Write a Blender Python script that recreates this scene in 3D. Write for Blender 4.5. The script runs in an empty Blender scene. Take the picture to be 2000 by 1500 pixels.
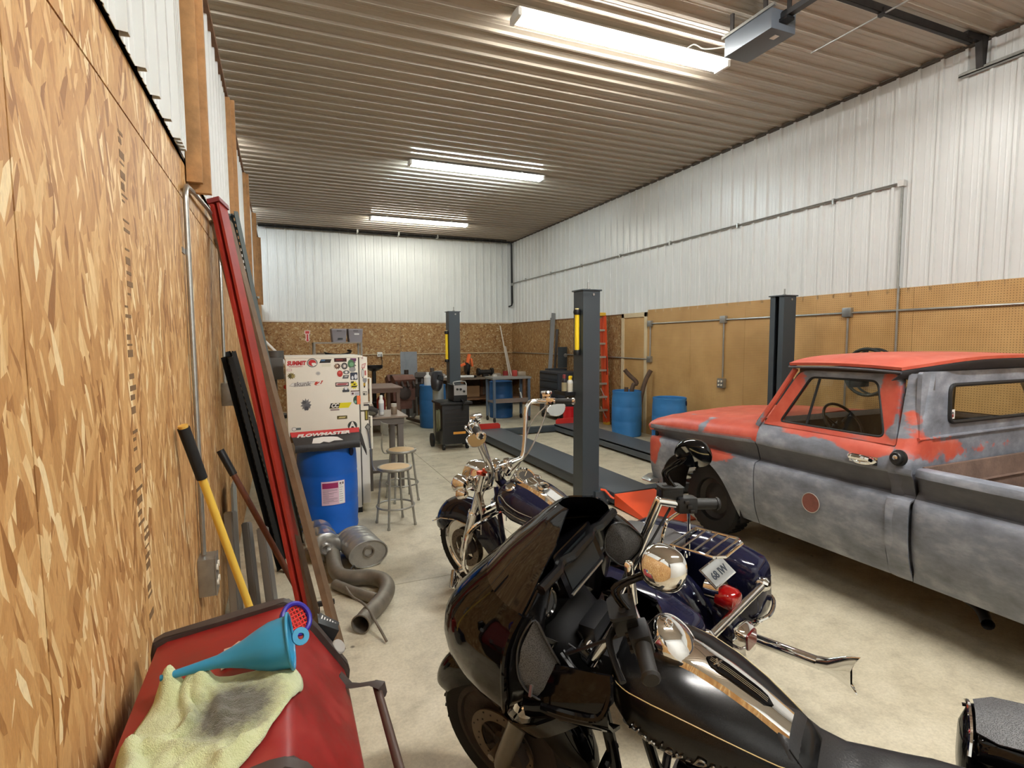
import bpy, bmesh, math, random
from mathutils import Vector, Matrix, Euler, noise
random.seed(7)
C = bpy.context.scene.collection
SC = bpy.context.scene
PI = math.pi

# ------------------------------------------------------------------ camera
cam = bpy.data.cameras.new('camera')
cam.sensor_width = 36.0
cam.lens = 36.0*1066.59/2000.0
cam.clip_start = 0.02
camo = bpy.data.objects.new('camera', cam)
C.objects.link(camo)
R = Matrix(((0.9212, 0.0371, -0.3873), (-0.3890, 0.0714, -0.9185), (-0.0064, 0.9968, 0.0802)))
R = R.to_quaternion().to_matrix()
camo.matrix_world = Matrix.Translation((0, 0, 1.87)) @ R.to_4x4()
SC.camera = camo

# ------------------------------------------------------------------ world, exposure, lights
w = bpy.data.worlds.new('world'); SC.world = w; w.use_nodes = True
w.node_tree.nodes['Background'].inputs[0].default_value = (0.05, 0.055, 0.06, 1)
w.node_tree.nodes['Background'].inputs[1].default_value = 0.4
SC.view_settings.view_transform = 'Standard'
SC.view_settings.look = 'None'
SC.view_settings.gamma = 1.0
SC.view_settings.use_curve_mapping = False
SC.view_settings.exposure = 0.22
SC.cycles.max_bounces = 8
SC.cycles.diffuse_bounces = 5
SC.cycles.use_denoising = True
SC.cycles.sample_clamp_indirect = 6.0
SC.cycles.caustics_reflective = False
SC.cycles.caustics_refractive = False
TUBE_E = 92.0          # strength of every fluorescent tube
CEIL_Z = 4.88; BACK_Y = 15.7; RIGHT_X = 6.65; LEFT_X = -0.42; FRONT_Y = -2.6
OUT_X = -7.6           # far side of the neighbouring bay
# X of the fixture's centre, Y, colour of the tubes
FIXTURES = [(3.27, 4.75, (1.0, .99, .93)), (3.27, 9.16, (.80, .95, 1.0)), (3.27, 13.5, (.82, .80, .69)),
            (2.75, 0.36, (4.3, 4.25, 4.1)),
            (-1.76, 9.03, (1.0, 1.0, .98)), (-1.76, 4.65, (1.0, 1.0, .97)), (-1.76, 13.5, (.85, .94, 1.0)), (-1.76, 0.3, (1, 1.0, .97))]

# ------------------------------------------------------------------ object helpers
MATW = {}
def _lk(o): C.objects.link(o); return o
def thing(name, label, cat, loc=(0, 0, 0), rot=(0, 0, 0), group=None):
    o = bpy.data.objects.new(name, None); _lk(o)
    o.empty_display_size = .1
    o.location = loc; o.rotation_euler = rot
    o['label'] = label; o['category'] = cat
    if group: o['group'] = group
    MATW[o.name] = Matrix.Translation(Vector(loc)) @ Euler(rot).to_matrix().to_4x4()
    return o
def rootmat(p):
    while p is not None:
        if p.name in MATW: return MATW[p.name]
        p = p.parent
    return Matrix.Identity(4)
def obj(name, bm, m, parent=None, label=None, W=False, ang=35, flat=False):
    """link bm as one mesh object; W: bm is in world coordinates, bring it into its thing's frame"""
    if W and parent is not None: bm.transform(rootmat(parent).inverted())
    bmesh.ops.recalc_face_normals(bm, faces=bm.faces)
    me = bpy.data.meshes.new(name); bm.to_mesh(me); bm.free()
    mats = m if isinstance(m, (list, tuple)) else [m]
    for x in mats: me.materials.append(x)
    if not flat:
        me.shade_smooth(); me.set_sharp_from_angle(angle=math.radians(ang))
    o = bpy.data.objects.new(name, me); _lk(o)
    if parent is not None: o.parent = parent
    if label: o['label'] = label
    return o
def tag(o, label, cat, group=None):
    o['label'] = label; o['category'] = cat
    if group: o['group'] = group
    return o
def struct(name, bm, m, parent=None, **k):
    o = obj(name, bm, m, parent, **k)
    if parent is None: o['kind'] = 'structure'
    return o
def sroot(name):
    o = bpy.data.objects.new(name, None); _lk(o); o['kind'] = 'structure'; return o
def put(name, me, parent, loc=(0, 0, 0), rot=(0, 0, 0), scale=(1, 1, 1)):
    o = bpy.data.objects.new(name, me); _lk(o); o.parent = parent; o.location = loc; o.rotation_euler = rot; o.scale = scale
    return o
def dup(root, loc, rot=None, label=None, group=None):
    r = root.copy(); C.objects.link(r); r.location = loc
    if rot is not None: r.rotation_euler = rot
    if label: r['label'] = label
    if group: r['group'] = group
    MATW[r.name] = Matrix.Translation(Vector(loc)) @ r.rotation_euler.to_matrix().to_4x4()
    for ch in list(root.children):
        c = ch.copy(); C.objects.link(c); c.parent = r
        for g in list(ch.children):
            d = g.copy(); C.objects.link(d); d.parent = c
    return r

# ------------------------------------------------------------------ shape helpers (all add to a bmesh)
def B(): return bmesh.new()
def V(*a): return Vector(a)
def faces(bm, vs, fs, mi=0):
    bv = [bm.verts.new(v) for v in vs]
    for f in fs:
        try:
            q = bm.faces.new([bv[i] for i in f]); q.material_index = mi
        except ValueError: pass
    return bv
def box(bm, c, s, rot=None, bev=0.0, mi=0, M=None):
    c = Vector(c); h = Vector(s)/2
    t = B()
    bmesh.ops.create_cube(t, size=1.0)
    for v in t.verts: v.co = Vector((v.co.x*s[0], v.co.y*s[1], v.co.z*s[2]))
    if bev > 0: bmesh.ops.bevel(t, geom=list(t.edges), offset=bev, segments=2, affect='EDGES', profile=.7)
    X = Matrix.Translation(c)
    if rot is not None: X = X @ (rot if isinstance(rot, Matrix) else Euler(rot).to_matrix()).to_4x4()
    if M is not None: X = M @ X
    t.transform(X); _merge(bm, t, mi)
def _merge(bm, t, mi=0):
    mp = {}
    for v in t.verts: mp[v] = bm.verts.new(v.co)
    for f in t.faces:
        q = bm.faces.new([mp[v] for v in f.verts]); q.material_index = mi if mi else f.material_index
    t.free()
def bb(bm, lo, hi, bev=0.0, mi=0):
    box(bm, [(a+b)/2 for a, b in zip(lo, hi)], [abs(b-a) for a, b in zip(lo, hi)], bev=bev, mi=mi)
def frame_for(d):
    d = Vector(d).normalized()
    u = Vector((0, 0, 1)) if abs(d.z) < .9 else Vector((1, 0, 0))
    x = u.cross(d).normalized(); y = d.cross(x)
    return x, y
def loft(bm, rings, closed=True, cap=True, mi=0, loop=False):
    vr = [[bm.verts.new(p) for p in r] for r in rings]
    n = len(rings[0]); rng = range(n if closed else n-1)
    pairs = list(zip(vr[:-1], vr[1:]))
    if loop: pairs.append((vr[-1], vr[0]))
    for a, b in pairs:
        for i in rng:
            j = (i+1) % n
            try: f = bm.faces.new((a[i], a[j], b[j], b[i])); f.material_index = mi
            except ValueError: pass
    if cap and closed and not loop:
        for r in (vr[0][::-1], vr[-1]):
            try: f = bm.faces.new(r); f.material_index = mi
            except ValueError: pass
    return vr
def circ(c, x, y, r, n, ry=None):
    ry = r if ry is None else ry
    return [Vector(c)+x*math.cos(2*PI*i/n)*r+y*math.sin(2*PI*i/n)*ry for i in range(n)]
def cyl(bm, p0, p1, r0, r1=None, n=16, cap=True, mi=0):
    r1 = r0 if r1 is None else r1
    p0 = Vector(p0); p1 = Vector(p1); x, y = frame_for(p1-p0)
    loft(bm, [circ(p0, x, y, r0, n), circ(p1, x, y, r1, n)], cap=cap, mi=mi)
def spline(pts, k=6, closed=False):
    P = [Vector(p) for p in pts]
    if len(P) < 3: return P
    out = []; n = len(P)
    for i in range(n if closed else n-1):
        if closed: a, b, c, d = P[i-1], P[i], P[(i+1) % n], P[(i+2) % n]
        else: a, b, c, d = P[max(i-1, 0)], P[i], P[i+1], P[min(i+2, n-1)]
        for s in range(k):
            t = s/k
            out.append(.5*((2*b)+(c-a)*t+(2*a-5*b+4*c-d)*t*t+(3*b-a-3*c+d)*t**3))
    if not closed: out.append(P[-1])
    return out
def tube(bm, pts, r, n=10, k=0, closed=False, cap=True, mi=0, flat=None):
    """round (or, with flat, elliptical) tube along pts; r: number or one per given point; k: spline steps"""
    P = [Vector(p) for p in pts]
    rr = list(r) if isinstance(r, (list, tuple)) else None
    if k:
        if rr:
            m = len(P); Q = spline(P, k, closed); L = []
            for i in range(len(Q)):
                t = i/k; a = min(int(t), m-1); b = (a+1) % m if closed else min(a+1, m-1); L.append(rr[a]+(rr[b]-rr[a])*(t-a))
            rr = L; P = Q
        else: P = spline(P, k, closed)
    m = len(P); T = []
    for i in range(m):
        a = P[i-1] if (i > 0 or closed) else P[i]; b = P[(i+1) % m] if (i < m-1 or closed) else P[i]
        d = (b-a); T.append(d.normalized() if d.length > 1e-9 else Vector((0, 0, 1)))
    x, y = frame_for(T[0]); rings = []
    for i in range(m):
        x = (x-T[i]*x.dot(T[i]));  x = x.normalized() if x.length > 1e-6 else frame_for(T[i])[0]
        y = T[i].cross(x)
        q = rr[i] if rr else r
        rings.append(circ(P[i], x, y, q, n, q*(flat or 1)))
    loft(bm, rings, cap=cap, mi=mi, loop=closed)
def lathe(bm, prof, n=24, M=None, cap=True, mi=0, a0=0, a1=2*PI):
    """prof: (r, z) pairs turned round z, then M"""
    M = M or Matrix.Identity(4); full = abs(a1-a0-2*PI) < 1e-6
    rings = []
    for r, z in prof:
        r = max(r, 1e-4)
        rings.append([M @ Vector((r*math.cos(a0+(a1-a0)*i/(n if full else n-1)), r*math.sin(a0+(a1-a0)*i/(n if full else n-1)), z)) for i in range(n)])
    loft(bm, rings, closed=full, cap=cap, mi=mi)
def axis_M(p, d, up=None):
    d = Vector(d).normalized(); x, y = frame_for(d)
    if up is not None:
        y = (Vector(up)-d*Vector(up).dot(d)).normalized(); x = y.cross(d)
    m = Matrix((x, y, d)).transposed().to_4x4(); return Matrix.Translation(Vector(p)) @ m
def torus(bm, c, d, Rr, r, n=32, m=10, mi=0):
    x, y = frame_for(d); c = Vector(c)
    tube(bm, [c+(x*math.cos(2*PI*i/n)+y*math.sin(2*PI*i/n))*Rr for i in range(n)], r, n=m, closed=True, mi=mi)
def ball(bm, c, r, n=16, m=10, mi=0, M=None):
    s = r if isinstance(r, (tuple, list)) else (r, r, r)
    X = Matrix.Translation(Vector(c)) @ (M or Matrix.Identity(4)) @ Matrix.Diagonal((s[0], s[1], s[2], 1))
    lathe(bm, [(math.sin(PI*i/m), -math.cos(PI*i/m)) for i in range(m+1)], n, X, cap=False, mi=mi)
def prism(bm, pts2, z0, z1, M=None, mi=0):
    """2D outline extruded from z0 to z1, then M"""
    M = M or Matrix.Identity(4)
    loft(bm, [[M @ Vector((p[0], p[1], z0)) for p in pts2], [M @ Vector((p[0], p[1], z1)) for p in pts2]], mi=mi)
def rrect(w, h, r, k=4, cx=0, cy=0):
    r = min(r, w/2-1e-5, h/2-1e-5); out = []
    for sx, sy, a in ((1, 1, 0), (-1, 1, PI/2), (-1, -1, PI), (1, -1, 3*PI/2)):
        for i in range(k+1):
            t = a+PI/2*i/k
            out.append((cx+sx*(w/2-r)+r*math.cos(t), cy+sy*(h/2-r)+r*math.sin(t)))
    return out
def sheet(bm, grid, th=0.0, mi=0, flip=False):
    """surface through grid[i][j]; th > 0 gives it thickness along its normals"""
    n = len(grid); m = len(grid[0])
    G = [[Vector(p) for p in r] for r in grid]
    def nor(i, j):
        a = G[min(i+1, n-1)][j]-G[max(i-1, 0)][j]; b = G[i][min(j+1, m-1)]-G[i][max(j-1, 0)]
        c = a.cross(b); return c.normalized() if c.length > 1e-12 else Vector((0, 0, 1))
    top = [[bm.verts.new(p) for p in r] for r in G]
    for i in range(n-1):
        for j in range(m-1):
            f = bm.faces.new((top[i][j], top[i+1][j], top[i+1][j+1], top[i][j+1])); f.material_index = mi
    if th:
        s = -1 if flip else 1
        bot = [[bm.verts.new(G[i][j]-nor(i, j)*th*s) for j in range(m)] for i in range(n)]
        for i in range(n-1):
            for j in range(m-1):
                f = bm.faces.new((bot[i][j], bot[i][j+1], bot[i+1][j+1], bot[i+1][j])); f.material_index = mi
        ed = [(0, j) for j in range(m)]+[(i, m-1) for i in range(1, n)]+[(n-1, j) for j in range(m-2, -1, -1)]+[(i, 0) for i in range(n-2, 0, -1)]
        for q in range(len(ed)):
            (a, b), (c, d) = ed[q], ed[(q+1) % len(ed)]
            f = bm.faces.new((top[a][b], top[c][d], bot[c][d], bot[a][b])); f.material_index = mi
def text(name, s, size, m, parent, M, shear=0.0, ext=.0006, bold=0.0, align='CENTER', W=False, spacing=1.0, sx=1.0):
    """raised lettering as a mesh child, lying in M's xy plane"""
    cu = bpy.data.curves.new('t', 'FONT'); cu.body = s; cu.size = size; cu.shear = shear; cu.extrude = ext
    cu.offset = bold; cu.align_x = align; cu.align_y = 'CENTER'; cu.space_character = spacing; cu.resolution_u = 3
    t = bpy.data.objects.new('t', cu); C.objects.link(t)
    dg = bpy.context.evaluated_depsgraph_get(); dg.update()
    me = bpy.data.meshes.new_from_object(t.evaluated_get(dg))
    bpy.data.objects.remove(t); bpy.data.curves.remove(cu)
    X = M @ Matrix.Diagonal((sx, 1, 1, 1))
    if W: X = rootmat(parent).inverted() @ X
    me.transform(X); me.name = name; me.materials.clear(); me.materials.append(m)
    o = bpy.data.objects.new(name, me); _lk(o); o.parent = parent
    return o

# ------------------------------------------------------------------ materials
def S2L(c):
    return tuple((v/12.92 if v <= .04045 else ((v+.055)/1.055)**2.4) for v in [x/255 for x in c])
MC = {}
def mat(name, col, rough=.5, metal=0.0, spec=.5, coat=0.0, emit=None, es=0.0, bump=0.0, bscale=60, var=0.0, vscale=6, coord='Object', trans=0.0, alpha=1.0, ior=1.45, sheen=0.0):
    if name in MC: return MC[name]
    m = bpy.data.materials.new(name); m.use_nodes = True; nt = m.node_tree; b = nt.nodes['Principled BSDF']
    c = S2L(col) if max(col) > 1.01 else col
    b.inputs['Base Color'].default_value = (*c, 1); b.inputs['Roughness'].default_value = rough
    b.inputs['Metallic'].default_value = metal; b.inputs['Specular IOR Level'].default_value = spec
    b.inputs['Coat Weight'].default_value = coat; b.inputs['Coat Roughness'].default_value = .05
    b.inputs['Transmission Weight'].default_value = trans; b.inputs['Alpha'].default_value = alpha; b.inputs['IOR'].default_value = ior
    if sheen: b.inputs['Sheen Weight'].default_value = sheen
    if emit: b.inputs['Emission Color'].default_value = (*emit, 1); b.inputs['Emission Strength'].default_value = es
    tc = None
    if bump or var:
        tc = nt.nodes.new('ShaderNodeTexCoord')
    if var:
        n = nt.nodes.new('ShaderNodeTexNoise'); n.inputs['Scale'].default_value = vscale; n.inputs['Detail'].default_value = 6; n.inputs['Roughness'].default_value = .65
        nt.links.new(tc.outputs[coord], n.inputs['Vector'])
        r = nt.nodes.new('ShaderNodeValToRGB')
        r.color_ramp.elements[0].position = .3; r.color_ramp.elements[1].position = .7
        r.color_ramp.elements[0].color = (*[max(0, x*(1-var)) for x in c], 1); r.color_ramp.elements[1].color = (*[min(1, x*(1+var*.6)) for x in c], 1)
        nt.links.new(n.outputs['Fac'], r.inputs[0]); nt.links.new(r.outputs[0], b.inputs['Base Color'])
    if bump:
        n = nt.nodes.new('ShaderNodeTexNoise'); n.inputs['Scale'].default_value = bscale; n.inputs['Detail'].default_value = 4
        nt.links.new(tc.outputs[coord], n.inputs['Vector'])
        u = nt.nodes.new('ShaderNodeBump'); u.inputs['Strength'].default_value = bump; u.inputs['Distance'].default_value = .01
        nt.links.new(n.outputs['Fac'], u.inputs['Height']); nt.links.new(u.outputs['Normal'], b.inputs['Normal'])
    MC[name] = m
    return m
class NT:
    def __init__(s, name):
        s.m = bpy.data.materials.new(name); s.m.use_nodes = True; s.t = s.m.node_tree; s.b = s.t.nodes['Principled BSDF']; MC[name] = s.m
    def n(s, ty, **k):
        x = s.t.nodes.new('ShaderNode'+ty)
        for a, v in k.items(): setattr(x, a, v)
        return x
    def l(s, a, b): s.t.links.new(a, b)
    def set(s, **k):
        for a, v in k.items(): s.b.inputs[a.replace('_', ' ')].default_value = v
    def pos(s): return s.n('NewGeometry').outputs['Position']
    def ob(s): return s.n('TexCoord').outputs['Object']
    def mapping(s, v, loc=(0, 0, 0), rot=(0, 0, 0), sc=(1, 1, 1)):
        x = s.n('Mapping'); x.inputs['Location'].default_value = loc; x.inputs['Rotation'].default_value = rot; x.inputs['Scale'].default_value = sc
        s.l(v, x.inputs['Vector']); return x.outputs[0]
    def noise(s, v, scale, detail=4, rough=.6, dist=0.0):
        x = s.n('TexNoise'); x.inputs['Scale'].default_value = scale; x.inputs['Detail'].default_value = detail
        x.inputs['Roughness'].default_value = rough; x.inputs['Distortion'].default_value = dist; s.l(v, x.inputs['Vector']); return x
    def ramp(s, f, stops, interp='LINEAR'):
        x = s.n('ValToRGB'); e = x.color_ramp.elements; x.color_ramp.interpolation = interp
        while len(e) < len(stops): e.new(.5)
        for i, (p, c) in enumerate(stops):
            e[i].position = p; e[i].color = (*c, 1) if len(c) == 3 else c
        s.l(f, x.inputs[0]); return x.outputs[0]
    def math(s, op, a, b=None, clamp=False):
        x = s.n('Math', operation=op, use_clamp=clamp)
        for i, v in enumerate((a, b)):
            if v is None: continue
            if isinstance(v, (int, float)): x.inputs[i].default_value = v
            else: s.l(v, x.inputs[i])
        return x.outputs[0]
    def mix(s, f, a, b, mode='MIX'):
        x = s.n('Mix', data_type='RGBA', blend_type=mode)
        if isinstance(f, (int, float)): x.inputs[0].default_value = f
        else: s.l(f, x.inputs[0])
        for i, v in ((6, a), (7, b)):
            if isinstance(v, tuple): x.inputs[i].default_value = (*v[:3], 1)
            else: s.l(v, x.inputs[i])
        return x.outputs[2]
    def sep(s, v):
        x = s.n('SeparateXYZ'); s.l(v, x.inputs[0]); return x.outputs
    def bump(s, h, st=.4, d=.01, nrm=None):
        x = s.n('Bump'); x.inputs['Strength'].default_value = st; x.inputs['Distance'].default_value = d
        s.l(h, x.inputs['Height'])
        if nrm is not None: s.l(nrm, x.inputs['Normal'])
        s.l(x.outputs[0], s.b.inputs['Normal']); return x.outputs[0]
    def col(s, c): s.l(c, s.b.inputs['Base Color'])
g = S2L
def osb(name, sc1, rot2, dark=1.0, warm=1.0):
    t = NT(name); p = t.pos()
    wob = t.noise(p, 1.7, 2).outputs['Color']
    a = t.n('VectorMath', operation='SCALE'); a.inputs[3].default_value = .10; t.l(wob, a.inputs[0])
    q = t.n('VectorMath', operation='ADD'); t.l(p, q.inputs[0]); t.l(a.outputs[0], q.inputs[1]); q = q.outputs[0]
    def layer(rot, sc, off):
        # rotate first, then stretch
        v = t.mapping(q, off, rot, (1, 1, 1)); v = t.mapping(v, sc=sc)
        vo = t.n('TexVoronoi', feature='F1'); vo.inputs['Scale'].default_value = 1; vo.inputs['Randomness'].default_value = 1
        t.l(v, vo.inputs['Vector']); return vo
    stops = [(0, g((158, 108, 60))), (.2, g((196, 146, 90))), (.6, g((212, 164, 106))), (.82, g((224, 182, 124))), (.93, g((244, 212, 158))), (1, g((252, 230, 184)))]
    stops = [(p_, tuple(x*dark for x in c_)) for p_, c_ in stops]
    L1 = layer((0, 0, 0), sc1, (0, 0, 0)); L2 = layer(rot2, sc1, (3.1, 1.7, 5.3)); L3 = layer(tuple(-x*.7 for x in rot2), tuple(x*1.7 for x in sc1), (7.7, 2.2, .4))
    def cc(L): return t.ramp(t.sep(L.outputs['Color'])[0], stops)
    def mk(L, th): return t.math('GREATER_THAN', t.sep(L.outputs['Color'])[1], th)
    c = t.mix(mk(L2, .55), cc(L1), cc(L2)); c = t.mix(mk(L3, .66), c, cc(L3))
    fib = t.noise(t.mapping(q, sc=tuple(x*7 for x in sc1)), 1, 3).outputs['Fac']
    c = t.mix(.5, c, t.ramp(fib, [(.3, (.66, .63, .6)), (.6, (1, 1, 1))]), 'MULTIPLY')
    gap = t.ramp(t.noise(t.mapping(q, sc=tuple(x*1.6 for x in sc1)), 1, 5, .8).outputs['Fac'], [(.24, (.5, .38, .28)), (.33, (1, 1, 1))])
    c = t.mix(.7, c, gap, 'MULTIPLY')
    big = t.ramp(t.noise(p, .8, 2).outputs['Fac'], [(.3, (.86, .84, .82)), (.7, (1.0, 1.0, 1.0))])
    c = t.mix(1.0, c, big, 'MULTIPLY')
    t.col(c); t.set(Roughness=.55); t.b.inputs['Specular IOR Level'].default_value = .35
    h = t.math('ADD', t.sep(L1.outputs['Color'])[0], t.sep(L2.outputs['Color'])[2]); h = t.math('ADD', h, fib)
    t.bump(h, .35, .004)
    return t.m
OSB_L = osb('osb_left', (34, 34, 6.5), (.45, 0, 0))
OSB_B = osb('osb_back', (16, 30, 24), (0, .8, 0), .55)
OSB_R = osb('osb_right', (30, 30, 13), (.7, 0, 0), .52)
def metal_white(name, col, rough=.33):
    t = NT(name); p = t.pos()
    n = t.noise(p, 1.3, 4).outputs['Fac']; n2 = t.noise(t.mapping(p, sc=(9, 9, .8)), 1, 4).outputs['Fac']
    c = t.mix(.2, t.ramp(n, [(.3, tuple(x*.92 for x in col)), (.7, col)]), t.ramp(n2, [(.3, tuple(x*.85 for x in col)), (.6, col)]))
    t.col(c); t.set(Roughness=rough); t.bump(t.noise(t.mapping(p, sc=(2, 2, 2)), 1, 2).outputs['Fac'], .04, .01); return t.m
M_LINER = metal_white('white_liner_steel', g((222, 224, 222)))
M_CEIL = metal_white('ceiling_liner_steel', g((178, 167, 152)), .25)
def concrete():
    t = NT('concrete'); p = t.pos()
    n1 = t.noise(p, .9, 5).outputs['Fac']; n2 = t.noise(p, 5, 8, .7).outputs['Fac']; n3 = t.noise(p, 60, 4, .7).outputs['Fac']
    c = t.ramp(n1, [(.3, g((192, 181, 156))), (.7, g((214, 205, 182)))])
    c = t.mix(.55, c, t.ramp(n2, [(.28, g((142, 130, 108))), (.5, g((206, 196, 170))), (.72, g((232, 223, 200)))]))
    c = t.mix(.35, c, t.ramp(n3, [(.35, (.55, .53, .5)), (.6, (1, 1, 1))]), 'MULTIPLY')
    # oil spots and scuffs worn into the slab
    st = t.noise(t.mapping(p, sc=(1.4, 1.4, 1)), 1.5, 6, .75, .6).outputs['Fac']
    c = t.mix(t.ramp(st, [(.64, (0, 0, 0)), (.76, (.5, .5, .5))]), c, g((98, 90, 78)))
    sp = t.n('TexVoronoi', feature='F1'); sp.inputs['Scale'].default_value = 3.3; t.l(p, sp.inputs['Vector'])
    c = t.mix(t.ramp(sp.outputs['Distance'], [(.03, (.75, .75, .75)), (.06, (0, 0, 0))]), c, g((70, 62, 52)))
    t.col(c); t.l(t.ramp(n1, [(.3, (.34, .34, .34)), (.7, (.55, .55, .55))]), t.b.inputs['Roughness'])
    t.bump(t.math('ADD', n2, t.math('MULTIPLY', n3, .4)), .15, .006); return t.m
M_CONC = concrete()
def pegboard():
    t = NT('pegboard'); p = t.pos(); s = t.sep(p)
    def cell(v): return t.math('SUBTRACT', t.math('FRACT', t.math('MULTIPLY', v, 1/.0254)), .5)
    a, b = cell(s[1]), cell(s[2])
    d = t.math('SQRT', t.math('ADD', t.math('MULTIPLY', a, a), t.math('MULTIPLY', b, b)))
    hole = t.math('LESS_THAN', d, .15)
    n = t.noise(p, 2.2, 5).outputs['Fac']
    c = t.ramp(n, [(.3, g((178, 138, 84))), (.7, g((200, 160, 104)))])
    c = t.mix(hole, c, g((70, 45, 20)))
    t.col(c); t.set(Roughness=.5); t.bump(hole, -.3, .004); return t.m
M_PEG = pegboard()
M_LUM = mat('pine_stud', (182, 136, 88), .6, var=.3, vscale=9, bump=.1)
M_DIRTYW = mat('brown_timber', (120, 84, 56), .7, var=.3, vscale=8)
M_GALV = mat('galvanised_steel', (168, 168, 164), .35, .8, var=.15, vscale=20)
M_ENAMEL = mat('fixture_white_enamel', (225, 225, 220), .4)
M_DGREY = mat('charcoal_powder_coat', (58, 66, 72), .45, .1)
M_BLACK = mat('black_plastic', (18, 18, 20), .45)
M_RUBBER = mat('black_rubber', (22, 22, 23), .75, bump=.1)
M_CHROME = mat('chrome', (.88, .88, .87), .05, 1.0)
M_STEEL = mat('bare_steel', (150, 148, 142), .35, .9, var=.2, vscale=15)
M_DSTEEL = mat('dark_grimy_steel', (52, 48, 46), .5, .5, var=.3, vscale=12)
M_WHITE = mat('white_plastic', (226, 226, 222), .45)
M_RED = mat('red_paint', (186, 36, 32), .35)
M_ORANGE = mat('orange_lift_paint', (226, 80, 36), .45)
M_YEL = mat('yellow_plastic', (240, 205, 40), .4)
M_BLUE = mat('blue_barrel_plastic', (14, 92, 190), .42, var=.10, vscale=5)
M_BLUE2 = mat('dull_blue_barrel_plastic', (52, 118, 176), .5, var=.12, vscale=5)
# ================================================================== the setting
# ---- floor: four cast slabs with sawn joints between them
fl = sroot('floor')
JX, JY, JG = 1.99, 4.10, .006
xs = [OUT_X, JX, RIGHT_X+.3]; ys = [FRONT_Y, JY, 8.6, 12.6, BACK_Y+.3]
for i in range(2):
    for j in range(len(ys)-1):
        bm = B(); bb(bm, (xs[i]+JG/2, ys[j]+JG/2, -.12), (xs[i+1]-JG/2, ys[j+1]-JG/2, 0)); obj('slab', bm, M_CONC, fl, flat=True)
bm = B(); bb(bm, (OUT_X, FRONT_Y, -.2), (RIGHT_X+.3, BACK_Y+.3, -.02)); obj('sub_base', bm, mat('dark_joint', (40, 36, 32), .9), fl)

def rib_profile(width, h=.028):
    """(u, height) over one 3 ft liner sheet: major ribs every 9 in, two low ribs between"""
    out = []; p = width/4
    for k in range(4):
        u = k*p
        out += [(u, 0), (u+.005, h), (u+.034, h), (u+.039, 0)]
        for q in (.095, .15):
            out += [(u+q-.010, 0), (u+q-.004, .003), (u+q+.004, .003), (u+q+.010, 0)]
    out.append((width, 0)); return out
PW = .914
def ribbed_mesh(name, length, width=PW, th=.002, m=M_LINER):
    """sheet: u along x, length along y, ribs rise along +z; folded edge"""
    bm = B(); pr = rib_profile(width)
    sheet(bm, [[Vector((u, y, h)) for y in (0, length)] for u, h in pr], th)
    bmesh.ops.recalc_face_normals(bm, faces=bm.faces)
    [setattr(f, 'smooth', False) for f in bm.faces]; me = bpy.data.meshes.new(name); bm.to_mesh(me); bm.free(); me.materials.append(m); return me
def basis(p, ex, ey, ez):
    M = Matrix((Vector(ex), Vector(ey), Vector(ez))).transposed().to_4x4(); M.translation = Vector(p); return M
def place(name, me, parent, M):
    o = bpy.data.objects.new(name, me); _lk(o); o.parent = parent; o.matrix_local = M; return o

# ---- ceiling: ribbed sheets running across the building (ribs hang down)
ce = sroot('ceiling')
me_c = ribbed_mesh('ceiling_panel', RIGHT_X-OUT_X+.1, m=M_CEIL)
k = 0; y = FRONT_Y
while y < BACK_Y:
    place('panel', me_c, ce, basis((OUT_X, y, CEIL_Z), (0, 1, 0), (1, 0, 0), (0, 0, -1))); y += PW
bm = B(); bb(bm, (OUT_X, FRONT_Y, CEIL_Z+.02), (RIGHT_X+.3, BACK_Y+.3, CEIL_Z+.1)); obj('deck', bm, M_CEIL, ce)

# ---- right wall: ribbed liner above, strand board and pegboard sheets below
wr = sroot('wall_right'); OT = 2.385
me_r = ribbed_mesh('liner_panel', CEIL_Z-OT)
y = FRONT_Y
while y < BACK_Y:
    place('liner_panel', me_r, wr, basis((RIGHT_X, y, OT), (0, 1, 0), (0, 0, 1), (-1, 0, 0))); y += PW
bm = B(); bb(bm, (RIGHT_X+.005, FRONT_Y, 0), (RIGHT_X+.2, BACK_Y+.2, CEIL_Z)); obj('backing', bm, M_LINER, wr)
def boards(parent, name, axis, at, a0, a1, z0, z1, m, step=1.22, th=.012, gap=.004, side=1):
    a = a0
    while a < a1-.02:
        b = min(a+step, a1); bm = B()
        t0, t1 = sorted((at, at-side*th))
        if axis == 'Y': bb(bm, (t0, a+gap/2, z0), (t1, b-gap/2, z1))
        else: bb(bm, (a+gap/2, t0, z0), (b-gap/2, t1, z1))
        obj(name, bm, m, parent, flat=True); a = b
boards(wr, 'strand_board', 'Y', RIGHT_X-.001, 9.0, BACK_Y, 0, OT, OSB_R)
boards(wr, 'pegboard', 'Y', RIGHT_X-.02, 8.86-1.22*9, 8.86, .0, 2.44, M_PEG, th=.008, gap=.003)
bm = B(); bb(bm, (RIGHT_X-.03, 9.0, OT-.006), (RIGHT_X, BACK_Y, OT+.012)); obj('trim', bm, M_DIRTYW, wr)
# boarded-over doorway with pale trim
bm = B()
for lo, hi in (((RIGHT_X-.045, 8.86, 0), (RIGHT_X-.013, 8.95, 2.40)), ((RIGHT_X-.045, 9.64, 0), (RIGHT_X-.013, 9.73, 2.40)), ((RIGHT_X-.045, 8.86, 2.31), (RIGHT_X-.013, 9.73, 2.40))): bb(bm, lo, hi, .004)
dr = sroot('door_1'); obj('door_frame', bm, mat('cream_trim', (206, 186, 150), .6, var=.1), dr)
bm = B(); bb(bm, (RIGHT_X-.024, 8.95, 0), (RIGHT_X-.013, 9.64, 2.31)); obj('door_panel', bm, M_PEG, dr)

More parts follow.
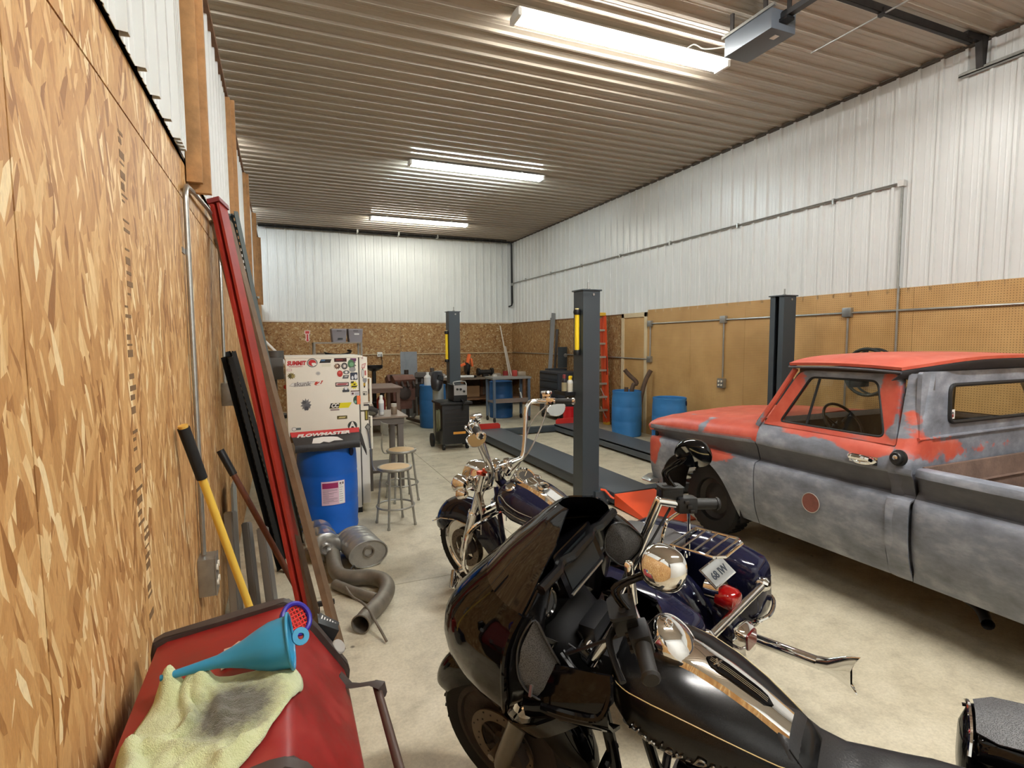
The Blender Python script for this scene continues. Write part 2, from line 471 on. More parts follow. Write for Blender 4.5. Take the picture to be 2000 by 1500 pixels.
# ---- back wall
wb = sroot('wall_back')
me_b = ribbed_mesh('liner_panel', CEIL_Z-OT)
x = LEFT_X-.08
while x < RIGHT_X:
    wd = min(PW, RIGHT_X-x)
    place('liner_panel', me_b if wd > .9 else ribbed_mesh('liner_panel', CEIL_Z-OT, wd), wb, basis((x, BACK_Y, OT), (1, 0, 0), (0, 0, 1), (0, -1, 0))); x += PW
bm = B(); bb(bm, (OUT_X, BACK_Y+.003, 0), (RIGHT_X+.2, BACK_Y+.2, CEIL_Z)); obj('backing', bm, M_LINER, wb)
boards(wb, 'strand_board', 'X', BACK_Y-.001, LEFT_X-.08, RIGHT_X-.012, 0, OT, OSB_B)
bm = B(); bb(bm, (LEFT_X, BACK_Y-.03, OT-.004), (RIGHT_X, BACK_Y, OT+.03)); obj('trim', bm, mat('pale_flashing', (205, 196, 184), .5), wb)
# corner flashing and dark angle where the ceiling meets the walls
bm = B(); bb(bm, (RIGHT_X-.03, FRONT_Y, CEIL_Z-.05), (RIGHT_X, BACK_Y, CEIL_Z-.02)); struct('trim_1', bm, mat('dark_angle', (70, 60, 50), .6))
bm = B(); bb(bm, (LEFT_X, BACK_Y-.05, CEIL_Z-.06), (RIGHT_X, BACK_Y, CEIL_Z-.018)); struct('trim_2', bm, MC['dark_angle'])

# ---- left partition: strand board to 2.8 m, timber posts, ribbed steel above, open over the top
wl = sroot('wall_left')
SEAM = 2.575; LT = 2.80
boards(wl, 'strand_board', 'Y', LEFT_X, 1.235-1.22*4, BACK_Y, .02, SEAM, OSB_L, side=1, gap=.006, th=.012)
boards(wl, 'strand_board', 'Y', LEFT_X-.004, 1.235-1.22*4, BACK_Y, SEAM+.014, LT, OSB_L, step=2.44, side=1, gap=.006, th=.012)
for y in [1.235+1.22*k for k in range(-3, 12)]:
    bm = B(); bb(bm, (LEFT_X-.14, y-.02, 0), (LEFT_X-.013, y+.02, LT)); obj('stud', bm, M_LUM, wl)
bm = B(); bb(bm, (LEFT_X-.16, 1.235-1.22*4, .02), (LEFT_X-.15, BACK_Y, LT)); obj('rear_board', bm, OSB_R, wl)
TOP = 4.12
PY = [-1.4, 1.02, 3.40, 5.80, 8.20, 10.6, 13.0]
me_l = {}
for a, b in zip(PY[:-1], PY[1:]):
    y0, y1 = a+.05, b-.30 if a < 3 else b-.05
    y = y0
    while y < y1-.05:
        wd = min(PW, y1-y)
        key = round(wd, 2)
        if key not in me_l: me_l[key] = ribbed_mesh('steel_panel', TOP-LT+.01, wd)
        place('steel_panel', me_l[key], wl, basis((LEFT_X+.012, y, LT-.02), (0, 1, 0), (0, 0, 1), (1, 0, 0))); y += PW
for y in PY[1:]:
    bm = B(); bb(bm, (LEFT_X+.002, y-.02, 2.66), (LEFT_X+.108, y+.02, TOP-.04), .003); obj('post', bm, M_LUM, wl)
    bm = B(); bb(bm, (LEFT_X+.002, y-.075, 2.70), (LEFT_X+.075, y-.035, TOP-.04), .003); obj('post', bm, M_LUM, wl)
bm = B(); bb(bm, (LEFT_X-.1, FRONT_Y, TOP-.04), (LEFT_X+.06, 13.2, TOP), .003); obj('top_plate', bm, M_DIRTYW, wl)
bm = B(); bb(bm, (LEFT_X-.012, FRONT_Y, LT-.02), (LEFT_X-.004, 13.2, TOP-.05)); obj('backing', bm, mat('dark_backing', (60, 55, 48), .8), wl)

# ---- behind the camera and the neighbouring bay
bm = B(); bb(bm, (OUT_X, FRONT_Y-.2, 0), (RIGHT_X+.2, FRONT_Y, CEIL_Z)); struct('wall_front', bm, M_LINER)
bm = B(); bb(bm, (OUT_X-.2, FRONT_Y-.2, 0), (OUT_X, BACK_Y+.2, CEIL_Z)); struct('wall_far_left', bm, M_LINER)
# ---- fluorescent strips
TB = {}
def tube_mat(c):
    k = str(c)
    if k not in TB: TB[k] = mat('lit_tube_%d' % len(TB), (.9, .9, .9), .4, emit=c, es=TUBE_E)
    return TB[k]
FL = ['nearest long ceiling light, its near end by the grey door opener', 'middle long ceiling light with cool bluish white tubes', 'farthest long ceiling light, close to the back wall',
      'ceiling light behind the viewer over the parked truck', 'ceiling light beyond the timber partition, only its end showing over the wall', 'ceiling light of the neighbouring bay behind the strand board wall, second along',
      'ceiling light of the neighbouring bay behind the strand board wall, last along', 'ceiling light of the neighbouring bay behind the strand board wall, first along']
for (x, y, c), lab in zip(FIXTURES, FL):
    t = thing('strip_light', lab, 'light', (x, y, CEIL_Z-.05), group='fluorescent strips under the ribbed ceiling')
    bm = B(); prism(bm, [(-.115, -.02), (-.05, 0), (.05, 0), (.115, -.02), (.112, -.023), (.045, -.045), (-.045, -.045), (-.112, -.023)], -1.22, 1.22, Matrix.Rotation(PI/2, 4, 'Y') @ Matrix.Rotation(PI/2, 4, 'Z'))
    obj('channel', bm, M_ENAMEL, t)
    for s in (-1, 1):
        bm = B(); bb(bm, (s*.8-.02, -.03, -.005), (s*.8+.02, .03, .03)); obj('mount', bm, M_ENAMEL, t)
    for s in (-1, 1):
        bm = B(); cyl(bm, (-1.19, s*.07, -.062), (1.19, s*.07, -.062), .016, n=10); obj('fluorescent_tube', bm, tube_mat(c), t)
        bm = B(); bb(bm, (s*1.205-.018, -.1, -.085), (s*1.205+.018, .1, -.02), .003); obj('end_socket', bm, M_ENAMEL, t)
# ================================================================== the old pickup
TK = thing('pickup_truck', 'old regular cab pickup truck in worn red paint and grey primer', 'truck', (4.5, 2.1, 0))
CX = 4.5
def paint(name, bias, blobs, rough=.42, amp=1.3, band=False):
    t = NT(name); p = t.pos()
    n = t.noise(p, 3.1, 7, .62).outputs['Fac']; n2 = t.noise(t.mapping(p, sc=(5, 1.4, 6)), 1.6, 6, .6).outputs['Fac']
    f = t.math('ADD', t.math('MULTIPLY', t.math('SUBTRACT', t.math('ADD', t.math('MULTIPLY', n, .6), t.math('MULTIPLY', n2, .4)), .5), amp*2.2), bias)
    for c, r, wgt in blobs:
        v = t.mapping(p, loc=tuple(-a/b for a, b in zip(c, r)), sc=tuple(1/b for b in r))
        ln = t.n('VectorMath', operation='LENGTH'); t.l(v, ln.inputs[0])
        f = t.math('ADD', f, t.math('MULTIPLY', t.math('SUBTRACT', 1.0, ln.outputs['Value'], True), wgt))
    red = t.ramp(t.noise(p, 6, 6, .6).outputs['Fac'], [(.3, g((176, 68, 52))), (.6, g((194, 90, 70))), (.8, g((206, 122, 102)))])
    gy = t.ramp(t.noise(t.mapping(p, sc=(2, 1.6, 3)), 2.6, 7, .62).outputs['Fac'], [(.28, g((92, 95, 104))), (.5, g((122, 126, 136))), (.72, g((160, 163, 172)))])
    fl_ = t.noise(t.mapping(p, sc=(8, 3, 12)), 3, 6, .7).outputs['Fac']
    gy = t.mix(t.ramp(fl_, [(.60, (0, 0, 0)), (.72, (.35, .35, .35))]), gy, g((74, 66, 66)))
    c = t.mix(t.ramp(f, [(.42, (0, 0, 0)), (.50, (.7, .7, .7)), (.62, (1, 1, 1))]), gy, red)
    if band:   # the recessed band along the side is coloured darker than the panels
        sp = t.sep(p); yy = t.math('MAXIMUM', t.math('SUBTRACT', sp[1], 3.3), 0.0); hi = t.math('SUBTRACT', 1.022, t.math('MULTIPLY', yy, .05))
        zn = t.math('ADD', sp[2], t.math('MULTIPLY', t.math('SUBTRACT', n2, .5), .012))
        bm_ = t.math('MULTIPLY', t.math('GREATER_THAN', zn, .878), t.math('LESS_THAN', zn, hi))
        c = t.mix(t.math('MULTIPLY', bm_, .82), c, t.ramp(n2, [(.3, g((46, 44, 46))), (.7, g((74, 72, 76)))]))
    t.col(c); t.set(Roughness=rough); t.b.inputs['Specular IOR Level'].default_value = .45
    t.l(t.ramp(n, [(.3, (rough-.1,)*3), (.7, (rough+.12,)*3)]), t.b.inputs['Roughness'])
    t.bump(fl_, .05, .004); return t.m
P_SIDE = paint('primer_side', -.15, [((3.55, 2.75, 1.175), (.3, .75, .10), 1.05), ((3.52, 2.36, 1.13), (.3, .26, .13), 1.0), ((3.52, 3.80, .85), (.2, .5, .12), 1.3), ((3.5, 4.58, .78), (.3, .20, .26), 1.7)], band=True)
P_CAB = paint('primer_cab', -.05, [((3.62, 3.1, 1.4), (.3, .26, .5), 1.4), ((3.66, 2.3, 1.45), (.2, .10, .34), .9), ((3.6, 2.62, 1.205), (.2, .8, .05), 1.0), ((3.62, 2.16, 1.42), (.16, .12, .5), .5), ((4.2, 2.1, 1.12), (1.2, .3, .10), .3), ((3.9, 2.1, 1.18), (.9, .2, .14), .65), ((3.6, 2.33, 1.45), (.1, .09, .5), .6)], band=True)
P_TOP = paint('worn_red_top', .95, [((3.75, 4.2, 1.0), (.28, .3, .3), -.7), ((3.6, 3.9, 1.0), (.22, .1, .3), -.9), ((5.0, 2.6, 1.7), (.4, .3, .3), -.4)], .4)
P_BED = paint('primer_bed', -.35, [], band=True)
M_RUST = mat('rusty_bed_inside', (112, 92, 82), .75, var=.4, vscale=6, bump=.2)
M_SEAL = mat('window_rubber', (26, 25, 25), .6)
def thinglass(name, tint=(.93, .95, .94), refl=.10):
    t = NT(name); nt = t.t; tr = t.n('BsdfTransparent'); tr.inputs[0].default_value = (*tint, 1)
    gl = t.n('BsdfGlossy'); gl.inputs['Roughness'].default_value = .02; fr = t.n('LayerWeight'); fr.inputs[0].default_value = .5
    m = t.n('MixShader'); t.l(t.math('ADD', t.math('MULTIPLY', t.math('POWER', fr.outputs['Facing'], 4.0), .5), .03), m.inputs[0]); t.l(tr.outputs[0], m.inputs[1]); t.l(gl.outputs[0], m.inputs[2])
    t.l(m.outputs[0], nt.nodes['Material Output'].inputs[0]); return t.m
M_GLASS = thinglass('window_glass', (.95, .96, .95))
def zb(y):   # height of the upper swage along the body
    return 1.03 if y < 3.3 else 1.03-.065*(y-3.3)/1.3
def prof(y, full=True):
    """(inset, z) of the body side at station y, from sill to belt"""
    b = zb(y); q = [(.085, .345), (.05, .42), (.024, .50), (.008, .60), (0, .72), (0, .80), (.006, .842), (.018, .862), (.060, .876), (.070, .888)]
    q += [(.058, .92), (.034, b-.035), (.012, b-.008), (.008, b+.006), (.012, b+.03)]
    if full: q += [(.022, b+.075), (.045, b+.12), (.075, b+.15), (.085, b+.162)]
    return q
def X(s, inset): return CX+s*(1.0-inset)
def bez(p0, p1, p2, k=8): return [tuple((1-t)**2*a+2*t*(1-t)*b+t*t*c for a, b, c in zip(p0, p1, p2)) for t in [i/k for i in range(k+1)]]
def side_panel(y0, y1, s, n=4, full=True, arch=None, th=.012, low=None, edge=.006, nose=False):
    """body side between two stations; arch = (centre y, centre z, radius): cut out by lifting the low edge"""
    ys = [y0+(y1-y0)*i/n for i in range(n+1)]; G = []
    for i, y in enumerate(ys):
        q = prof(y, full); zlo = low if low is not None else .345
        if arch:
            dy = abs(y-arch[0])
            if dy < arch[2]: zlo = max(zlo, arch[1]+math.sqrt(arch[2]**2-dy*dy)*arch[3])
        row = []
        for (a, z) in q:
            if z < zlo:
                # slide the point up to the edge of the arch
                for (a0, z0), (a1, z1) in zip(q[:-1], q[1:]):
                    if z0 <= zlo <= z1: a = a0+(a1-a0)*(zlo-z0)/(z1-z0)
                z = zlo
            e = edge if i in (0, n) else 0
            yy = y
            if nose and i >= n-2:
                if z > .866: yy -= (.055*(1-min(1, max(0, (z-.88)/.085)))+.004)*(i-n+3)/3
                else: yy += .02*(i-n+3)/3; e += (0, .008, .03)[i-n+2]
            row.append(Vector((X(s, a+e), yy, z+.0001*len(row))))
        G.append(row)
    bm = B(); sheet(bm, G, th, flip=(s < 0)); return bm
SD = {-1: '', 1: ''}
for s in (-1, 1):
    # front fender with the wheel opening
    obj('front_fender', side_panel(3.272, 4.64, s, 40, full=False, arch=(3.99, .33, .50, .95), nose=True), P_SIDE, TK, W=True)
    obj('rocker_panel', side_panel(2.075, 2.205, s, 3, full=False), P_SIDE, TK, W=True)
    # fender top, red
    G = []
    for i in range(13):
        y = 3.262+(4.655-3.262)*i/12; b = zb(y); t_ = (y-3.26)/1.39; dip = .04*max(0, t_-.75)**2*16
        G.append([Vector((X(s, a), y-(.03 if 0 else 0), z)) for a, z in ((.014, b+.006), (.010, b+.022-.3*dip), (.018, b+.055-.6*dip), (.05, b+.095-dip), (.12, b+.13-dip*1.2), (.22, b+.148-dip*1.3), (.262, b+.150-dip*1.3))])
    bm = B(); sheet(bm, G, .01, flip=(s < 0)); obj('fender_top', bm, P_TOP, TK, W=True)
    # door skin
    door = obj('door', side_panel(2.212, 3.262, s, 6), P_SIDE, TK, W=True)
    # window frame of the door
    def tum(z): return .085+(z-1.19)*.20
    def rq(c, r, k=5):
        out = []
        for i in range(4):
            p, a, b = Vector(c[i]), Vector(c[i-1]), Vector(c[(i+1) % 4])
            u = p+(a-p).normalized()*r[i]; v = p+(b-p).normalized()*r[i]
            out += [(1-t)**2*u+2*t*(1-t)*p+t*t*v for t in [j/k for j in range(k+1)]]
        return out
    OUT = rq([(3.24, 1.185), (2.985, 1.625), (2.25, 1.635), (2.212, 1.185)], [.01, .07, .05, .01])
    INN = rq([(3.10, 1.222), (2.90, 1.578), (2.40, 1.582), (2.295, 1.222)], [.03, .04, .05, .05])
    bm = B(); rings = []
    for q, d in ((OUT, .0), (OUT, -.012), (INN, .0), (INN, .03), (OUT, .04)):
        rings.append([Vector((X(s, tum(p.y)+d), p.x, p.y)) for p in q])
    loft(bm, [rings[1], rings[2], rings[3], rings[4]], cap=False, loop=True)
    obj('window_frame', bm, P_CAB, door, W=True)
    bm = B(); pts = [Vector((X(s, tum(p.y)+.004), p.x, p.y)) for p in INN]; tube(bm, pts, .009, 6, closed=True); obj('window_seal', bm, M_SEAL, door, W=True)
    bm = B(); loft(bm, [[Vector((X(s, tum(p.y)+d), p.x, p.y)) for p in INN] for d in (.012, .016)]); obj('pane', bm, M_GLASS, door, W=True)
    bm = B(); tube(bm, [(X(s, tum(1.58)+.008), 2.83, 1.575), (X(s, tum(1.22)+.008), 2.875, 1.222)], .010, 6); obj('vent_bar', bm, M_SEAL, door, W=True)
    # handle
    bm = B(); x0 = X(s, .012)
    tube(bm, [(x0, 2.455, 1.083), (x0+s*.03, 2.44, 1.085), (x0+s*.038, 2.36, 1.086), (x0+s*.034, 2.31, 1.084)], [.016, .021, .020, .014], 8, k=5)
    tube(bm, [(x0, 2.45, 1.063), (x0+s*.012, 2.40, 1.05), (x0+s*.012, 2.33, 1.054), (x0, 2.29, 1.075)], .012, 8, k=5)
    bb(bm, (min(x0-.004, x0+s*.006), 2.275, 1.045), (max(x0-.004, x0+s*.006), 2.465, 1.10), .002)
    cyl(bm, (x0-s*.02, 2.30, 1.082), (x0+s*.036, 2.30, 1.082), .015, .013, 12)
    obj('handle', bm, M_CHROME, door, W=True, label='chrome door handle')
    if s < 0:
        bm = B(); cyl(bm, (X(s, .002), 2.735, .68), (X(s, -.004), 2.735, .68), .070, n=28); obj('round_patch', bm, mat('round_patch_brown', (124, 74, 64), .6, var=.2, vscale=30), door, W=True, label='round brown patch on the door')
        bm = B(); torus(bm, (X(s, -.003), 2.735, .68), (1, 0, 0), .070, .003, 28, 6); obj('patch_edge', bm, mat('patch_edge_pale', (170, 160, 152), .6), door, W=True)
        bm = B(); lathe(bm, [(.052, 0), (.050, .012), (.038, .016), (.036, .04), (.030, .046), (.012, .046)], 20, axis_M((X(s, .02), 2.152, 1.122), (s, 0, .15))); obj('fuel_cap', bm, M_BLACK, TK, W=True, label='black round fuel cap')
        bm = B(); lathe(bm, [(.022, 0), (.022, .012), (.014, .016)], 16, axis_M((X(s, .012)-.022, 2.150, 1.128), (s, 0, .15))); obj('cap_centre', bm, M_CHROME, TK, W=True)
    # cab corner behind the door: sweeps from the door edge round to the rear wall
    bm = B(); G = []
    for z in (.36, .6, .80, .855, .875, .93, 1.025, 1.08, 1.13, 1.19, 1.3, 1.42, 1.54, 1.64):
        if z <= 1.19:
            q = prof(2.2); a = q[-1][0]
            for (a0, z0), (a1, z1) in zip(q[:-1], q[1:]):
                if z0 <= z <= z1: a = a0+(a1-a0)*(z-z0)/(z1-z0)
        else: a = tum(z)
        r = .085 if z > 1.1 else .06
        G.append([Vector((X(s, a+.002), 2.207, z))]+[Vector((X(s, a+.002+r*(1-math.cos(t))), 2.20-(.085)*math.sin(t), z)) for t in [PI/2*i/6 for i in range(7)]]+[Vector((X(s, .26), 2.115, z))])
    sheet(bm, G, .01, flip=(s > 0)); obj('cab_corner', bm, P_CAB, TK, W=True)
    # windscreen pillar
    bm = B(); tube(bm, [(X(s, .075), 3.30, 1.165), (X(s, .115), 3.16, 1.40), (X(s, .165), 3.035, 1.635)], .022, 8); obj('windscreen_pillar', bm, P_CAB, TK, W=True)
    bm = B(); tube(bm, [(X(s, .10), 3.325, 1.185), (X(s, .135), 3.19, 1.40), (X(s, .185), 3.06, 1.64)], .011, 8); obj('windscreen_seal', bm, M_SEAL, TK, W=True)
    # bed side, rail and inner wall
    ys = [2.07-.04*i for i in range(67)]
    G = []
    for i, y in enumerate(ys):
        q = prof(2.2, False)[:-2]; zlo = .34; dy = abs(y-.80)
        if dy < .46: zlo = max(zlo, .36+math.sqrt(.46**2-dy*dy)*.85)
        row = []
        for (a, z) in q+[(.012, 1.045), (.022, 1.066), (.04, 1.074), (.095, 1.074), (.105, 1.066), (.108, 1.03)]:
            zz = z
            if z < zlo:
                zz = zlo
                for (a0, z0), (a1, z1) in zip(q[:-1], q[1:]):
                    if z0 <= zlo <= z1: a = a0+(a1-a0)*(zlo-z0)/(z1-z0)
            e = {0: .035, 1: .010, 2: .003}.get(i, 0)
            row.append(Vector((X(s, a+(e if a < .06 else 0)), y, zz-(.006 if i == 0 and z > 1 else 0)+.0001*len(row))))
        G.append(row)
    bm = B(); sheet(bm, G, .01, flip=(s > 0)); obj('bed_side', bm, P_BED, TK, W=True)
    bm = B(); bb(bm, tuple(sorted((X(s, .108), X(s, .116))))[0:1]+(-.55, .62), (tuple(sorted((X(s, .108), X(s, .116))))[1], 2.06, 1.035)); obj('bed_inner_wall', bm, M_RUST, TK, W=True)
    for yc, nm in ((3.99, 'front'), (.80, 'rear')):
        # inner wheel housing
        bm = B(); xs_ = sorted((X(s, .05), X(s, .42)))
        rings = [[Vector((x, yc+.56*math.cos(t), .30+.52*math.sin(t))) for t in [PI*i/14 for i in range(15)]] for x in xs_]
        loft(bm, rings, closed=False, cap=False); obj('wheel_housing', bm, M_DSTEEL, TK, W=True)
        M = axis_M((X(s, .345), yc, .34), (s, 0, 0)); bm = B()
        lathe(bm, [(.20, -.10), (.255, -.105), (.315, -.095), (.335, -.075), (.34, -.03), (.34, .03), (.335, .075), (.315, .098), (.255, .105), (.205, .095), (.195, .08), (.195, -.09)], 40, M)
        for k in range(40):
            a = 2*PI*k/40; box(bm, M @ Vector((math.cos(a)*.338, math.sin(a)*.338, 0)), (.012, .03, .15), rot=(M.to_3x3() @ Euler((0, 0, a)).to_matrix()))
        wheel = obj('wheel', bm, M_RUBBER, TK, W=True, label='%s wheel with black tyre' % nm)
        bm = B(); lathe(bm, [(.197, .085), (.19, .06), (.15, .03), (.10, .045), (.07, .07), (.02, .078), (.0, .078)], 32, M, cap=False); obj('wheel_rim', bm, M_DSTEEL, wheel, W=True)
# hood, with a raised centre
G = []
for i in range(17):
    y = 3.27+(4.665-3.27)*i/16; t_ = (y-3.27)/1.395; b = zb(y)+.150-.052*max(0, t_-.75)**2*16; row = []
    for j in range(21):
        u = -1+2*j/20; x = CX+u*.735
        z = b+.035*(1-abs(u)**4)*(1-.5*t_)+.02*max(0, 1-abs(u)/.45)**.5*(1-t_*.4)
        row.append(Vector((x, y-.03*abs(u)**3*t_, z)))
    G.append(row)
bm = B(); sheet(bm, G, .012, flip=True); obj('hood', bm, P_TOP, TK, W=True)
# cowl between hood and windscreen
bm = B(); bb(bm, (X(-1, .09), 3.20, 1.14), (X(1, .09), 3.272, 1.182), .01); obj('cowl', bm, P_TOP, TK, W=True)
# nose: leading lip, grille, lamps, bumper
bm = B()
loft(bm, [[V(X(-1, .02)+(X(1, .02)-X(-1, .02))*k/10, 4.64+.03*math.sin(PI*k/10)+dy, z) for dy, z in ((0, .985), (.02, .965), (.0, .93), (-.06, .94), (-.06, .98))] for k in range(11)]); obj('hood_lip', bm, P_TOP, TK, W=True)
bm = B(); bb(bm, (X(-1, .05), 4.56, .52), (X(1, .05), 4.60, .94), .01)
for k in range(7): bb(bm, (X(-1, .26), 4.60, .60+k*.045), (X(1, .26), 4.625, .615+k*.045))
obj('grille', bm, M_DSTEEL, TK, W=True)
for s in (-1, 1):
    bm = B(); lathe(bm, [(.10, 0), (.10, .03), (.088, .035), (.08, .03), (.05, .045), (0, .05)], 24, axis_M((X(s, .17), 4.59, .74), (0, 1, 0))); obj('headlamp', bm, M_CHROME, TK, W=True)
bm = B(); tube(bm, [(X(-1, .00), 4.52, .42), (X(-1, -.01), 4.62, .42), (X(-1, .1), 4.70, .42), (CX, 4.73, .42), (X(1, .1), 4.70, .42), (X(1, -.01), 4.62, .42), (X(1, .0), 4.52, .42)], .075, 10, flat=.3); obj('front_bumper', bm, M_GALV, TK, W=True, label='dull chrome front bumper')
# roof shell with drip rail and overhanging rear lip
def roof_pt(u, v, top=True):
    """u across -1..1, v from rear 0 to front 1"""
    a = abs(u); x = CX+u*.885
    yr = 2.06+.16*a**5; yf = 3.10-.05*a**4
    y = yr+(yf-yr)*v
    z = 1.662+.068*(1-a**3.2)+.012*math.sin(PI*v)-.035*max(0, v-.8)*5*(1-a**3)*.35
    return Vector((x, y, z))
G = [[roof_pt(-1+2*j/24, i/12) for j in range(25)] for i in range(13)]
bm = B(); sheet(bm, G, .02, flip=False); obj('roof', bm, P_TOP, TK, W=True)
bm = B()
G = [[roof_pt(-1+2*j/24, v)*1.0+Vector((0, dv, dz)) for j in range(25)] for v, dv, dz in ((0, .0, -.004), (0, .01, -.03), (0, .06, -.07))]
sheet(bm, G, .006); obj('roof_rear_lip', bm, mat('dark_primer', (66, 64, 68), .6), TK, W=True)
for s in (-1, 1):
    bm = B(); tube(bm, [roof_pt(s*1.0, i/10)+Vector((s*.004, 0, -.014)) for i in range(11)], .010, 6); obj('drip_rail', bm, MC['dark_primer'], TK, W=True)
bm = B(); tube(bm, [roof_pt(-1+2*j/24, 1)+Vector((0, .004, -.012)) for j in range(25)], .011, 6); obj('front_drip_rail', bm, MC['dark_primer'], TK, W=True)
# headliner and windscreen header close the cab under the roof shell
bm = B(); bb(bm, (X(-1, .19), 2.16, 1.60), (X(1, .19), 3.02, 1.645)); obj('headliner', bm, mat('headliner_grey', (96, 92, 88), .9), TK, W=True)
# rear wall with its window
W0 = rq([(3.64, 1.05), (3.64, 1.655), (5.36, 1.655), (5.36, 1.05)], [.01, .02, .02, .01]); W1 = rq([(3.93, 1.325), (3.92, 1.565), (5.08, 1.565), (5.07, 1.325)], [.05, .05, .05, .05])
bm = B(); loft(bm, [[V(p.x, y, p.y) for p in q] for q, y in ((W0, 2.113), (W1, 2.113), (W1, 2.14), (W0, 2.14))], cap=False, loop=True); rwl = obj('rear_wall', bm, P_CAB, TK, W=True)
bm = B(); tube(bm, [V(p.x, 2.108, p.y) for p in W1], .013, 8, closed=True); obj('rear_window_seal', bm, M_SEAL, rwl, W=True)
bm = B(); loft(bm, [[V(p.x, y, p.y) for p in W1] for y in (2.118, 2.122)]); obj('pane', bm, M_GLASS, rwl, W=True)
bm = B(); tube(bm, [(X(-1, .13), 2.112, 1.235), (X(1, .13), 2.112, 1.245)], .012, 8); obj('pressed_bead', bm, P_CAB, rwl, W=True)
bm = B(); bb(bm, (3.955, 2.1165, 1.345), (4.0, 2.1175, 1.405)); obj('window_sticker', bm, M_WHITE, rwl, W=True, label='small white sticker on the rear window')
bm = B(); prism(bm, [(-.014, 0), (.014, 0), (0, .014)], 0, .0006, basis((3.978, 2.1164, 1.378), (1, 0, 0), (0, 0, 1), (0, -1, 0))); prism(bm, [(-.011, -.024), (.011, -.024), (.011, -.003), (-.011, -.003)], 0, .0006, basis((3.978, 2.1164, 1.378), (1, 0, 0), (0, 0, 1), (0, -1, 0)), mi=1); obj('sticker_mark', bm, [mat('ink_black', (30, 28, 28), .6), mat('ink_brown', (120, 50, 40), .6)], rwl, W=True)
# windscreen
WS = rq([(3.70, 1.20), (3.76, 1.61), (5.24, 1.61), (5.30, 1.20)], [.05, .05, .05, .05])
def ws(p, d=0): return V(p.x, 3.30-(p.y-1.19)*.58+.05*(1-((p.x-CX)/.8)**2)+d, p.y)
bm = B(); loft(bm, [[ws(p, d) for p in WS] for d in (0, .005)]); obj('windscreen', bm, M_GLASS, TK, W=True)
bm = B(); tube(bm, [ws(p) for p in WS], .014, 8, closed=True); obj('windscreen_rubber', bm, M_SEAL, TK, W=True)
# inside the cab
M_INT = mat('cab_interior_dark', (50, 46, 44), .75, var=.25)
bm = B(); bb(bm, (X(-1, .13), 3.05, .95), (X(1, .13), 3.29, 1.225), .03); obj('dashboard', bm, M_INT, TK, W=True)
bm = B(); bb(bm, (X(-1, .14), 2.3, .62), (X(1, .14), 2.85, .80), .04); bb(bm, (X(-1, .14), 2.16, .7), (X(1, .14), 2.33, 1.20), .05); obj('bench_seat', bm, mat('bench_vinyl', (44, 40, 38), .6), TK, W=True)
bm = B(); bb(bm, (X(-1, .07), 2.13, .40), (X(1, .07), 3.27, .46)); obj('cab_floor', bm, M_DSTEEL, TK, W=True)
for s in (-1, 1):
    bm = B(); xx = sorted((X(s, .10), X(s, .13))); bb(bm, (xx[0], 2.25, .5), (xx[1], 3.2, 1.185), .01); obj('door_card', bm, M_INT, TK, W=True)
d = Vector((0, -.80, .60)).normalized(); swc = Vector((3.98, 2.86, 1.215))
bm = B(); torus(bm, swc, d, .172, .011, 36, 8); ux, uy = frame_for(d)
for a in (.5, PI-.5, 3*PI/2): tube(bm, [swc-d*.05, swc+(ux*math.cos(a)+uy*math.sin(a))*.168], .009, 6)
cyl(bm, swc-d*.07, swc-d*.02, .035, n=14); cyl(bm, swc-d*.05, (3.98, 3.12, 1.02), .022, n=10); obj('steering_wheel', bm, M_BLACK, TK, W=True)
bm = B(); bb(bm, (4.14, 2.93, 1.475), (4.37, 2.955, 1.535), .012); cyl(bm, (4.26, 2.95, 1.52), (4.30, 3.03, 1.60), .008, n=8); obj('rear_view_mirror', bm, M_BLACK, TK, W=True)
# bed floor, front wall, frame, exhaust
bm = B(); bb(bm, (X(-1, .11), 2.045, .60), (X(1, .11), 2.07, 1.075), .008)
for k in range(3): tube(bm, [(X(-1, .12), 2.043, .70+.12*k), (X(1, .12), 2.043, .70+.12*k)], .010, 6)
obj('bed_front_wall', bm, M_RUST, TK, W=True)
for k in range(8):
    bm = B(); bb(bm, (X(-1, .11)+.222*k+.004, -.55, .62), (X(-1, .11)+.222*(k+1)-.004, 2.05, .655)); obj('bed_board', bm, M_RUST, TK, W=True)
bm = B(); bb(bm, (X(-1, .02), -.60, .5), (X(1, .02), -.57, 1.07), .01); obj('tailgate', bm, P_BED, TK, W=True)
bm = B()
for x in (4.05, 4.95): bb(bm, (x-.04, -.1, .40), (x+.04, 4.5, .55))
for y in (.2, 1.08, 2.0, 3.0, 4.0): bb(bm, (4.0, y-.04, .42), (5.0, y+.04, .5))
cyl(bm, (3.9, .80, .34), (5.1, .80, .34), .045, n=12); ball(bm, (4.5, .80, .34), .13); cyl(bm, (3.85, 3.99, .33), (5.15, 3.99, .33), .04, n=12)
bb(bm, (4.2, 3.3, .3), (4.8, 4.3, .9), .03)
obj('chassis', bm, M_DSTEEL, TK, W=True)
bm = B(); bb(bm, (X(-1, .10), 1.3, .345), (X(1, .10), 3.42, .375)); obj('light_block_pan', bm, M_DSTEEL, TK, W=True)  # added plate under the truck, stops light leaking through from above
bm = B(); bb(bm, (X(-1, .45), 3.42, .345), (X(1, .45), 4.58, .375)); bb(bm, (X(-1, .45), -.5, .345), (X(1, .45), 1.3, .375)); obj('light_block_ends', bm, M_DSTEEL, TK, W=True)  # the same added light block, carried on to nose and tail
bm = B(); tube(bm, [(3.95, 3.2, .30), (3.92, 2.2, .27), (3.80, 1.85, .27), (3.60, 1.68, .26)], .032, 12, k=4, cap=False); obj('tail_pipe', bm, M_DSTEEL, TK, W=True)
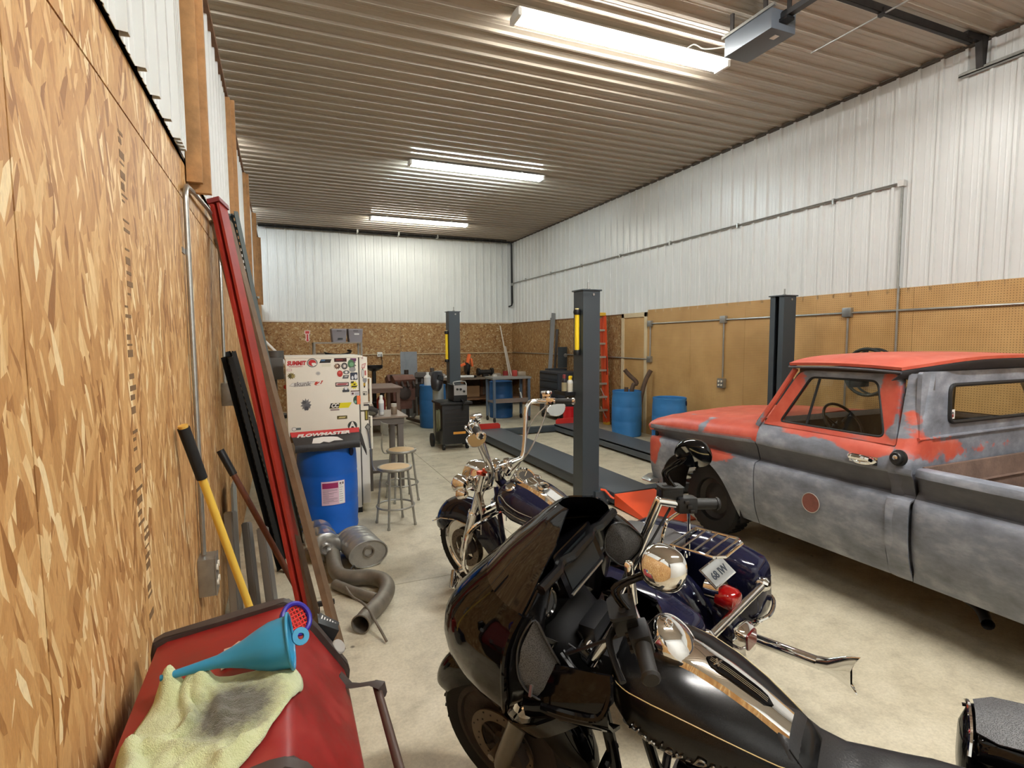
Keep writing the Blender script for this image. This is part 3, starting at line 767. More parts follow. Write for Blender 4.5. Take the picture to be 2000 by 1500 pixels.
# ================================================================== four post lift
LF = thing('car_lift', 'charcoal four post car lift with long low runways and orange ramps', 'car lift', (4.48, 7.6, 0))
bm0 = None
for px_, py_, fl_ in ((3.14, 5.30, 1), (3.01, 10.0, 1), (5.95, 5.15, -1), (5.95, 10.0, -1)):
    bm = B()
    # C section post with a slot on its inner side
    o_ = [(-.105, -.105), (.105, -.105), (.105, -.03), (.096, -.03), (.096, -.096), (-.096, -.096), (-.096, .096), (.096, .096), (.096, .03), (.105, .03), (.105, .105), (-.105, .105)]
    M = Matrix.Translation((px_, py_, 0)) @ Matrix.Diagonal((fl_, 1, 1, 1))
    prism(bm, o_, .012, 2.40, M); post = obj('post', bm, M_DGREY, LF, W=True)
    bm = B(); bb(bm, (px_-.122, py_-.122, 2.40), (px_+.122, py_+.122, 2.415), .003); obj('top_plate', bm, M_DGREY, post, W=True)
    bm = B(); bb(bm, (px_-.16, py_-.15, 0), (px_+.16, py_+.15, .012)); obj('base_plate', bm, M_DGREY, post, W=True)
    bm = B(); cyl(bm, (px_+.02, py_, 2.41), (px_+.02, py_, 2.50), .010, n=8); cyl(bm, (px_+.02, py_, 2.415), (px_+.02, py_, 2.435), .022, n=6); cyl(bm, (px_+.02, py_-.118, 2.36), (px_+.02, py_-.105, 2.36), .014, n=8); obj('cable_stud', bm, M_GALV, post, W=True)
for y, yp_ in ((5.25, 5.30), (9.86, 10.0)):
    bm = B(); bb(bm, (3.20, y-.085, .02), (5.90, y+.085, .125), .006); obj('cross_beam', bm, M_DGREY, LF, W=True)
    for xa in (3.18, 5.62):
        bm = B(); bb(bm, (xa, y-.10, .02), (xa+.18, y+.10, .17), .004); obj('beam_end', bm, M_DGREY, LF, W=True)
    bm = B()
    for x in (3.25, 3.33, 5.66, 5.74):
        cyl(bm, (x, y-.108, .06), (x, y-.098, .06), .012, n=8)
    obj('bolts', bm, M_GALV, LF, W=True)['kind'] = 'stuff'
M_DECK = mat('runway_deck', (74, 80, 86), .5, .1, bump=.2, bscale=90)
for x0, x1 in ((3.36, 3.90), (5.06, 5.60)):
    bm = B(); bb(bm, (x0, 5.06, .125), (x1, 9.80, .165), .004); bb(bm, (x0, 5.06, .04), (x0+.03, 9.8, .15)); bb(bm, (x1-.03, 5.06, .04), (x1, 9.8, .15)); rw_ = obj('runway', bm, M_DECK, LF, W=True)
    bm = B(); prism(bm, [(x0+.03, 0), (x1-.03, 0), (x1-.03, .075), (x1-.07, .11), (x0+.07, .11), (x0+.03, .075)], 0, .02, basis((0, 9.80, .16), (1, 0, 0), (0, 0, 1), (0, -1, 0))); obj('end_stop', bm, mat('red_end_stop', (200, 50, 42), .5), rw_, W=True, label='red wheel stop plate at the far end')
    bm = B(); faces(bm, [(x0, 5.05, .155), (x1, 5.05, .155), (x1, 4.36, .012), (x0, 4.36, .012), (x0, 5.05, .02), (x1, 5.05, .02), (x1, 4.36, 0), (x0, 4.36, 0)], [(0, 1, 2, 3), (4, 7, 6, 5), (0, 3, 7, 4), (1, 5, 6, 2), (3, 2, 6, 7), (0, 4, 5, 1)]); obj('ramp', bm, M_ORANGE, rw_, W=True, label='orange approach ramp', flat=True)
bm = B(); tube(bm, [(3.25, 5.16, .19), (3.28, 5.12, .19), (3.33, 5.08, .12), (3.36, 5.06, .10)], .014, 4); obj('lock_lever', bm, M_ORANGE, LF, W=True, label='orange safety lock lever')
# cables and tray on the near post
bm = B(); bb(bm, (2.90, 5.36, 1.245), (3.06, 5.62, 1.252)); bb(bm, (2.90, 5.36, 1.25), (2.906, 5.62, 1.285)); bb(bm, (2.90, 5.36, 1.25), (3.04, 5.366, 1.285)); bb(bm, (2.90, 5.614, 1.25), (3.06, 5.62, 1.285)); bb(bm, (3.03, 5.38, 1.13), (3.04, 5.60, 1.25)); obj('tool_tray', bm, M_BLACK, LF, W=True)
def bottle(name, label, loc, r, h, cols, kind='spray', cat='bottle', group=None):
    t = thing(name, label, cat, loc, group=group)
    bm = B(); lathe(bm, [(r*.9, 0), (r, .006), (r, h*.68), (r*.86, h*.74), (r*.45, h*.82), (r*.42, h*.86)], 20); obj('body', bm, cols[0], t)
    bm = B(); lathe(bm, [(r*1.01, h*.16), (r*1.01, h*.6)], 20, cap=False); obj('label_band', bm, cols[2], t)
    bm = B(); lathe(bm, [(r*.62, h*.80), (r*.62, h*.97), (r*.5, h), (0, h)], 16)
    if kind == 'trigger': box(bm, (0, -.012, h*.97), (.02, .05, .02), bev=.004)
    obj('cap', bm, cols[1], t); return t
bottle('spray_can', 'dark spray can with red cap on the lift post tray', (2.945, 5.46, 1.253), .030, .225, (mat('can_dark', (40, 38, 44), .35, .4), mat('cap_maroon', (120, 40, 44), .4), mat('can_pale_band', (150, 140, 110), .4)), cat='can')
bottle('spray_bottle', 'white bottle with yellow top on the lift post tray', (3.015, 5.45, 1.253), .034, .205, (M_WHITE, M_YEL, mat('bottle_band', (214, 206, 186), .5)), 'trigger')
for nm, x, y, z0, z1, lab in (('tube_light', 3.00, 5.27, 1.70, 2.20, 'yellow tube light in black clips on the nearest lift post'), ('tube_light', 2.875, 9.97, 1.46, 2.05, 'yellow tube light in black clips on the far lift post behind the welder')):
    t = thing(nm, lab, 'light', (x, y, z0), group='yellow tube lights on the lift posts')
    h = z1-z0; bm = B(); cyl(bm, (0, 0, .05), (0, 0, h-.05), .026, n=16); obj('body', bm, M_YEL, t)
    for z in (.03, h-.03):
        bm = B(); lathe(bm, [(.036, -.028), (.042, 0), (.036, .028)], 16, Matrix.Translation((0, 0, z))); bb(bm, (0, -.012, z-.014), (.075 if y < 6 else .045, .012, z+.014)); obj('clip', bm, M_BLACK, t)
    bm = B(); cyl(bm, (0, 0, h-.002), (0, 0, h+.012), .022, n=14); obj('end_lens', bm, mat('pale_lens', (230, 214, 150), .3), t)
# ================================================================== left side: grill, leaning stock, fridge
# ---- red barbecue against the strand board
GR = thing('barbecue_grill', 'red lidded barbecue grill with black end caps and front handle bar', 'grill', (-.10, 1.43, 0))
def redpaint():
    t = NT('grill_red'); o = t.pos(); n = t.noise(o, 7, 6, .65).outputs['Fac']
    c = t.ramp(n, [(.3, g((112, 24, 22))), (.55, g((138, 30, 28))), (.75, g((150, 56, 48)))])
    t.col(c); t.l(t.ramp(n, [(.3, (.3, .3, .3)), (.7, (.55, .55, .55))]), t.b.inputs['Roughness']); return t.m
M_GRED = redpaint(); M_CAP = mat('grill_cast_black', (62, 52, 48), .55, var=.25, vscale=14)
LP = [(-.362, .80), (-.362, .97), (-.356, 1.004), (-.33, 1.016), (-.20, 1.034), (-.05, 1.055), (-.022, 1.058), (-.006, 1.050), (.006, 1.034), (.06, .955), (.11, .876), (.150, .812), (.156, .79), (.153, .765)]
def lidx(x):
    for (x0, z0), (x1, z1) in zip(LP[2:-1], LP[3:]):
        if x0 <= x <= x1: return z0+(z1-z0)*(x-x0)/(x1-x0)
    return 1.0
bm = B(); sheet(bm, [[V(x, y, z) for x, z in LP] for y in (1.085, 1.3, 1.55, 1.775)], .006, flip=True); obj('lid', bm, M_GRED, GR, W=True, label='red painted lid')
for y0, y1, up in ((1.765, 1.805, .013), (1.055, 1.095, .013)):
    o_ = [(x-(.012 if x < -.3 else 0)+(.012 if x > .0 else 0), z+up) for x, z in LP]
    i_ = [(.10, .765), (-.32, .80)]
    bm = B(); prism(bm, o_+[(.153, .74), (-.36, .74)], -y1, -y0, basis((0, 0, 0), (1, 0, 0), (0, 0, 1), (0, -1, 0)))
    bmesh.ops.bevel(bm, geom=[e for e in bm.edges if abs(e.verts[0].co.y-e.verts[1].co.y) < 1e-4], offset=.006, segments=2, affect='EDGES')
    obj('end_cap', bm, M_CAP, GR, W=True, label='black cast end cap')
bm = B(); tube(bm, [(.226, 1.00, .842), (.226, 1.605, .842)], .012, 12); obj('handle_bar', bm, mat('handle_brown', (74, 56, 48), .45, var=.2), GR, W=True)
for y in (1.55, 1.02):
    bm = B(); tube(bm, [(.128, y+.13, .85), (.150, y+.12, .818), (.168, y+.08, .835), (.215, y+.03, .862), (.236, y+.012, .860), (.242, y+.01, .826)], .019, 4, flat=.28); obj('handle_bracket', bm, M_CAP, GR, W=True)
bm = B(); prism(bm, [(-.35, .765), (.148, .765), (.135, .60), (.06, .48), (-.28, .48), (-.345, .60)], -1.79, -1.07, basis((0, 0, 0), (1, 0, 0), (0, 0, 1), (0, -1, 0))); obj('fire_box', bm, M_CAP, GR, W=True)
for x in (-.32, .10):
    for y in (1.12, 1.74):
        bm = B(); cyl(bm, (x, y, 0), (x, y, .52), .016, n=10); obj('leg', bm, M_CAP, GR, W=True)
bm = B(); bb(bm, (-.32, 1.12, .16), (.10, 1.74, .18)); obj('bottom_shelf', bm, M_CAP, GR, W=True)
bm = B(); box(bm, (.085, 1.855, .895), (.075, .07, .10), rot=(0, .55, 0), bev=.004); sb = obj('control_box', bm, M_BLACK, GR, W=True)
M = axis_M((.108, 1.850, .930), (.50, -.45, .74), up=(-.7, 0, .7))
bm = B(); box(bm, (0, 0, 0), (.06, .075, .002), M=M); obj('warning_plate', bm, mat('plate_dark', (46, 44, 44), .5), sb, W=True)
bm = B()
for k in range(6): box(bm, (.012, .026-.010*k, .0016), (.024-.004*(k % 3), .004, .0008), M=M)
obj('plate_lines', bm, mat('print_white', (220, 220, 216), .6), sb, W=True)
bm = B(); lathe(bm, [(.024, 0), (.024, .018), (.020, .022), (0, .022)], 20, axis_M((.128, 1.80, .868), (.55, -.5, .66))); obj('knob', bm, mat('knob_grey', (160, 156, 150), .35), GR, W=True)
# ---- green microfibre cloth lying over the lid
poly = [(-.298, 1.10), (-.324, 1.19), (-.334, 1.273), (-.318, 1.373), (-.296, 1.45), (-.279, 1.485), (-.235, 1.468), (-.199, 1.478), (-.15, 1.455), (-.09, 1.44), (-.03, 1.43), (.012, 1.415), (.014, 1.358), (-.008, 1.29), (-.032, 1.231), (-.07, 1.16), (-.117, 1.10), (-.15, 1.085), (-.225, 1.08)]
ctr = V(-.16, 1.29, 0); P = spline([V(a, b, 0) for a, b in poly], 5, True)
def cl_h(p, r):
    x, y = p.x, p.y
    n = noise.noise(V(x*9, y*9, 2.3))*.5+noise.noise(V(x*19, y*19, 5.1))*.28
    f = max(0, math.sin((x*.8+y*.55)*34+n*4))**2*.022*max(0, (-.05-x)/.3)+.010*(n+.4)
    # two upright folds by the funnel's spout and a rolled edge towards the front
    f += .040*math.exp(-((x+.275)/.022)**2-((y-1.455)/.05)**2)+.034*math.exp(-((x+.205)/.020)**2-((y-1.44)/.055)**2)
    d = (x+.05)*.62+(y-1.20)*-.78
    f += .012*max(0, noise.noise(V(x*30, y*30, 7.7)))+.016*max(0, 1-abs(noise.noise(V(x*7, y*7, 4.4)))*7)*max(0, min(1, (-.09-x)/.08))
    f += .018*math.exp(-(d/.014)**2)*max(0, 1-abs(x+.1)/.12)
    f += .016*math.exp(-(((x+.25)*.5+(y-1.25)*.86)/.012)**2)*max(0, 1-abs(x+.22)/.12)
    return max(f, 0)*1.25*(.45+.55*min(1, (1.02-r)*6))+.006
bm = B(); rings = []; NR = 22
for k in range(NR+1):
    r = max(.02, k/NR); row = []
    for p in P:
        q = ctr+(p-ctr)*r
        row.append(V(q.x, q.y, lidx(min(.12, q.x))+cl_h(q, r)+(.0 if r < .99 else -.003)))
    rings.append(row)
loft(bm, rings, cap=False); f = bm.faces.new([v for v in bm.verts[:len(P)]]) if False else None
def cloth_mat():
    t = NT('green_microfibre'); o = t.pos(); n = t.noise(o, 16, 5, .65).outputs['Fac']
    v = t.mapping(o, loc=(.125/.13, -1.30/.15, -1.06/.2), sc=(1/.13, 1/.15, 5)); ln = t.n('VectorMath', operation='LENGTH'); t.l(v, ln.inputs[0])
    st = t.math('MULTIPLY', t.math('SUBTRACT', 1.0, ln.outputs['Value'], True), t.math('ADD', n, .55))
    st = t.math('ADD', st, t.math('MULTIPLY', t.math('SUBTRACT', t.noise(o, 60, 5, .75).outputs['Fac'], .5), .5))
    c = t.mix(t.ramp(st, [(.12, (0, 0, 0)), (.60, (.92, .92, .92))]), t.ramp(n, [(.3, g((206, 214, 158))), (.7, g((222, 229, 178)))]), g((56, 50, 42)))
    t.col(c); t.set(Roughness=.95); t.b.inputs['Sheen Weight'].default_value = .4
    hh = t.math('ADD', t.noise(o, 380, 2).outputs['Fac'], t.math('MULTIPLY', t.noise(o, 38, 5, .7, .8).outputs['Fac'], 2.2)); t.bump(hh, .8, .006); return t.m
cm = obj('microfibre_cloth', bm, cloth_mat(), ang=80); tag(cm, 'pale green cleaning cloth with a dark grease stain on the red grill lid', 'cloth')
so = cm.modifiers.new('thick', 'SOLIDIFY'); so.thickness = .004; so.offset = 1
# ---- blue long necked funnel lying on the cloth
FN = thing('funnel', 'blue long necked plastic funnel lying across the green cloth', 'funnel', (-.15, 1.44, 1.10))
tip = V(-.288, 1.442, 1.088); mou = V(-.006, 1.428, 1.122); M = axis_M(tip, mou-tip); L = (mou-tip).length
M_FUN = mat('blue_plastic', (48, 138, 178), .38, var=.08, vscale=12)
bm = B(); pr = [(.0075, 0), (.011, L*.2), (.016, L*.42), (.024, L*.52), (.034, L*.62), (.050, L*.74), (.061, L*.84), (.065, L*.96), (.067, L)]
lathe(bm, pr+[(.064, L), (.061, L*.95), (.055, L*.82), (.03, L*.6), (.010, L*.4), (.006, 0)], 32, M @ Matrix.Diagonal((1, .92, 1, 1)), cap=False); obj('cone', bm, M_FUN, FN, W=True, ang=50)
bm = B(); torus(bm, mou, mou-tip, .066, .004, 32, 8); obj('rim', bm, M_FUN, FN, W=True)
bm = B(); Mt = axis_M(mou+V(.002, -.05, .028), (.30, -.85, .4)); lathe(bm, [(.008, -.003), (.021, -.003), (.021, .003), (.008, .003)], 20, axis_M(mou+V(.024, -.030, .022), (.35, -.75, .55)), cap=False); obj('hanging_tab', bm, M_FUN, FN, W=True)
RN = thing('strainer', 'purple ring strainer with red mesh behind the blue funnel', 'strainer', (.012, 1.60, 1.05))
d = V(.55, -.62, .56); c0 = V(.012, 1.60, 1.093)
bm = B(); torus(bm, c0, d, .042, .007, 30, 8); lathe(bm, [(.043, -.018), (.046, 0)], 30, axis_M(c0, d), cap=False); obj('ring', bm, mat('purple_plastic', (44, 38, 150), .4), RN, W=True)
bm = B(); Mx = axis_M(c0-d.normalized()*.008, d)
for k in range(-3, 4):
    h = math.sqrt(.038**2-(k*.011)**2); tube(bm, [Mx @ V(k*.011, -h, 0), Mx @ V(k*.011, h, 0)], .0028, 6); tube(bm, [Mx @ V(-h, k*.011, .002), Mx @ V(h, k*.011, .002)], .0024, 6)
obj('mesh', bm, mat('red_mesh', (206, 50, 44), .5), RN, W=True)
bm = B(); R_ = []
for i in range(9):
    R_.append([V(-.17+.14*i/8, 1.50+.09*j/6+.01*math.sin(i), lidx(-.17+.14*i/8)+.008+.02*abs(noise.noise(V(i*.8, j*.9, 1)))) for j in range(7)])
sheet(bm, R_, .003); tag(obj('rag', bm, mat('pale_rag', (206, 176, 156), .9), ang=80), 'crumpled pinkish rag tucked behind the blue funnel on the lid', 'rag')

# ---- timber, steel and tools leaning on the wall
def beam(name, b, t, w, d, m, up=(1, -.4, 0), prof_=None):
    """bar from b to t, section w (along the wall) by d"""
    b = V(*b); t = V(*t); M = axis_M(b, t-b, up=up); bm = B()
    prism(bm, prof_ or [(-w/2, -d/2), (w/2, -d/2), (w/2, d/2), (-w/2, d/2)], 0, (t-b).length, M); return bm
M_OLDW = mat('weathered_timber', (112, 88, 66), .7, var=.35, vscale=5, bump=.15)
tag(obj('plank', beam('', (.165, 3.42, .02), (-.392, 4.43, 2.71), .085, .036, M_OLDW), M_OLDW), 'weathered brown plank leaning on the wall, between red beam and outer plank', 'plank')
tag(obj('plank', beam('', (.262, 3.28, .02), (-.318, 4.45, 2.73), .09, .036, M_OLDW), M_OLDW), 'weathered brown plank leaning on the wall, outermost of the leaning lengths', 'plank')
M_RBEAM = mat('red_rack_beam', (150, 40, 28), .55, var=.25, vscale=5)
cs = [(-.055, -.03), (.055, -.03), (.055, -.012), (.02, .0), (.055, .014), (.055, .03), (-.055, .03)]
RB = thing('rack_beam', 'red steel rack beam leaning on the wall beside brown planks', 'beam', (.10, 3.5, 0))
obj('beam', beam('', (.115, 3.46, .02), (-.345, 4.15, 2.76), 0, 0, None, prof_=cs), M_RBEAM, RB, W=True)
bm = beam('', (-.345+.0, 4.15, 2.76), (-.35, 4.16, 2.79), .13, .08, None); obj('end_bracket', bm, mat('dark_red_bracket', (120, 34, 30), .5), RB, W=True)
def slotted(name, label, b, t, w, m, n, lab_group=None):
    T_ = thing(name, label, 'rack post', b, group=lab_group); b = V(*b); t = V(*t); M = axis_M(b, t-b, up=(.75, .65, 0)); L = (t-b).length; bm = B()
    # front face with real slots: strips between the holes
    hw = w/2; sl = .011
    for x0, x1 in ((-hw, -hw*.62), (-hw*.30, hw*.30), (hw*.62, hw)): box(bm, ((x0+x1)/2, 0, L/2), (x1-x0, .003, L), M=M)
    for k in range(n):
        z = L*(k+.5)/n
        for xc in (-hw*.46, hw*.46): box(bm, (xc, 0, z), (hw*.33, .003, L/n*.5), M=M)
    for s_ in (-1, 1): box(bm, (s_*hw, -.02, L/2), (.003, .04, L), M=M)
    obj('channel', bm, m, T_, W=True, flat=True); return T_
M_BKS = mat('black_slotted_steel', (34, 35, 36), .5, .3)
slotted('slotted_post', 'short black slotted steel post leaning on the wall, its top lowest', (-.04, 4.72, .01), (-.345, 4.42, 1.765), .075, M_BKS, 36)
slotted('slotted_post', 'short black slotted steel post leaning just behind its lower twin', (.02, 4.98, .01), (-.345, 4.72, 1.80), .075, M_BKS, 36)
slotted('slotted_post', 'tall grey slotted steel post leaning behind the brown planks', (.15, 5.28, .01), (-.325, 5.36, 2.98), .085, mat('grey_slotted_steel', (92, 100, 100), .5, .3), 58)
bm = B(); tube(bm, [(-.36, 4.75, 2.6), (-.38, 4.9, 2.8), (-.36, 5.05, 2.83)], .012, 6); tag(obj('clamp', bm, M_DSTEEL), 'small dark clamp hooked on the wall near the grey slotted post', 'clamp')
SH = thing('shovel', 'yellow handled shovel with black grip leaning on the wall by the grill', 'shovel', (-.08, 2.86, 0))
b = V(-.10, 2.86, .25); t = V(-.385, 2.60, 1.515); dd = (t-b).normalized()
bm = B(); cyl(bm, b, t-dd*.22, .017, n=14); obj('pole', bm, mat('yellow_fibreglass', (236, 196, 84), .4), SH, W=True)
bm = B(); cyl(bm, t-dd*.24, t, .022, .024, 14); obj('grip', bm, M_RUBBER, SH, W=True)
bm = B(); cyl(bm, t-dd*.002, t+dd*.012, .019, n=14); obj('end_cap', bm, mat('tan_cap', (214, 170, 80), .5), SH, W=True)
bm = B(); M = axis_M(b+dd*.05, -dd, up=(-.9, .3, .1)); sheet(bm, [[M @ V(x*(1-.45*max(0, v-.7)/.3), .02*(1-(x/.11)**2)*-1, v*.31) for x in (-.11, -.06, 0, .06, .11)] for v in (0, .1, .4, .7, .85, 1)], .003); obj('blade', bm, M_STEEL, SH, W=True)
RK = thing('rake', 'brown handled tool with black grip leaning on the wall behind the yellow shovel', 'rake', (.08, 3.76, 0))
b = V(.03, 3.82, .24); t = V(-.385, 3.93, 1.175); dd = (t-b).normalized()
bm = B(); cyl(bm, b, t-dd*.16, .019, n=12); obj('pole', bm, mat('red_brown_pole', (110, 62, 40), .55, var=.3, vscale=14), RK, W=True)
bm = B(); cyl(bm, t-dd*.18, t, .024, n=12); obj('grip', bm, M_BLACK, RK, W=True)
bm = B(); cyl(bm, b, b-dd*.14, .016, n=10); box(bm, b-dd*.16, (.36, .03, .03), bev=.006)
for k in range(9): cyl(bm, b-dd*.16+V(-.16+.04*k, 0, 0), b-dd*.16+V(-.16+.04*k, -.02, -.07), .004, .003, 6)
obj('head', bm, M_DSTEEL, RK, W=True)
# odds and ends standing in the dark corner behind the grill
for i, (b, t, r, lab) in enumerate([((-.33, 3.9, .01), (-.36, 4.1, .72), .03, 'pale metal downpipe standing in the dark corner, closest to the wall'), ((-.22, 4.0, .01), (-.27, 4.2, .60), .026, 'pale metal tube standing in the dark corner, middle of three'), ((-.12, 4.05, .01), (-.17, 4.2, .55), .03, 'pale metal tube standing in the dark corner, nearest the red beam')]):
    bm = beam('', b, t, r*2.6, r*2, None); bmesh.ops.bevel(bm, geom=list(bm.edges), offset=.008, segments=2, affect='EDGES'); tag(obj('metal_tube', bm, mat('pale_aluminium', (150, 150, 148), .4, .6)), lab, 'tube')
bm = B(); bb(bm, (-.36, 4.2, .35), (-.345, 4.5, .86)); bb(bm, (-.355, 4.22, .86), (-.345, 4.5, .88)); tag(obj('sheet_offcut', bm, mat('pale_sheet', (168, 172, 168), .5, .3)), 'pale sheet offcut standing on edge against the strand board', 'sheet')
JC = thing('fuel_can', 'dull red fuel can on the floor behind the grill', 'fuel can', (-.17, 3.35, 0))
bm = B(); box(bm, (0, 0, .14), (.24, .16, .28), bev=.03); obj('body', bm, mat('faded_red_plastic', (150, 44, 40), .55), JC)
bm = B(); tube(bm, [(-.07, 0, .27), (-.06, 0, .32), (.03, 0, .33), (.05, 0, .27)], .013, 8, k=4); obj('handle', bm, MC['faded_red_plastic'], JC)
bm = B(); cyl(bm, (.085, 0, .27), (.085, 0, .31), .025, n=14); obj('cap', bm, M_BLACK, JC)
bm = B(); box(bm, (-.31, 3.05, .10), (.16, .3, .2), bev=.01); tag(obj('small_crate', bm, mat('dark_blue_plastic', (30, 36, 60), .5)), 'dark blue box on the floor against the wall behind the grill', 'box')

# ---- conduit and outlets on the left wall
def outlet_box(parent, c, nrm, w=.115, h=.115, d=.05, plate='duplex'):
    M = axis_M(c, nrm, up=(0, 0, 1)); bm = B(); box(bm, (0, 0, d/2), (w, h, d), bev=.006, M=M); o = obj('outlet_box', bm, M_GALV, parent, W=True)
    bm = B(); box(bm, (0, 0, d+.003), (w*1.02, h*1.02, .006), bev=.003, M=M)
    obj('cover', bm, M_GALV, o, W=True)
    if plate:
        bm = B()
        for sx in (-1, 1):
            for sy in (-1, 1): lathe(bm, [(.017, 0), (.016, .008), (0, .008)], 14, M @ Matrix.Translation((sx*w*.23, sy*h*.2, d+.005)))
        obj('receptacle', bm, mat('ivory_plastic', (226, 216, 196), .5), o, W=True)
    return o
CN = thing('conduit', 'grey steel conduit bent over on the strand board wall', 'conduit', (LEFT_X, 3.1, .7))
xc = LEFT_X+.022
bm = B(); tube(bm, [(xc, 3.08, .80), (xc, 3.10, 2.55)]+[(xc, 3.10+.09*(1-math.cos(a)), 2.55+.09*math.sin(a)) for a in (.4, .8, 1.2, 1.57)]+[(xc, 3.45, 2.67), (xc+.01, 4.0, 2.70), (xc, 4.66, 2.72)], .0125, 10); obj('pipe', bm, M_GALV, CN, W=True)
outlet_box(CN, (LEFT_X, 3.07, .70), (1, 0, 0), .12, .19, .075)
bm = B(); bb(bm, (LEFT_X, 4.63, 2.60), (LEFT_X+.06, 4.78, 2.76), .005); obj('junction_box', bm, M_GALV, CN, W=True)
bm = B(); tube(bm, [(xc, 4.70, 2.6), (xc, 4.62, 1.55)], .0125, 10); obj('pipe', bm, M_GALV, CN, W=True)
outlet_box(CN, (LEFT_X, 4.60, 1.48), (1, 0, 0), .12, .17, .07)
bm = B(); bb(bm, (LEFT_X, 3.085-.03, 2.3), (LEFT_X+.004, 3.15, 2.325)); obj('strap', bm, M_GALV, CN, W=True)
# faint grade stamps inked on the nearest sheet
M_INK = mat('faded_black_ink', (124, 94, 62), .7)
def stamp(y, z0, z1, w, n, seed):
    random.seed(seed); bm = B(); z = z1
    while z > z0:
        h = random.choice((.006, .010, .016, .022)); a = random.uniform(.4, 1)*w
        bb(bm, (LEFT_X, y-w/2, z-h), (LEFT_X+.0008, y-w/2+a, z)); z -= h+random.choice((.012, .02, .05))
    o = obj('grade_stamp', bm, M_INK, wl, flat=True); o['kind'] = 'stuff'; return o
stamp(2.02, 2.02, 2.50, .07, 9, 1); stamp(1.98, 1.30, 1.98, .075, 9, 2); stamp(2.04, .98, 1.28, .07, 9, 3)
random.seed(11)

# ---- blue barrel with a torn carton on top
def barrel(label, loc, m, h=.88, r=.288, group=None, open_top=False, bung=None):
    t = thing('barrel', label, 'barrel', loc, group=group); k = h/.88
    pr = [(r*.94, 0), (r*.985, .012), (r*.99, .05*k), (r*.97, .07*k), (r, .16*k), (r*1.0, .28*k), (r*.985, .295*k), (r*1.0, .31*k), (r*1.005, .44*k), (r*1.0, .56*k), (r*.985, .575*k), (r*1.0, .59*k), (r*.985, .74*k), (r*.955, .83*k), (r*.975, .845*k), (r*.975, .875*k), (r*.955, .88*k)]
    bm = B()
    if open_top: pr += [(r*.93, .87*k), (r*.93, .3*k), (r*.9, .05), (0, .05)]
    else: pr += [(r*.93, .865*k), (r*.92, .84*k), (0, .845*k)]
    lathe(bm, pr, 48, cap=False); obj('shell', bm, m, t)
    if not open_top:
        bm = B()
        for a in (0.4, 3.5): cyl(bm, (math.cos(a)*r*.6, math.sin(a)*r*.6, .84*k), (math.cos(a)*r*.6, math.sin(a)*r*.6, .862*k), .035, n=14)
        obj('bung', bm, m, t)
    if bung is not None:
        M = axis_M((math.cos(bung)*r*.955, math.sin(bung)*r*.955, .79*k), (math.cos(bung), math.sin(bung), .05), up=(0, 0, 1))
        bm = B(); lathe(bm, [(.03, .008), (.03, .016), (0, .016)], 18, M @ Matrix.Diagonal((1, 1.45, 1, 1))); obj('hand_hole', bm, mat('dark_hole_blue', (8, 22, 60), .8), t)
    return t
BR = barrel('bright blue plastic barrel with paper label and torn carton on top', (.385, 5.70, 0), M_BLUE, bung=-.72)
# curved paper label on its side
def band(bm, r, a0, a1, z0, z1, n=12):
    sheet(bm, [[V(r*math.cos(a0+(a1-a0)*i/n), r*math.sin(a0+(a1-a0)*i/n), z) for z in (z0, z1)] for i in range(n+1)], .0006)
LA0, LA1 = math.radians(-106), math.radians(-62)
bm = B(); band(bm, .2905, LA0, LA1, .30, .53); lb = obj('paper_label', bm, mat('label_pink_paper', (222, 190, 206), .6), BR, label='pink and white paper label')
bm = B(); band(bm, .2912, LA0+.03, LA0+(LA1-LA0)*.70, .462, .515); obj('label_band', bm, mat('label_magenta', (150, 36, 90), .6), lb)
bm = B(); band(bm, .2911, LA0+(LA1-LA0)*.72, LA1-.02, .305, .525); obj('label_side', bm, mat('label_white_paper', (230, 230, 230), .6), lb)
bm = B(); random.seed(5)
for k in range(13):
    z = .448-.0105*k; a1 = LA0+(LA1-LA0)*random.choice((.3, .5, .66, .66)); band(bm, .2914, LA0+.04, a1, z, z+.0028, 6)
for k in range(8): band(bm, .2916, LA0+(LA1-LA0)*.75, LA1-.06-.05*random.random(), .33+.022*k, .333+.022*k, 5)
band(bm, .2916, LA0+(LA1-LA0)*.76, LA0+(LA1-LA0)*.84, .495, .512, 4); band(bm, .2916, LA0+(LA1-LA0)*.88, LA0+(LA1-LA0)*.95, .492, .514, 4)
obj('label_print', bm, mat('label_ink', (112, 92, 104), .7), lb)
# carton
CT = thing('carton', 'torn red and black exhaust carton lying on the blue barrel', 'carton', (.38, 5.5, .88))
M_CBK = mat('carton_black', (44, 42, 44), .5, var=.3, vscale=25); M_CRD = mat('carton_red', (196, 46, 50), .5); M_CWH = mat('carton_white', (232, 228, 224), .6); M_CBR = mat('carton_torn_edge', (150, 120, 92), .8)
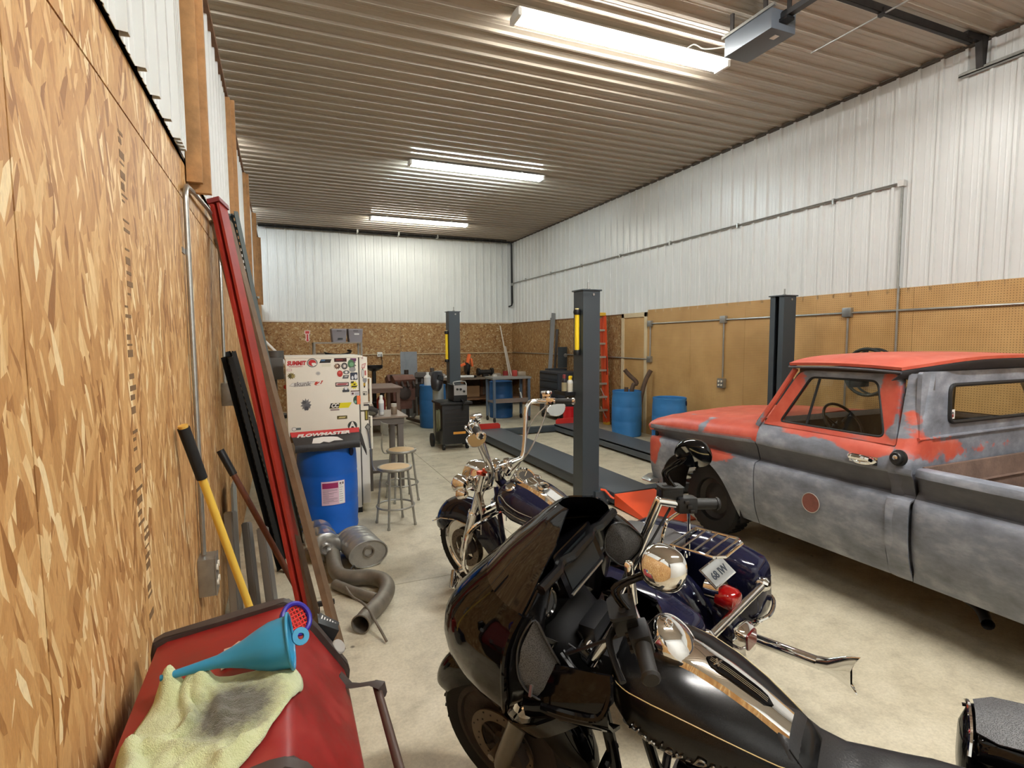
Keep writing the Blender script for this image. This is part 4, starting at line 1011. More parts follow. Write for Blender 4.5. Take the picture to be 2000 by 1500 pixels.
# the printed face slopes from the back edge down to the front lip
c_tl, c_tr, c_bl, c_br = V(.050, 5.68, .985), V(.700, 5.68, .995), V(.085, 5.40, .900), V(.672, 5.40, .912)
def cpt(u, v, d=0):
    a = c_bl+(c_br-c_bl)*u; b_ = c_tl+(c_tr-c_tl)*u; n_ = V(0, -.26, .95)
    return a+(b_-a)*v+n_*(d+.004*math.sin(u*9)*(1-v))
bm = B(); sheet(bm, [[cpt(i/14, j/6) for j in range(7)] for i in range(15)], .006); cf = obj('printed_face', bm, M_CBK, CT, W=True)
bm = B(); sheet(bm, [[cpt(i/14, .62+.38*j/3, .0012) for j in range(4)] for i in range(15)], .001); obj('red_band', bm, M_CRD, cf, W=True)
bm = B(); sheet(bm, [[cpt(i/14, 0)+V(0, -.004*j*0, 0)+V(0, -.012*math.sin(j), -.022*j-.006*abs(noise.noise(V(i*.9, j, 3)))) for j in range(4)] for i in range(15)], .004); obj('torn_lip', bm, M_CBK, CT, W=True)
bm = B(); rr_ = [(.26, .05), (.30, .42), (.44, .50), (.58, .46), (.66, .40), (.74, .12), (.60, .16), (.52, .06), (.44, .15), (.38, .04)]
faces(bm, [cpt(u, v, .0016) for u, v in rr_], [tuple(range(len(rr_)))]); obj('torn_patch', bm, M_CWH, cf, W=True)
ex = (c_br-c_bl).normalized(); ey = ((c_tl+c_tr)-(c_bl+c_br)).normalized(); ey = (ey-ex*ex.dot(ey)).normalized(); ez = ex.cross(ey)
text('lettering', 'FLOWMASTER', .088, M_CWH, cf, basis(cpt(.46, .66, .006), ex, ey, ez), shear=.28, bold=.004, W=True, sx=.86, ext=.001)
bm = B(); bb(bm, (.05, 5.68, .886), (.70, 5.98, .90)); sheet(bm, [[V(.05+.65*i/6, 5.68+.0*j, .985-.1*j) for j in range(2)] for i in range(7)], .004); obj('carton_base', bm, M_CBR, CT, W=True)
bm = B(); faces(bm, [(.700, 5.68, .995), (.672, 5.40, .912), (.74, 5.46, .80), (.735, 5.40, .76), (.72, 5.60, .93)], [(0, 1, 4), (1, 2, 4), (1, 3, 2)]); so_ = obj('torn_flap', bm, M_CBK, CT, W=True, flat=True); so_.modifiers.new('t', 'SOLIDIFY').thickness = .004

# ---- refrigerator seen on its stickered side
FR = thing('refrigerator', 'white top freezer refrigerator covered in stickers behind the blue barrel', 'refrigerator', (.43, 6.4, 0))
FY = 6.02
M_FRG = mat('fridge_enamel', (232, 228, 216), .4, var=.04, vscale=3)
bm = B(); bb(bm, (.035, FY, .06), (.755, FY+.74, 1.70), .012); obj('cabinet', bm, M_FRG, FR, W=True)
bm = B(); bb(bm, (.03, FY-.005, 1.695), (.80, FY+.745, 1.715), .004); obj('top_cover', bm, M_FRG, FR, W=True)
bm = B(); bb(bm, (.757, FY+.01, .08), (.764, FY+.73, 1.70)); obj('door_gasket', bm, mat('gasket_grey', (96, 92, 88), .7), FR, W=True)
for nm, z0, z1 in (('freezer_door', 1.125, 1.70), ('fridge_door', .10, 1.108)):
    bm = B(); bb(bm, (.766, FY+.002, z0), (.850, FY+.738, z1), .010); d_ = obj(nm, bm, M_FRG, FR, W=True)
    bm = B(); zc = z0+.06 if nm == 'freezer_door' else z1-.06; zd = .28 if nm == 'freezer_door' else -.36
    tube(bm, [(.85, FY+.06, zc), (.885, FY+.06, zc), (.885, FY+.06, zc+zd), (.85, FY+.06, zc+zd)], .012, 8); obj('handle', bm, M_FRG, d_, W=True)
bm = B(); bb(bm, (.06, FY+.02, 0), (.12, FY+.08, .06)); bb(bm, (.70, FY+.02, 0), (.76, FY+.08, .06)); bb(bm, (.06, FY+.66, 0), (.76, FY+.72, .06)); obj('feet', bm, M_BLACK, FR, W=True)
bm = B(); tube(bm, [(.83, FY-.01, .93), (.845, FY-.02, .85), (.86, FY-.015, .70), (.875, FY-.02, .52), (.90, FY-.04, .46)], .009, 6, k=4); obj('door_cable', bm, M_GALV, FR, W=True)
# stickers on the side; u, v are places on that side measured from its top left corner
def fx(u): return .035+(u-100)*.00062
def fz(v): return 1.70-(v-100)*.000633
INK = {}
def ink(c):
    if c not in INK: INK[c] = mat('sticker_%02x%02x%02x' % c, c, .45)
    return INK[c]
def sticker(shape, u0, v0, u1, v1, c, lab=None, layers=(), name='sticker'):
    """flat vinyl sticker between two corners; layers: (shape, l, t, r, b in 0..1, colour)"""
    x0, x1, z1, z0 = fx(u0), fx(u1), fz(v0), fz(v1)
    def outl(shape, a0, a1, b0, b1):
        w_, h_ = a1-a0, b1-b0; cx_, cz_ = (a0+a1)/2, (b0+b1)/2
        if shape == 'oval': return [(cx_+w_/2*math.cos(t), cz_+h_/2*math.sin(t)) for t in [2*PI*i/28 for i in range(28)]]
        if shape == 'slant': return [(a0, b0), (a1-w_*.15, b0), (a1, b1), (a0+w_*.15, b1)]
        if shape == 'flame': return [(a0, cz_-h_*.3), (a0+w_*.2, b0), (a1-w_*.3, b0+h_*.1), (a1, b1), (a1-w_*.35, b1-h_*.1), (a0+w_*.12, b1-h_*.25)]
        if shape == 'shield': return [(a0, b1), (a1, b1), (a1, cz_), (cx_, b0), (a0, cz_)]
        if shape == 'star': return [(cx_+w_/2*(1 if i % 2 else .62)*math.cos(t), cz_+h_/2*(1 if i % 2 else .62)*math.sin(t)) for i, t in [(i, 2*PI*i/22+.2) for i in range(22)]]
        if shape == 'diam': return [(cx_, b0), (a1, cz_), (cx_, b1), (a0, cz_)]
        return rrect(w_, h_, min(w_, h_)*.12, 3, cx_, cz_)
    Mf = basis((0, FY-.0005, 0), (1, 0, 0), (0, 0, 1), (0, -1, 0)); bm = B(); prism(bm, outl(shape, x0, x1, z0, z1), 0, .0010, Mf); o = obj(name, bm, ink(c), FR, W=True, label=lab, flat=True)
    for k, (sh, l, t_, r_, b_, cc) in enumerate(layers):
        bm = B(); prism(bm, outl(sh, x0+(x1-x0)*l, x0+(x1-x0)*r_, z1-(z1-z0)*b_, z1-(z1-z0)*t_), .0008, .0014+.0004*k, Mf); obj('print', bm, ink(cc), o, W=True, flat=True)
    return o
def stext(o, s, u, v, size, c, shear=0, sx=1, bold=.0): text('lettering', s, size, ink(c), o, basis((fx(u), FY-.0022, fz(v)), (1, 0, 0), (0, 0, 1), (0, -1, 0)), shear=shear, W=True, sx=sx, bold=bold, ext=.0004)
Wt = (232, 230, 224); Bk = (36, 34, 36); Rd = (190, 36, 40); Gy = (128, 126, 126); Yl = (226, 214, 40)
o = sticker('flame', 122, 130, 412, 250, (214, 206, 200), 'red lettered sticker'); stext(o, 'SUMMIT', 268, 186, .058, Rd, .2, .86, .003); stext(o, 'RACING EQUIPMENT', 262, 241, .014, Rd)
sticker('oval', 432, 110, 600, 256, (96, 96, 96), 'round red and grey sticker', [('oval', .08, .09, .92, .91, (190, 186, 182)), ('oval', .14, .15, .86, .85, Rd), ('shield', .45, .5, .8, .9, Wt), ('star', .55, .55, .95, .8, Wt)])
sticker('slant', 626, 128, 826, 188, Bk, 'dark sticker of a car outline', [('slant', .12, .1, .5, .5, (70, 110, 150)), ('oval', .05, .5, .25, 1.0, (20, 20, 22)), ('oval', .72, .5, .92, 1.0, (20, 20, 22))])
o = sticker('rect', 662, 206, 810, 250, (220, 218, 200)); 
sticker('rect', 866, 114, 1070, 176, (64, 24, 24), 'dark red banner sticker', [('rect', .15, .3, .7, .55, (140, 40, 40))])
sticker('star', 850, 190, 980, 304, (84, 56, 44), None, [('oval', .2, .2, .6, .7, (150, 120, 96)), ('oval', .4, .3, .62, .6, (220, 200, 180))])
sticker('oval', 978, 190, 1084, 304, (70, 66, 66), None, [('oval', .2, .2, .8, .8, (150, 146, 140)), ('oval', .38, .3, .7, .7, (224, 214, 206))])
sticker('star', 1085, 116, 1230, 350, (104, 104, 104), 'green and purple cluster sticker', [('shield', .3, .02, 1.0, .35, (96, 40, 86)), ('oval', .0, .1, .75, .72, (72, 112, 80)), ('oval', .2, .3, .7, .6, (110, 160, 120)), ('oval', .15, .65, .9, 1.0, (150, 150, 152))])
sticker('rect', 118, 272, 196, 308, (196, 150, 146), None, [('rect', .08, .2, .92, .8, (232, 224, 220))])
sticker('star', 112, 330, 256, 446, (120, 108, 60), 'olive green cluster sticker', [('oval', .2, .2, .5, .8, (80, 70, 40)), ('star', .5, .3, .9, .8, (150, 136, 84))])
sticker('oval', 564, 326, 640, 390, (196, 194, 188), None, [('oval', .2, .2, .8, .8, (170, 170, 168))])
sticker('oval', 906, 318, 1000, 426, (176, 48, 42), 'red oval sticker', [('oval', .2, .15, .75, .55, (206, 90, 80))])
sticker('oval', 1004, 318, 1114, 386, (110, 110, 112), None, [('oval', .3, .2, .7, .8, (230, 228, 226))])
sticker('slant', 990, 400, 1104, 458, (90, 90, 90), None, [('slant', .3, .2, .8, .6, (180, 180, 180))])
sticker('rect', 1122, 358, 1244, 484, (56, 62, 78), 'blue grey square sticker', [('oval', .55, .25, .95, .9, (220, 222, 228)), ('oval', .15, .45, .45, .95, (210, 212, 220))])
o = sticker('flame', 145, 486, 560, 566, (92, 90, 90), 'long white lettered sticker', [('flame', .01, .06, .985, .94, (224, 222, 218))]); stext(o, 'skunk', 345, 526, .060, (140, 136, 134), .1, 1.15, .002); 
o = sticker('flame', 536, 476, 680, 556, (190, 66, 50)); stext(o, '2', 604, 516, .058, Wt, .3, 1.3, .003)
sticker('rect', 874, 518, 1094, 588, (60, 52, 52), 'red edged banner sticker', [('rect', .06, .16, .94, .74, (214, 176, 176)), ('slant', .1, .3, .9, .6, (150, 40, 50))])
sticker('star', 986, 594, 1100, 690, (72, 76, 82), None, [('oval', .3, .05, .75, .6, (220, 222, 226)), ('rect', .0, .55, 1.0, .95, (60, 64, 72))])
sticker('star', 1114, 492, 1250, 650, Yl, 'yellow and black sticker', [('slant', .08, .1, .5, .3, (60, 58, 30)), ('slant', .4, .35, .7, .5, (60, 58, 30)), ('slant', .1, .58, .9, .74, (50, 48, 30))])
sticker('rect', 1120, 664, 1264, 750, (212, 208, 208), None, [('rect', 0, .02, 1, .2, (90, 50, 40)), ('star', .08, .35, .4, .85, (90, 50, 60)), ('rect', .5, .4, .95, .9, (180, 180, 190))])
sticker('oval', 1160, 750, 1284, 904, (50, 78, 66), 'green and orange round sticker', [('rect', .5, .02, .98, .98, (240, 120, 70)), ('star', .1, .5, .45, .9, (120, 170, 150))])
o = sticker('star', 304, 758, 486, 972, (120, 120, 122), 'grey engine shaped sticker', [('star', .1, .15, .6, .5, (80, 82, 86)), ('oval', .3, .4, .9, .75, (100, 102, 108)), ('star', .25, .6, .8, .98, (74, 76, 82))])
o = sticker('slant', 764, 862, 1136, 950, Yl, 'yellow and black racing sticker', [('slant', 0, .02, .48, .98, (40, 38, 30))]); stext(o, 'CC', 850, 906, .058, Wt, .3, .9, .003)
for u_ in range(5): pass
sticker('rect', 780, 962, 926, 988, (150, 132, 130))
sticker('rect', 884, 1080, 1052, 1138, (84, 76, 40), 'dark olive rectangular sticker', [('slant', .12, .3, .88, .72, (200, 190, 130))])
o = sticker('oval', 158, 1226, 232, 1292, Gy, None, [('oval', .1, .1, .9, .9, (230, 228, 224))]); sticker('rect', 226, 1240, 302, 1276, (100, 110, 112))
o = sticker('oval', 1056, 1184, 1214, 1340, (40, 40, 40), 'round black sticker with a white A', [('oval', .05, .05, .95, .95, (80, 92, 88)), ('oval', .12, .12, .88, .88, (24, 24, 26))]); stext(o, 'A', 1135, 1250, .085, Wt, 0, 1, .004)
# the stickers on the edge of the doors
def dst(u0, v0, u1, v1, c, sh='rect', layers=()): sticker(sh, u0, v0, u1, v1, c, None, layers)
o_ = FY; FY = FY+.002
dst(1316, 90, 1346, 136, (206, 180, 176)); dst(1312, 200, 1392, 300, (196, 130, 124), 'flame', [('flame', .1, .2, .8, .8, (226, 206, 200))]); dst(1312, 296, 1352, 460, (70, 72, 74), 'oval', [('oval', .15, .1, .85, .9, (210, 212, 210))]); dst(1364, 330, 1390, 414, (190, 100, 100))
dst(1330, 460, 1398, 560, (140, 140, 142), 'shield'); dst(1338, 540, 1372, 600, (212, 170, 60)); dst(1342, 586, 1368, 630, (36, 36, 36), 'shield')
dst(1326, 684, 1398, 752, (90, 90, 86), 'rect', [('rect', .1, .1, .45, .45, (206, 202, 190)), ('rect', .55, .1, .9, .9, (206, 202, 190))]); dst(1330, 880, 1420, 890, (120, 96, 90)); dst(1332, 904, 1428, 936, (60, 56, 60))
dst(1344, 1006, 1408, 1184, (70, 62, 34), 'rect', [('rect', .3, .1, .7, .9, (160, 146, 60))]); dst(1338, 1230, 1450, 1376, (90, 88, 86), 'diam', [('diam', .2, .2, .8, .8, (140, 138, 134))])
FY = o_

# ---- exhaust parts on the floor
M_EXH = mat('dull_exhaust_steel', (132, 124, 112), .5, .55, var=.25, vscale=10); M_MUF = mat('muffler_shell', (170, 168, 162), .38, .65, var=.18, vscale=12)
MU = thing('muffler', 'oval grey muffler with banded shell beside the bent exhaust pipe', 'muffler', (.57, 4.7, 0))
ax = V(.16, -.96, 0).normalized(); Mm = axis_M((.535, 4.93, .115), ax, up=(0, 0, 1)); bm = B()
def oval(r_, z): return [Mm @ V(math.cos(a)*.158*r_, math.sin(a)*.112*r_, z) for a in [2*PI*i/40 for i in range(40)]]
rings = [oval(.95, 0), oval(1.02, .0), oval(1.03, .02), oval(1.0, .025)]
for k in range(4): z = .08+.075*k; rings += [oval(1.0, z-.02), oval(1.015, z-.012), oval(1.015, z+.012), oval(1.0, z+.02)]
rings += [oval(1.0, .40), oval(1.04, .405), oval(1.04, .43), oval(.98, .432), oval(.95, .418)]
loft(bm, rings); obj('shell', bm, M_MUF, MU, W=True)
bm = B(); e = Mm @ V(.0, .02, .41); lathe(bm, [(.048, 0), (.046, .03), (.036, .03), (.034, -.05), (0, -.05)], 24, axis_M(e, ax), cap=False); obj('outlet_neck', bm, M_EXH, MU, W=True)
bm = B(); lathe(bm, [(.034, -.02), (0, -.02)], 20, axis_M(e+ax*.022, ax)); obj('neck_hole', bm, M_BLACK, MU, W=True)
MV = thing('muffler', 'shiny round muffler half hidden behind the leaning planks', 'muffler', (.26, 4.95, 0))
bm = B(); M2 = axis_M((.24, 5.15, .135), (.1, -.98, 0)); lathe(bm, [(.10, 0), (.128, .01), (.132, .03), (.128, .045), (.128, .20), (.133, .21), (.133, .235), (.128, .245), (.128, .38), (.132, .395), (.128, .42), (.11, .43), (.05, .432), (.045, .46), (.036, .46), (0, .40)], 36, M2); obj('shell', bm, mat('polished_muffler', (196, 196, 194), .22, .85), MV, W=True)
PI_ = thing('exhaust_pipe', 'bent dull exhaust pipe on the floor with open end towards the viewer', 'exhaust pipe', (.5, 4.1, 0))
bm = B(); r_ = .058
tube(bm, [(.355, 5.0, .075), (.335, 4.6, .068), (.335, 4.40, .066), (.365, 4.27, .066), (.45, 4.205, .066), (.55, 4.17, .066), (.63, 4.09, .066), (.655, 3.98, .066), (.635, 3.86, .066), (.57, 3.72, .066), (.47, 3.58, .066), (.41, 3.48, .066)], r_, 20, k=4, cap=False); obj('pipe', bm, M_EXH, PI_, W=True)
de = V(-.06, -.10, 0).normalized(); e = V(.41, 3.48, .066); bm = B(); lathe(bm, [(.058, -.005), (.062, 0), (.064, .015), (.056, .016), (.052, -.06), (.052, -.25), (0, -.25)], 28, axis_M(e, de), cap=False); obj('pipe_mouth', bm, [M_EXH], PI_, W=True)
bm = B(); lathe(bm, [(.0515, -.12), (0, -.12)], 24, axis_M(e, de)); obj('pipe_inside', bm, M_BLACK, PI_, W=True)
bm = B(); tube(bm, [(.355, 3.86, .155), (.39, 3.74, .128), (.45, 3.58, .132), (.50, 3.42, .07), (.535, 3.29, .018)], .0085, 8, k=4); obj('hanger_rod', bm, M_EXH, PI_, W=True)
bm = B(); tube(bm, [(.31, 4.20, .04), (.42, 4.02, .04), (.56, 3.84, .04)], .038, 14, k=3); tag(obj('exhaust_tube', bm, M_EXH), 'thin straight exhaust tube under the bent exhaust pipe', 'exhaust pipe')
bm = B(); tube(bm, [(.40, 4.38, .02), (.43, 4.34, .07), (.47, 4.37, .09), (.49, 4.43, .03)], .007, 6, k=4); tag(obj('exhaust_hanger', bm, M_DSTEEL), 'small dark bent hanger by the oval muffler', 'bracket')

# ---- two shop stools
def stool(label, loc, rz, back=False, h=.60):
    t = thing('shop_stool', label, 'stool', loc, (0, 0, rz)); M_ST = mat('stool_grey_steel', (150, 148, 140), .4, .5, var=.15, vscale=20)
    bm = B(); lathe(bm, [(.166, h-.028), (.174, h-.02), (.174, h-.006), (.170, h), (.150, h), (.150, h-.012), (0, h-.012)], 36); obj('seat_rim', bm, M_ST, t)
    bm = B(); lathe(bm, [(.152, h-.012), (.150, h+.001), (0, h+.001)], 32); obj('seat', bm, mat('stool_wood', (200, 168, 122), .5, var=.15, vscale=9), t, label='round tan wooden seat')
    for k in range(4):
        a = PI/4+PI/2*k; bm = B(); cyl(bm, (.205*math.cos(a), .205*math.sin(a), .0), (.135*math.cos(a), .135*math.sin(a), h-.02), .012, n=10); cyl(bm, (.205*math.cos(a), .205*math.sin(a), 0), (.204*math.cos(a), .204*math.sin(a), .025), .015, n=10); obj('leg', bm, M_ST, t)
    bm = B(); torus(bm, (0, 0, .20), (0, 0, 1), .186, .010, 40, 8); obj('foot_ring', bm, M_ST, t)
    if back:
        bm = B(); tube(bm, [(-.14, .0, h-.03), (-.21, .0, h-.02), (-.235, 0, h+.06), (-.22, 0, h+.22)], .016, 8, k=5, flat=.5); obj('back_strap', bm, M_ST, t)
        bm = B(); sheet(bm, [[(-.215-.03*math.cos(a)*0+.02*abs(y_)/.13, y_, h+.20+.13*v) for v in (0, .5, 1)] for y_, a in [(-.13+.26*i/8, 0) for i in range(9)]], .006); obj('backrest', bm, M_ST, t)
    return t
stool('grey steel stool with round wooden seat, the closer of two by the fridge', (1.02, 5.50, 0), .25)
stool('grey steel stool with back strap, behind the closer stool by the fridge', (1.26, 6.35, 0), .15, True)
# ================================================================== right side
LD = thing('step_ladder', 'orange fibreglass step ladder with yellow feet folded against the right wall', 'ladder', (6.29, 10.15, 0), (math.radians(-2), 0, 0))
M_LOR = mat('orange_fibreglass', (222, 84, 44), .5); M_ALU = mat('ladder_aluminium', (200, 198, 190), .4, .6)
for sx, xb, xt in ((-1, -.30, -.17), (1, .27, .22)):
    for yo, ht in ((0, 2.40), (.10, 2.34)):
        bm = B(); M = axis_M((xb, yo, .05), V(xt-xb, .02, ht-.05), up=(0, 1, 0)); L = (V(xt-xb, .02, ht-.05)).length
        prism(bm, [(-.032, -.038), (.032, -.038), (.032, .038), (.024, .038), (.024, -.03), (-.024, -.03), (-.024, .038), (-.032, .038)], 0, L, M); obj('rail', bm, M_LOR, LD)
        bm = B(); box(bm, (xb, yo-.005, .035), (.06, .10, .07), bev=.01); obj('foot', bm, mat('ladder_yellow', (224, 180, 60), .5), LD)
for k in range(7):
    z = .32+.29*k; f = z/2.4; x0 = -.30+.13*f; x1 = .26-.07*f; bm = B(); bb(bm, (x0, -.045, z-.012), (x1, .045, z+.03), .004); obj('step', bm, M_ALU, LD)
for z in (.15, .55): 
    bm = B(); tube(bm, [(.10, 0, z+.26), (.235, 0, z)], .010, 6); obj('brace', bm, M_ALU, LD)
bm = B(); bb(bm, (-.20, -.06, 2.38), (.22, .16, 2.45), .012); obj('top_cap', bm, MC['ladder_yellow'], LD)
bm = B(); bb(bm, (.222, -.041, 1.1), (.246, -.039, 1.5)); obj('rail_label', bm, mat('label_dark_red', (120, 30, 24), .5), LD)

b1 = barrel('dull blue barrel holding old exhaust pipes, by the boarded doorway', (6.17, 8.88, 0), M_BLUE2, open_top=True)
barrel('dull blue barrel with a hand hole, in front of the pegboard by the truck nose', (6.08, 7.50, 0), M_BLUE2, bung=-1.0, open_top=True)
M_RPIPE = mat('rusty_pipe', (92, 72, 58), .7, .3, var=.3, vscale=15)
for pts, r, lab in (([(6.05, 8.75, .10), (6.10, 8.80, .95)], .04, 'short stub of rusty pipe standing in the open blue barrel'),
                    ([(6.22, 8.95, .10), (6.28, 8.86, .92), (6.34, 8.82, 1.0), (6.33, 8.82, 1.06), (6.24, 8.90, 1.17), (6.16, 8.95, 1.28)], .042, 'bent rusty pipe standing in the open blue barrel'),
                    ([(6.28, 8.75, .10), (6.42, 8.70, .94), (6.56, 8.66, 1.27)], .042, 'straight rusty pipe leaning out of the open blue barrel')):
    bm = B(); tube(bm, pts, r, 14, k=3); tag(obj('old_pipe', bm, M_RPIPE), lab, 'pipe')
bm = B(); lathe(bm, [(.12, 0), (.145, .37), (.152, .37), (.152, .345), (.148, .33), (.146, .34), (.14, .05), (0, .05)], 28); BK = thing('bucket', 'red plastic bucket with a white label behind the far wheel stop', 'bucket', (5.86, 10.62, 0)); obj('shell', bm, mat('bucket_red', (190, 24, 30), .4), BK)
bm = B(); band(bm, .140, math.radians(-150), math.radians(-85), .14, .23); bk_l = obj('label', bm, M_WHITE, BK)
bm = B(); tube(bm, [(.15*math.cos(a), .02, .35-.12*abs(math.sin(a))) for a in [PI*i/10 for i in range(11)]], .003, 5); obj('bail', bm, M_GALV, BK)
# conduit on the pegboard
CR = thing('conduit', 'grey conduit run with outlet drops along the pegboard wall', 'conduit', (RIGHT_X-.03, 7, 2.17)); xr = RIGHT_X-.045
def run(pts, r=.0125, parent=None): bm = B(); tube(bm, pts, r, 8); return obj('pipe', bm, M_GALV, parent, W=True)
run([(xr, 8.75, 2.17), (xr, 2.2, 2.19)], parent=CR); run([(xr, 8.75, 2.12), (xr, 8.75, 1.52)], parent=CR); run([(xr, 8.78, 1.48), (xr, 12.0, 1.50), (xr, 15.6, 1.49)], parent=CR)
run([(xr, 6.84, 2.12), (xr, 6.84, 1.24)], parent=CR); run([(xr, 4.74, 2.12), (xr, 4.74, .9)], parent=CR)
run([(xr, 4.14, 2.46), (xr, 4.14, .5)], parent=CR)
for y, z in ((8.75, 2.17), (8.75, 1.48), (6.84, 2.18), (4.74, 2.19)):
    bm = B(); box(bm, (RIGHT_X-.055, y, z), (.055, .115, .115), bev=.006); obj('junction_box', bm, M_GALV, CR, W=True)
outlet_box(CR, (RIGHT_X-.03, 6.84, 1.15), (-1, 0, 0), .13, .15, .06)
CU = thing('conduit', 'long thin conduit high on the white ribbed wall, dropping at its near end', 'conduit', (RIGHT_X-.04, 9, 3.6)); xr = RIGHT_X-.045
run([(xr, 15.55, 3.60), (xr, 4.22, 3.63), (xr, 4.15, 3.58), (xr, 4.15, 2.44)], .014, CU)
for k in range(7):
    y = 5+1.6*k; bm = B(); bb(bm, (xr-.02, y-.012, 3.58), (RIGHT_X-.024, y+.012, 3.65)); obj('strap', bm, M_GALV, CU, W=True)
bm = B(); box(bm, (xr, 4.16, 3.625), (.05, .07, .07), bev=.006); obj('elbow', bm, mat('pvc_white', (210, 208, 204), .5), CU, W=True)
CB = thing('air_pipe', 'black air pipe run under the ceiling and down the back right corner', 'pipe', (6.3, 15.5, 4.7))
bm = B(); tube(bm, [(LEFT_X, 15.45, 4.80), (6.46, 15.45, 4.80), (6.52, 15.42, 4.74), (6.53, 15.40, 3.0), (6.52, 15.45, 2.92), (6.52, 15.66, 2.90)], .022, 8); obj('pipe', bm, M_BLACK, CB, W=True)
bm = B(); tube(bm, [(6.58, 15.6, 4.82), (6.58, 15.6, 2.92)], .018, 8); obj('pipe', bm, M_BLACK, CB, W=True)
bm = B(); tube(bm, [(LEFT_X, 15.30, 4.82), (6.3, 15.30, 4.82)], .016, 8); obj('pipe', bm, M_DSTEEL, CB, W=True)
for x in (2.0, 3.1, 4.2):
    bm = B(); bb(bm, (x-.02, 15.28, 4.76), (x+.02, 15.48, 4.85)); obj('hanger', bm, M_GALV, CB, W=True)
bm = B(); box(bm, (6.53, 15.41, 3.55), (.06, .06, .08), bev=.01); obj('valve', bm, M_GALV, CB, W=True)
RL = thing('hose_reel', 'dark ring shaped hose reel on the pegboard seen just over the truck roof', 'hose reel', (6.3, 4.25, 1.47))
bm = B(); torus(bm, (6.28, 4.25, 1.47), (1, 0, 0), .27, .02, 40, 8); torus(bm, (6.42, 4.25, 1.47), (1, 0, 0), .27, .014, 40, 8)
obj('rims', bm, mat('dark_green_black', (30, 36, 32), .5), RL, W=True)
bm = B(); cyl(bm, (6.25, 4.25, 1.47), (6.62, 4.25, 1.47), .05, n=14)
for a in (PI/2, PI/2+2.1, PI/2-2.1): tube(bm, [(6.28, 4.25, 1.47), (6.28, 4.25+.27*math.cos(a), 1.47+.27*math.sin(a))], .012, 6)
bb(bm, (6.60, 4.18, 1.35), (6.62, 4.32, 1.6)); obj('hub', bm, M_DSTEEL, RL, W=True)

# ================================================================== overhead: door opener, track
OP = thing('door_opener', 'grey garage door opener hanging by the nearest ceiling light', 'door opener', (4.08, 3.9, 4.6))
M_OPG = mat('opener_grey', (92, 98, 106), .4, .2)
bm = B(); bb(bm, (3.95, 3.63, 4.51), (4.235, 4.17, 4.68), .012); obj('housing', bm, M_OPG, OP, W=True)
bm = B(); bb(bm, (4.07, 3.70, 4.505), (4.12, 3.76, 4.511)); obj('light_lens', bm, M_WHITE, OP, W=True)
bm = B(); bb(bm, (4.05, 1.0, 4.60), (4.11, 3.66, 4.645)); obj('rail', bm, mat('opener_rail', (70, 70, 72), .4, .6), OP, W=True)
bm = B(); bb(bm, (4.06, 3.58, 4.58), (4.10, 3.64, 4.66)); bb(bm, (4.035, 3.55, 4.57), (4.125, 3.635, 4.595)); obj('rail_socket', bm, M_BLACK, OP, W=True)
bm = B(); bb(bm, (3.94, 3.6, 4.68), (3.965, 4.2, 4.705)); bb(bm, (4.22, 3.6, 4.68), (4.245, 4.2, 4.705)); obj('mount_angle', bm, M_GALV, OP, W=True)
for y in (3.7, 4.08):
    bm = B(); bb(bm, (3.945, y-.02, 4.69), (3.96, y+.02, 4.86)); bb(bm, (4.225, y-.02, 4.69), (4.24, y+.02, 4.86)); obj('hanger', bm, M_DSTEEL, OP, W=True)
bm = B(); tube(bm, [(3.96, 4.15, 4.60), (3.88, 4.35, 4.66), (3.80, 4.42, 4.72), (3.72, 4.52, 4.68), (3.6, 4.60, 4.76)], .006, 6, k=5); obj('power_cord', bm, M_WHITE, OP, W=True)
TR = thing('door_track', 'garage door track and angle strut high on the right wall', 'door track', (6.4, 2.5, 4.6))
bm = B(); bb(bm, (4.2, 3.42, 4.76), (6.40, 3.46, 4.80)); bb(bm, (4.2, 3.42, 4.76), (6.40, 3.425, 4.83)); obj('strut', bm, M_DSTEEL, TR, W=True)
bm = B(); faces(bm, [(6.50, 3.40, 4.86), (6.62, 3.40, 4.86), (6.60, 3.40, 4.56), (6.55, 3.40, 4.56), (6.50, 3.46, 4.86), (6.62, 3.46, 4.86), (6.60, 3.46, 4.56), (6.55, 3.46, 4.56)], [(0, 1, 2, 3), (7, 6, 5, 4), (0, 4, 5, 1), (1, 5, 6, 2), (2, 6, 7, 3), (3, 7, 4, 0)]); bb(bm, (6.3, 3.41, 4.80), (6.62, 3.45, 4.86)); obj('bracket', bm, M_DSTEEL, TR, W=True)
bm = B(); bb(bm, (6.56, -1.5, 4.54), (6.615, 3.62, 4.55)); bb(bm, (6.56, -1.5, 4.54), (6.565, 3.62, 4.575)); bb(bm, (6.61, -1.5, 4.54), (6.615, 3.62, 4.60)); obj('track', bm, M_GALV, TR, W=True)
bm = B(); cyl(bm, (5.06, 4.14, 4.75), (5.06, 1.2, 4.75), .009, n=8); obj('torsion_rod', bm, M_GALV, TR, W=True)
bm = B(); bb(bm, (5.04, 3.40, 4.735), (5.08, 3.46, 4.80)); obj('rod_hanger', bm, M_DSTEEL, TR, W=True)

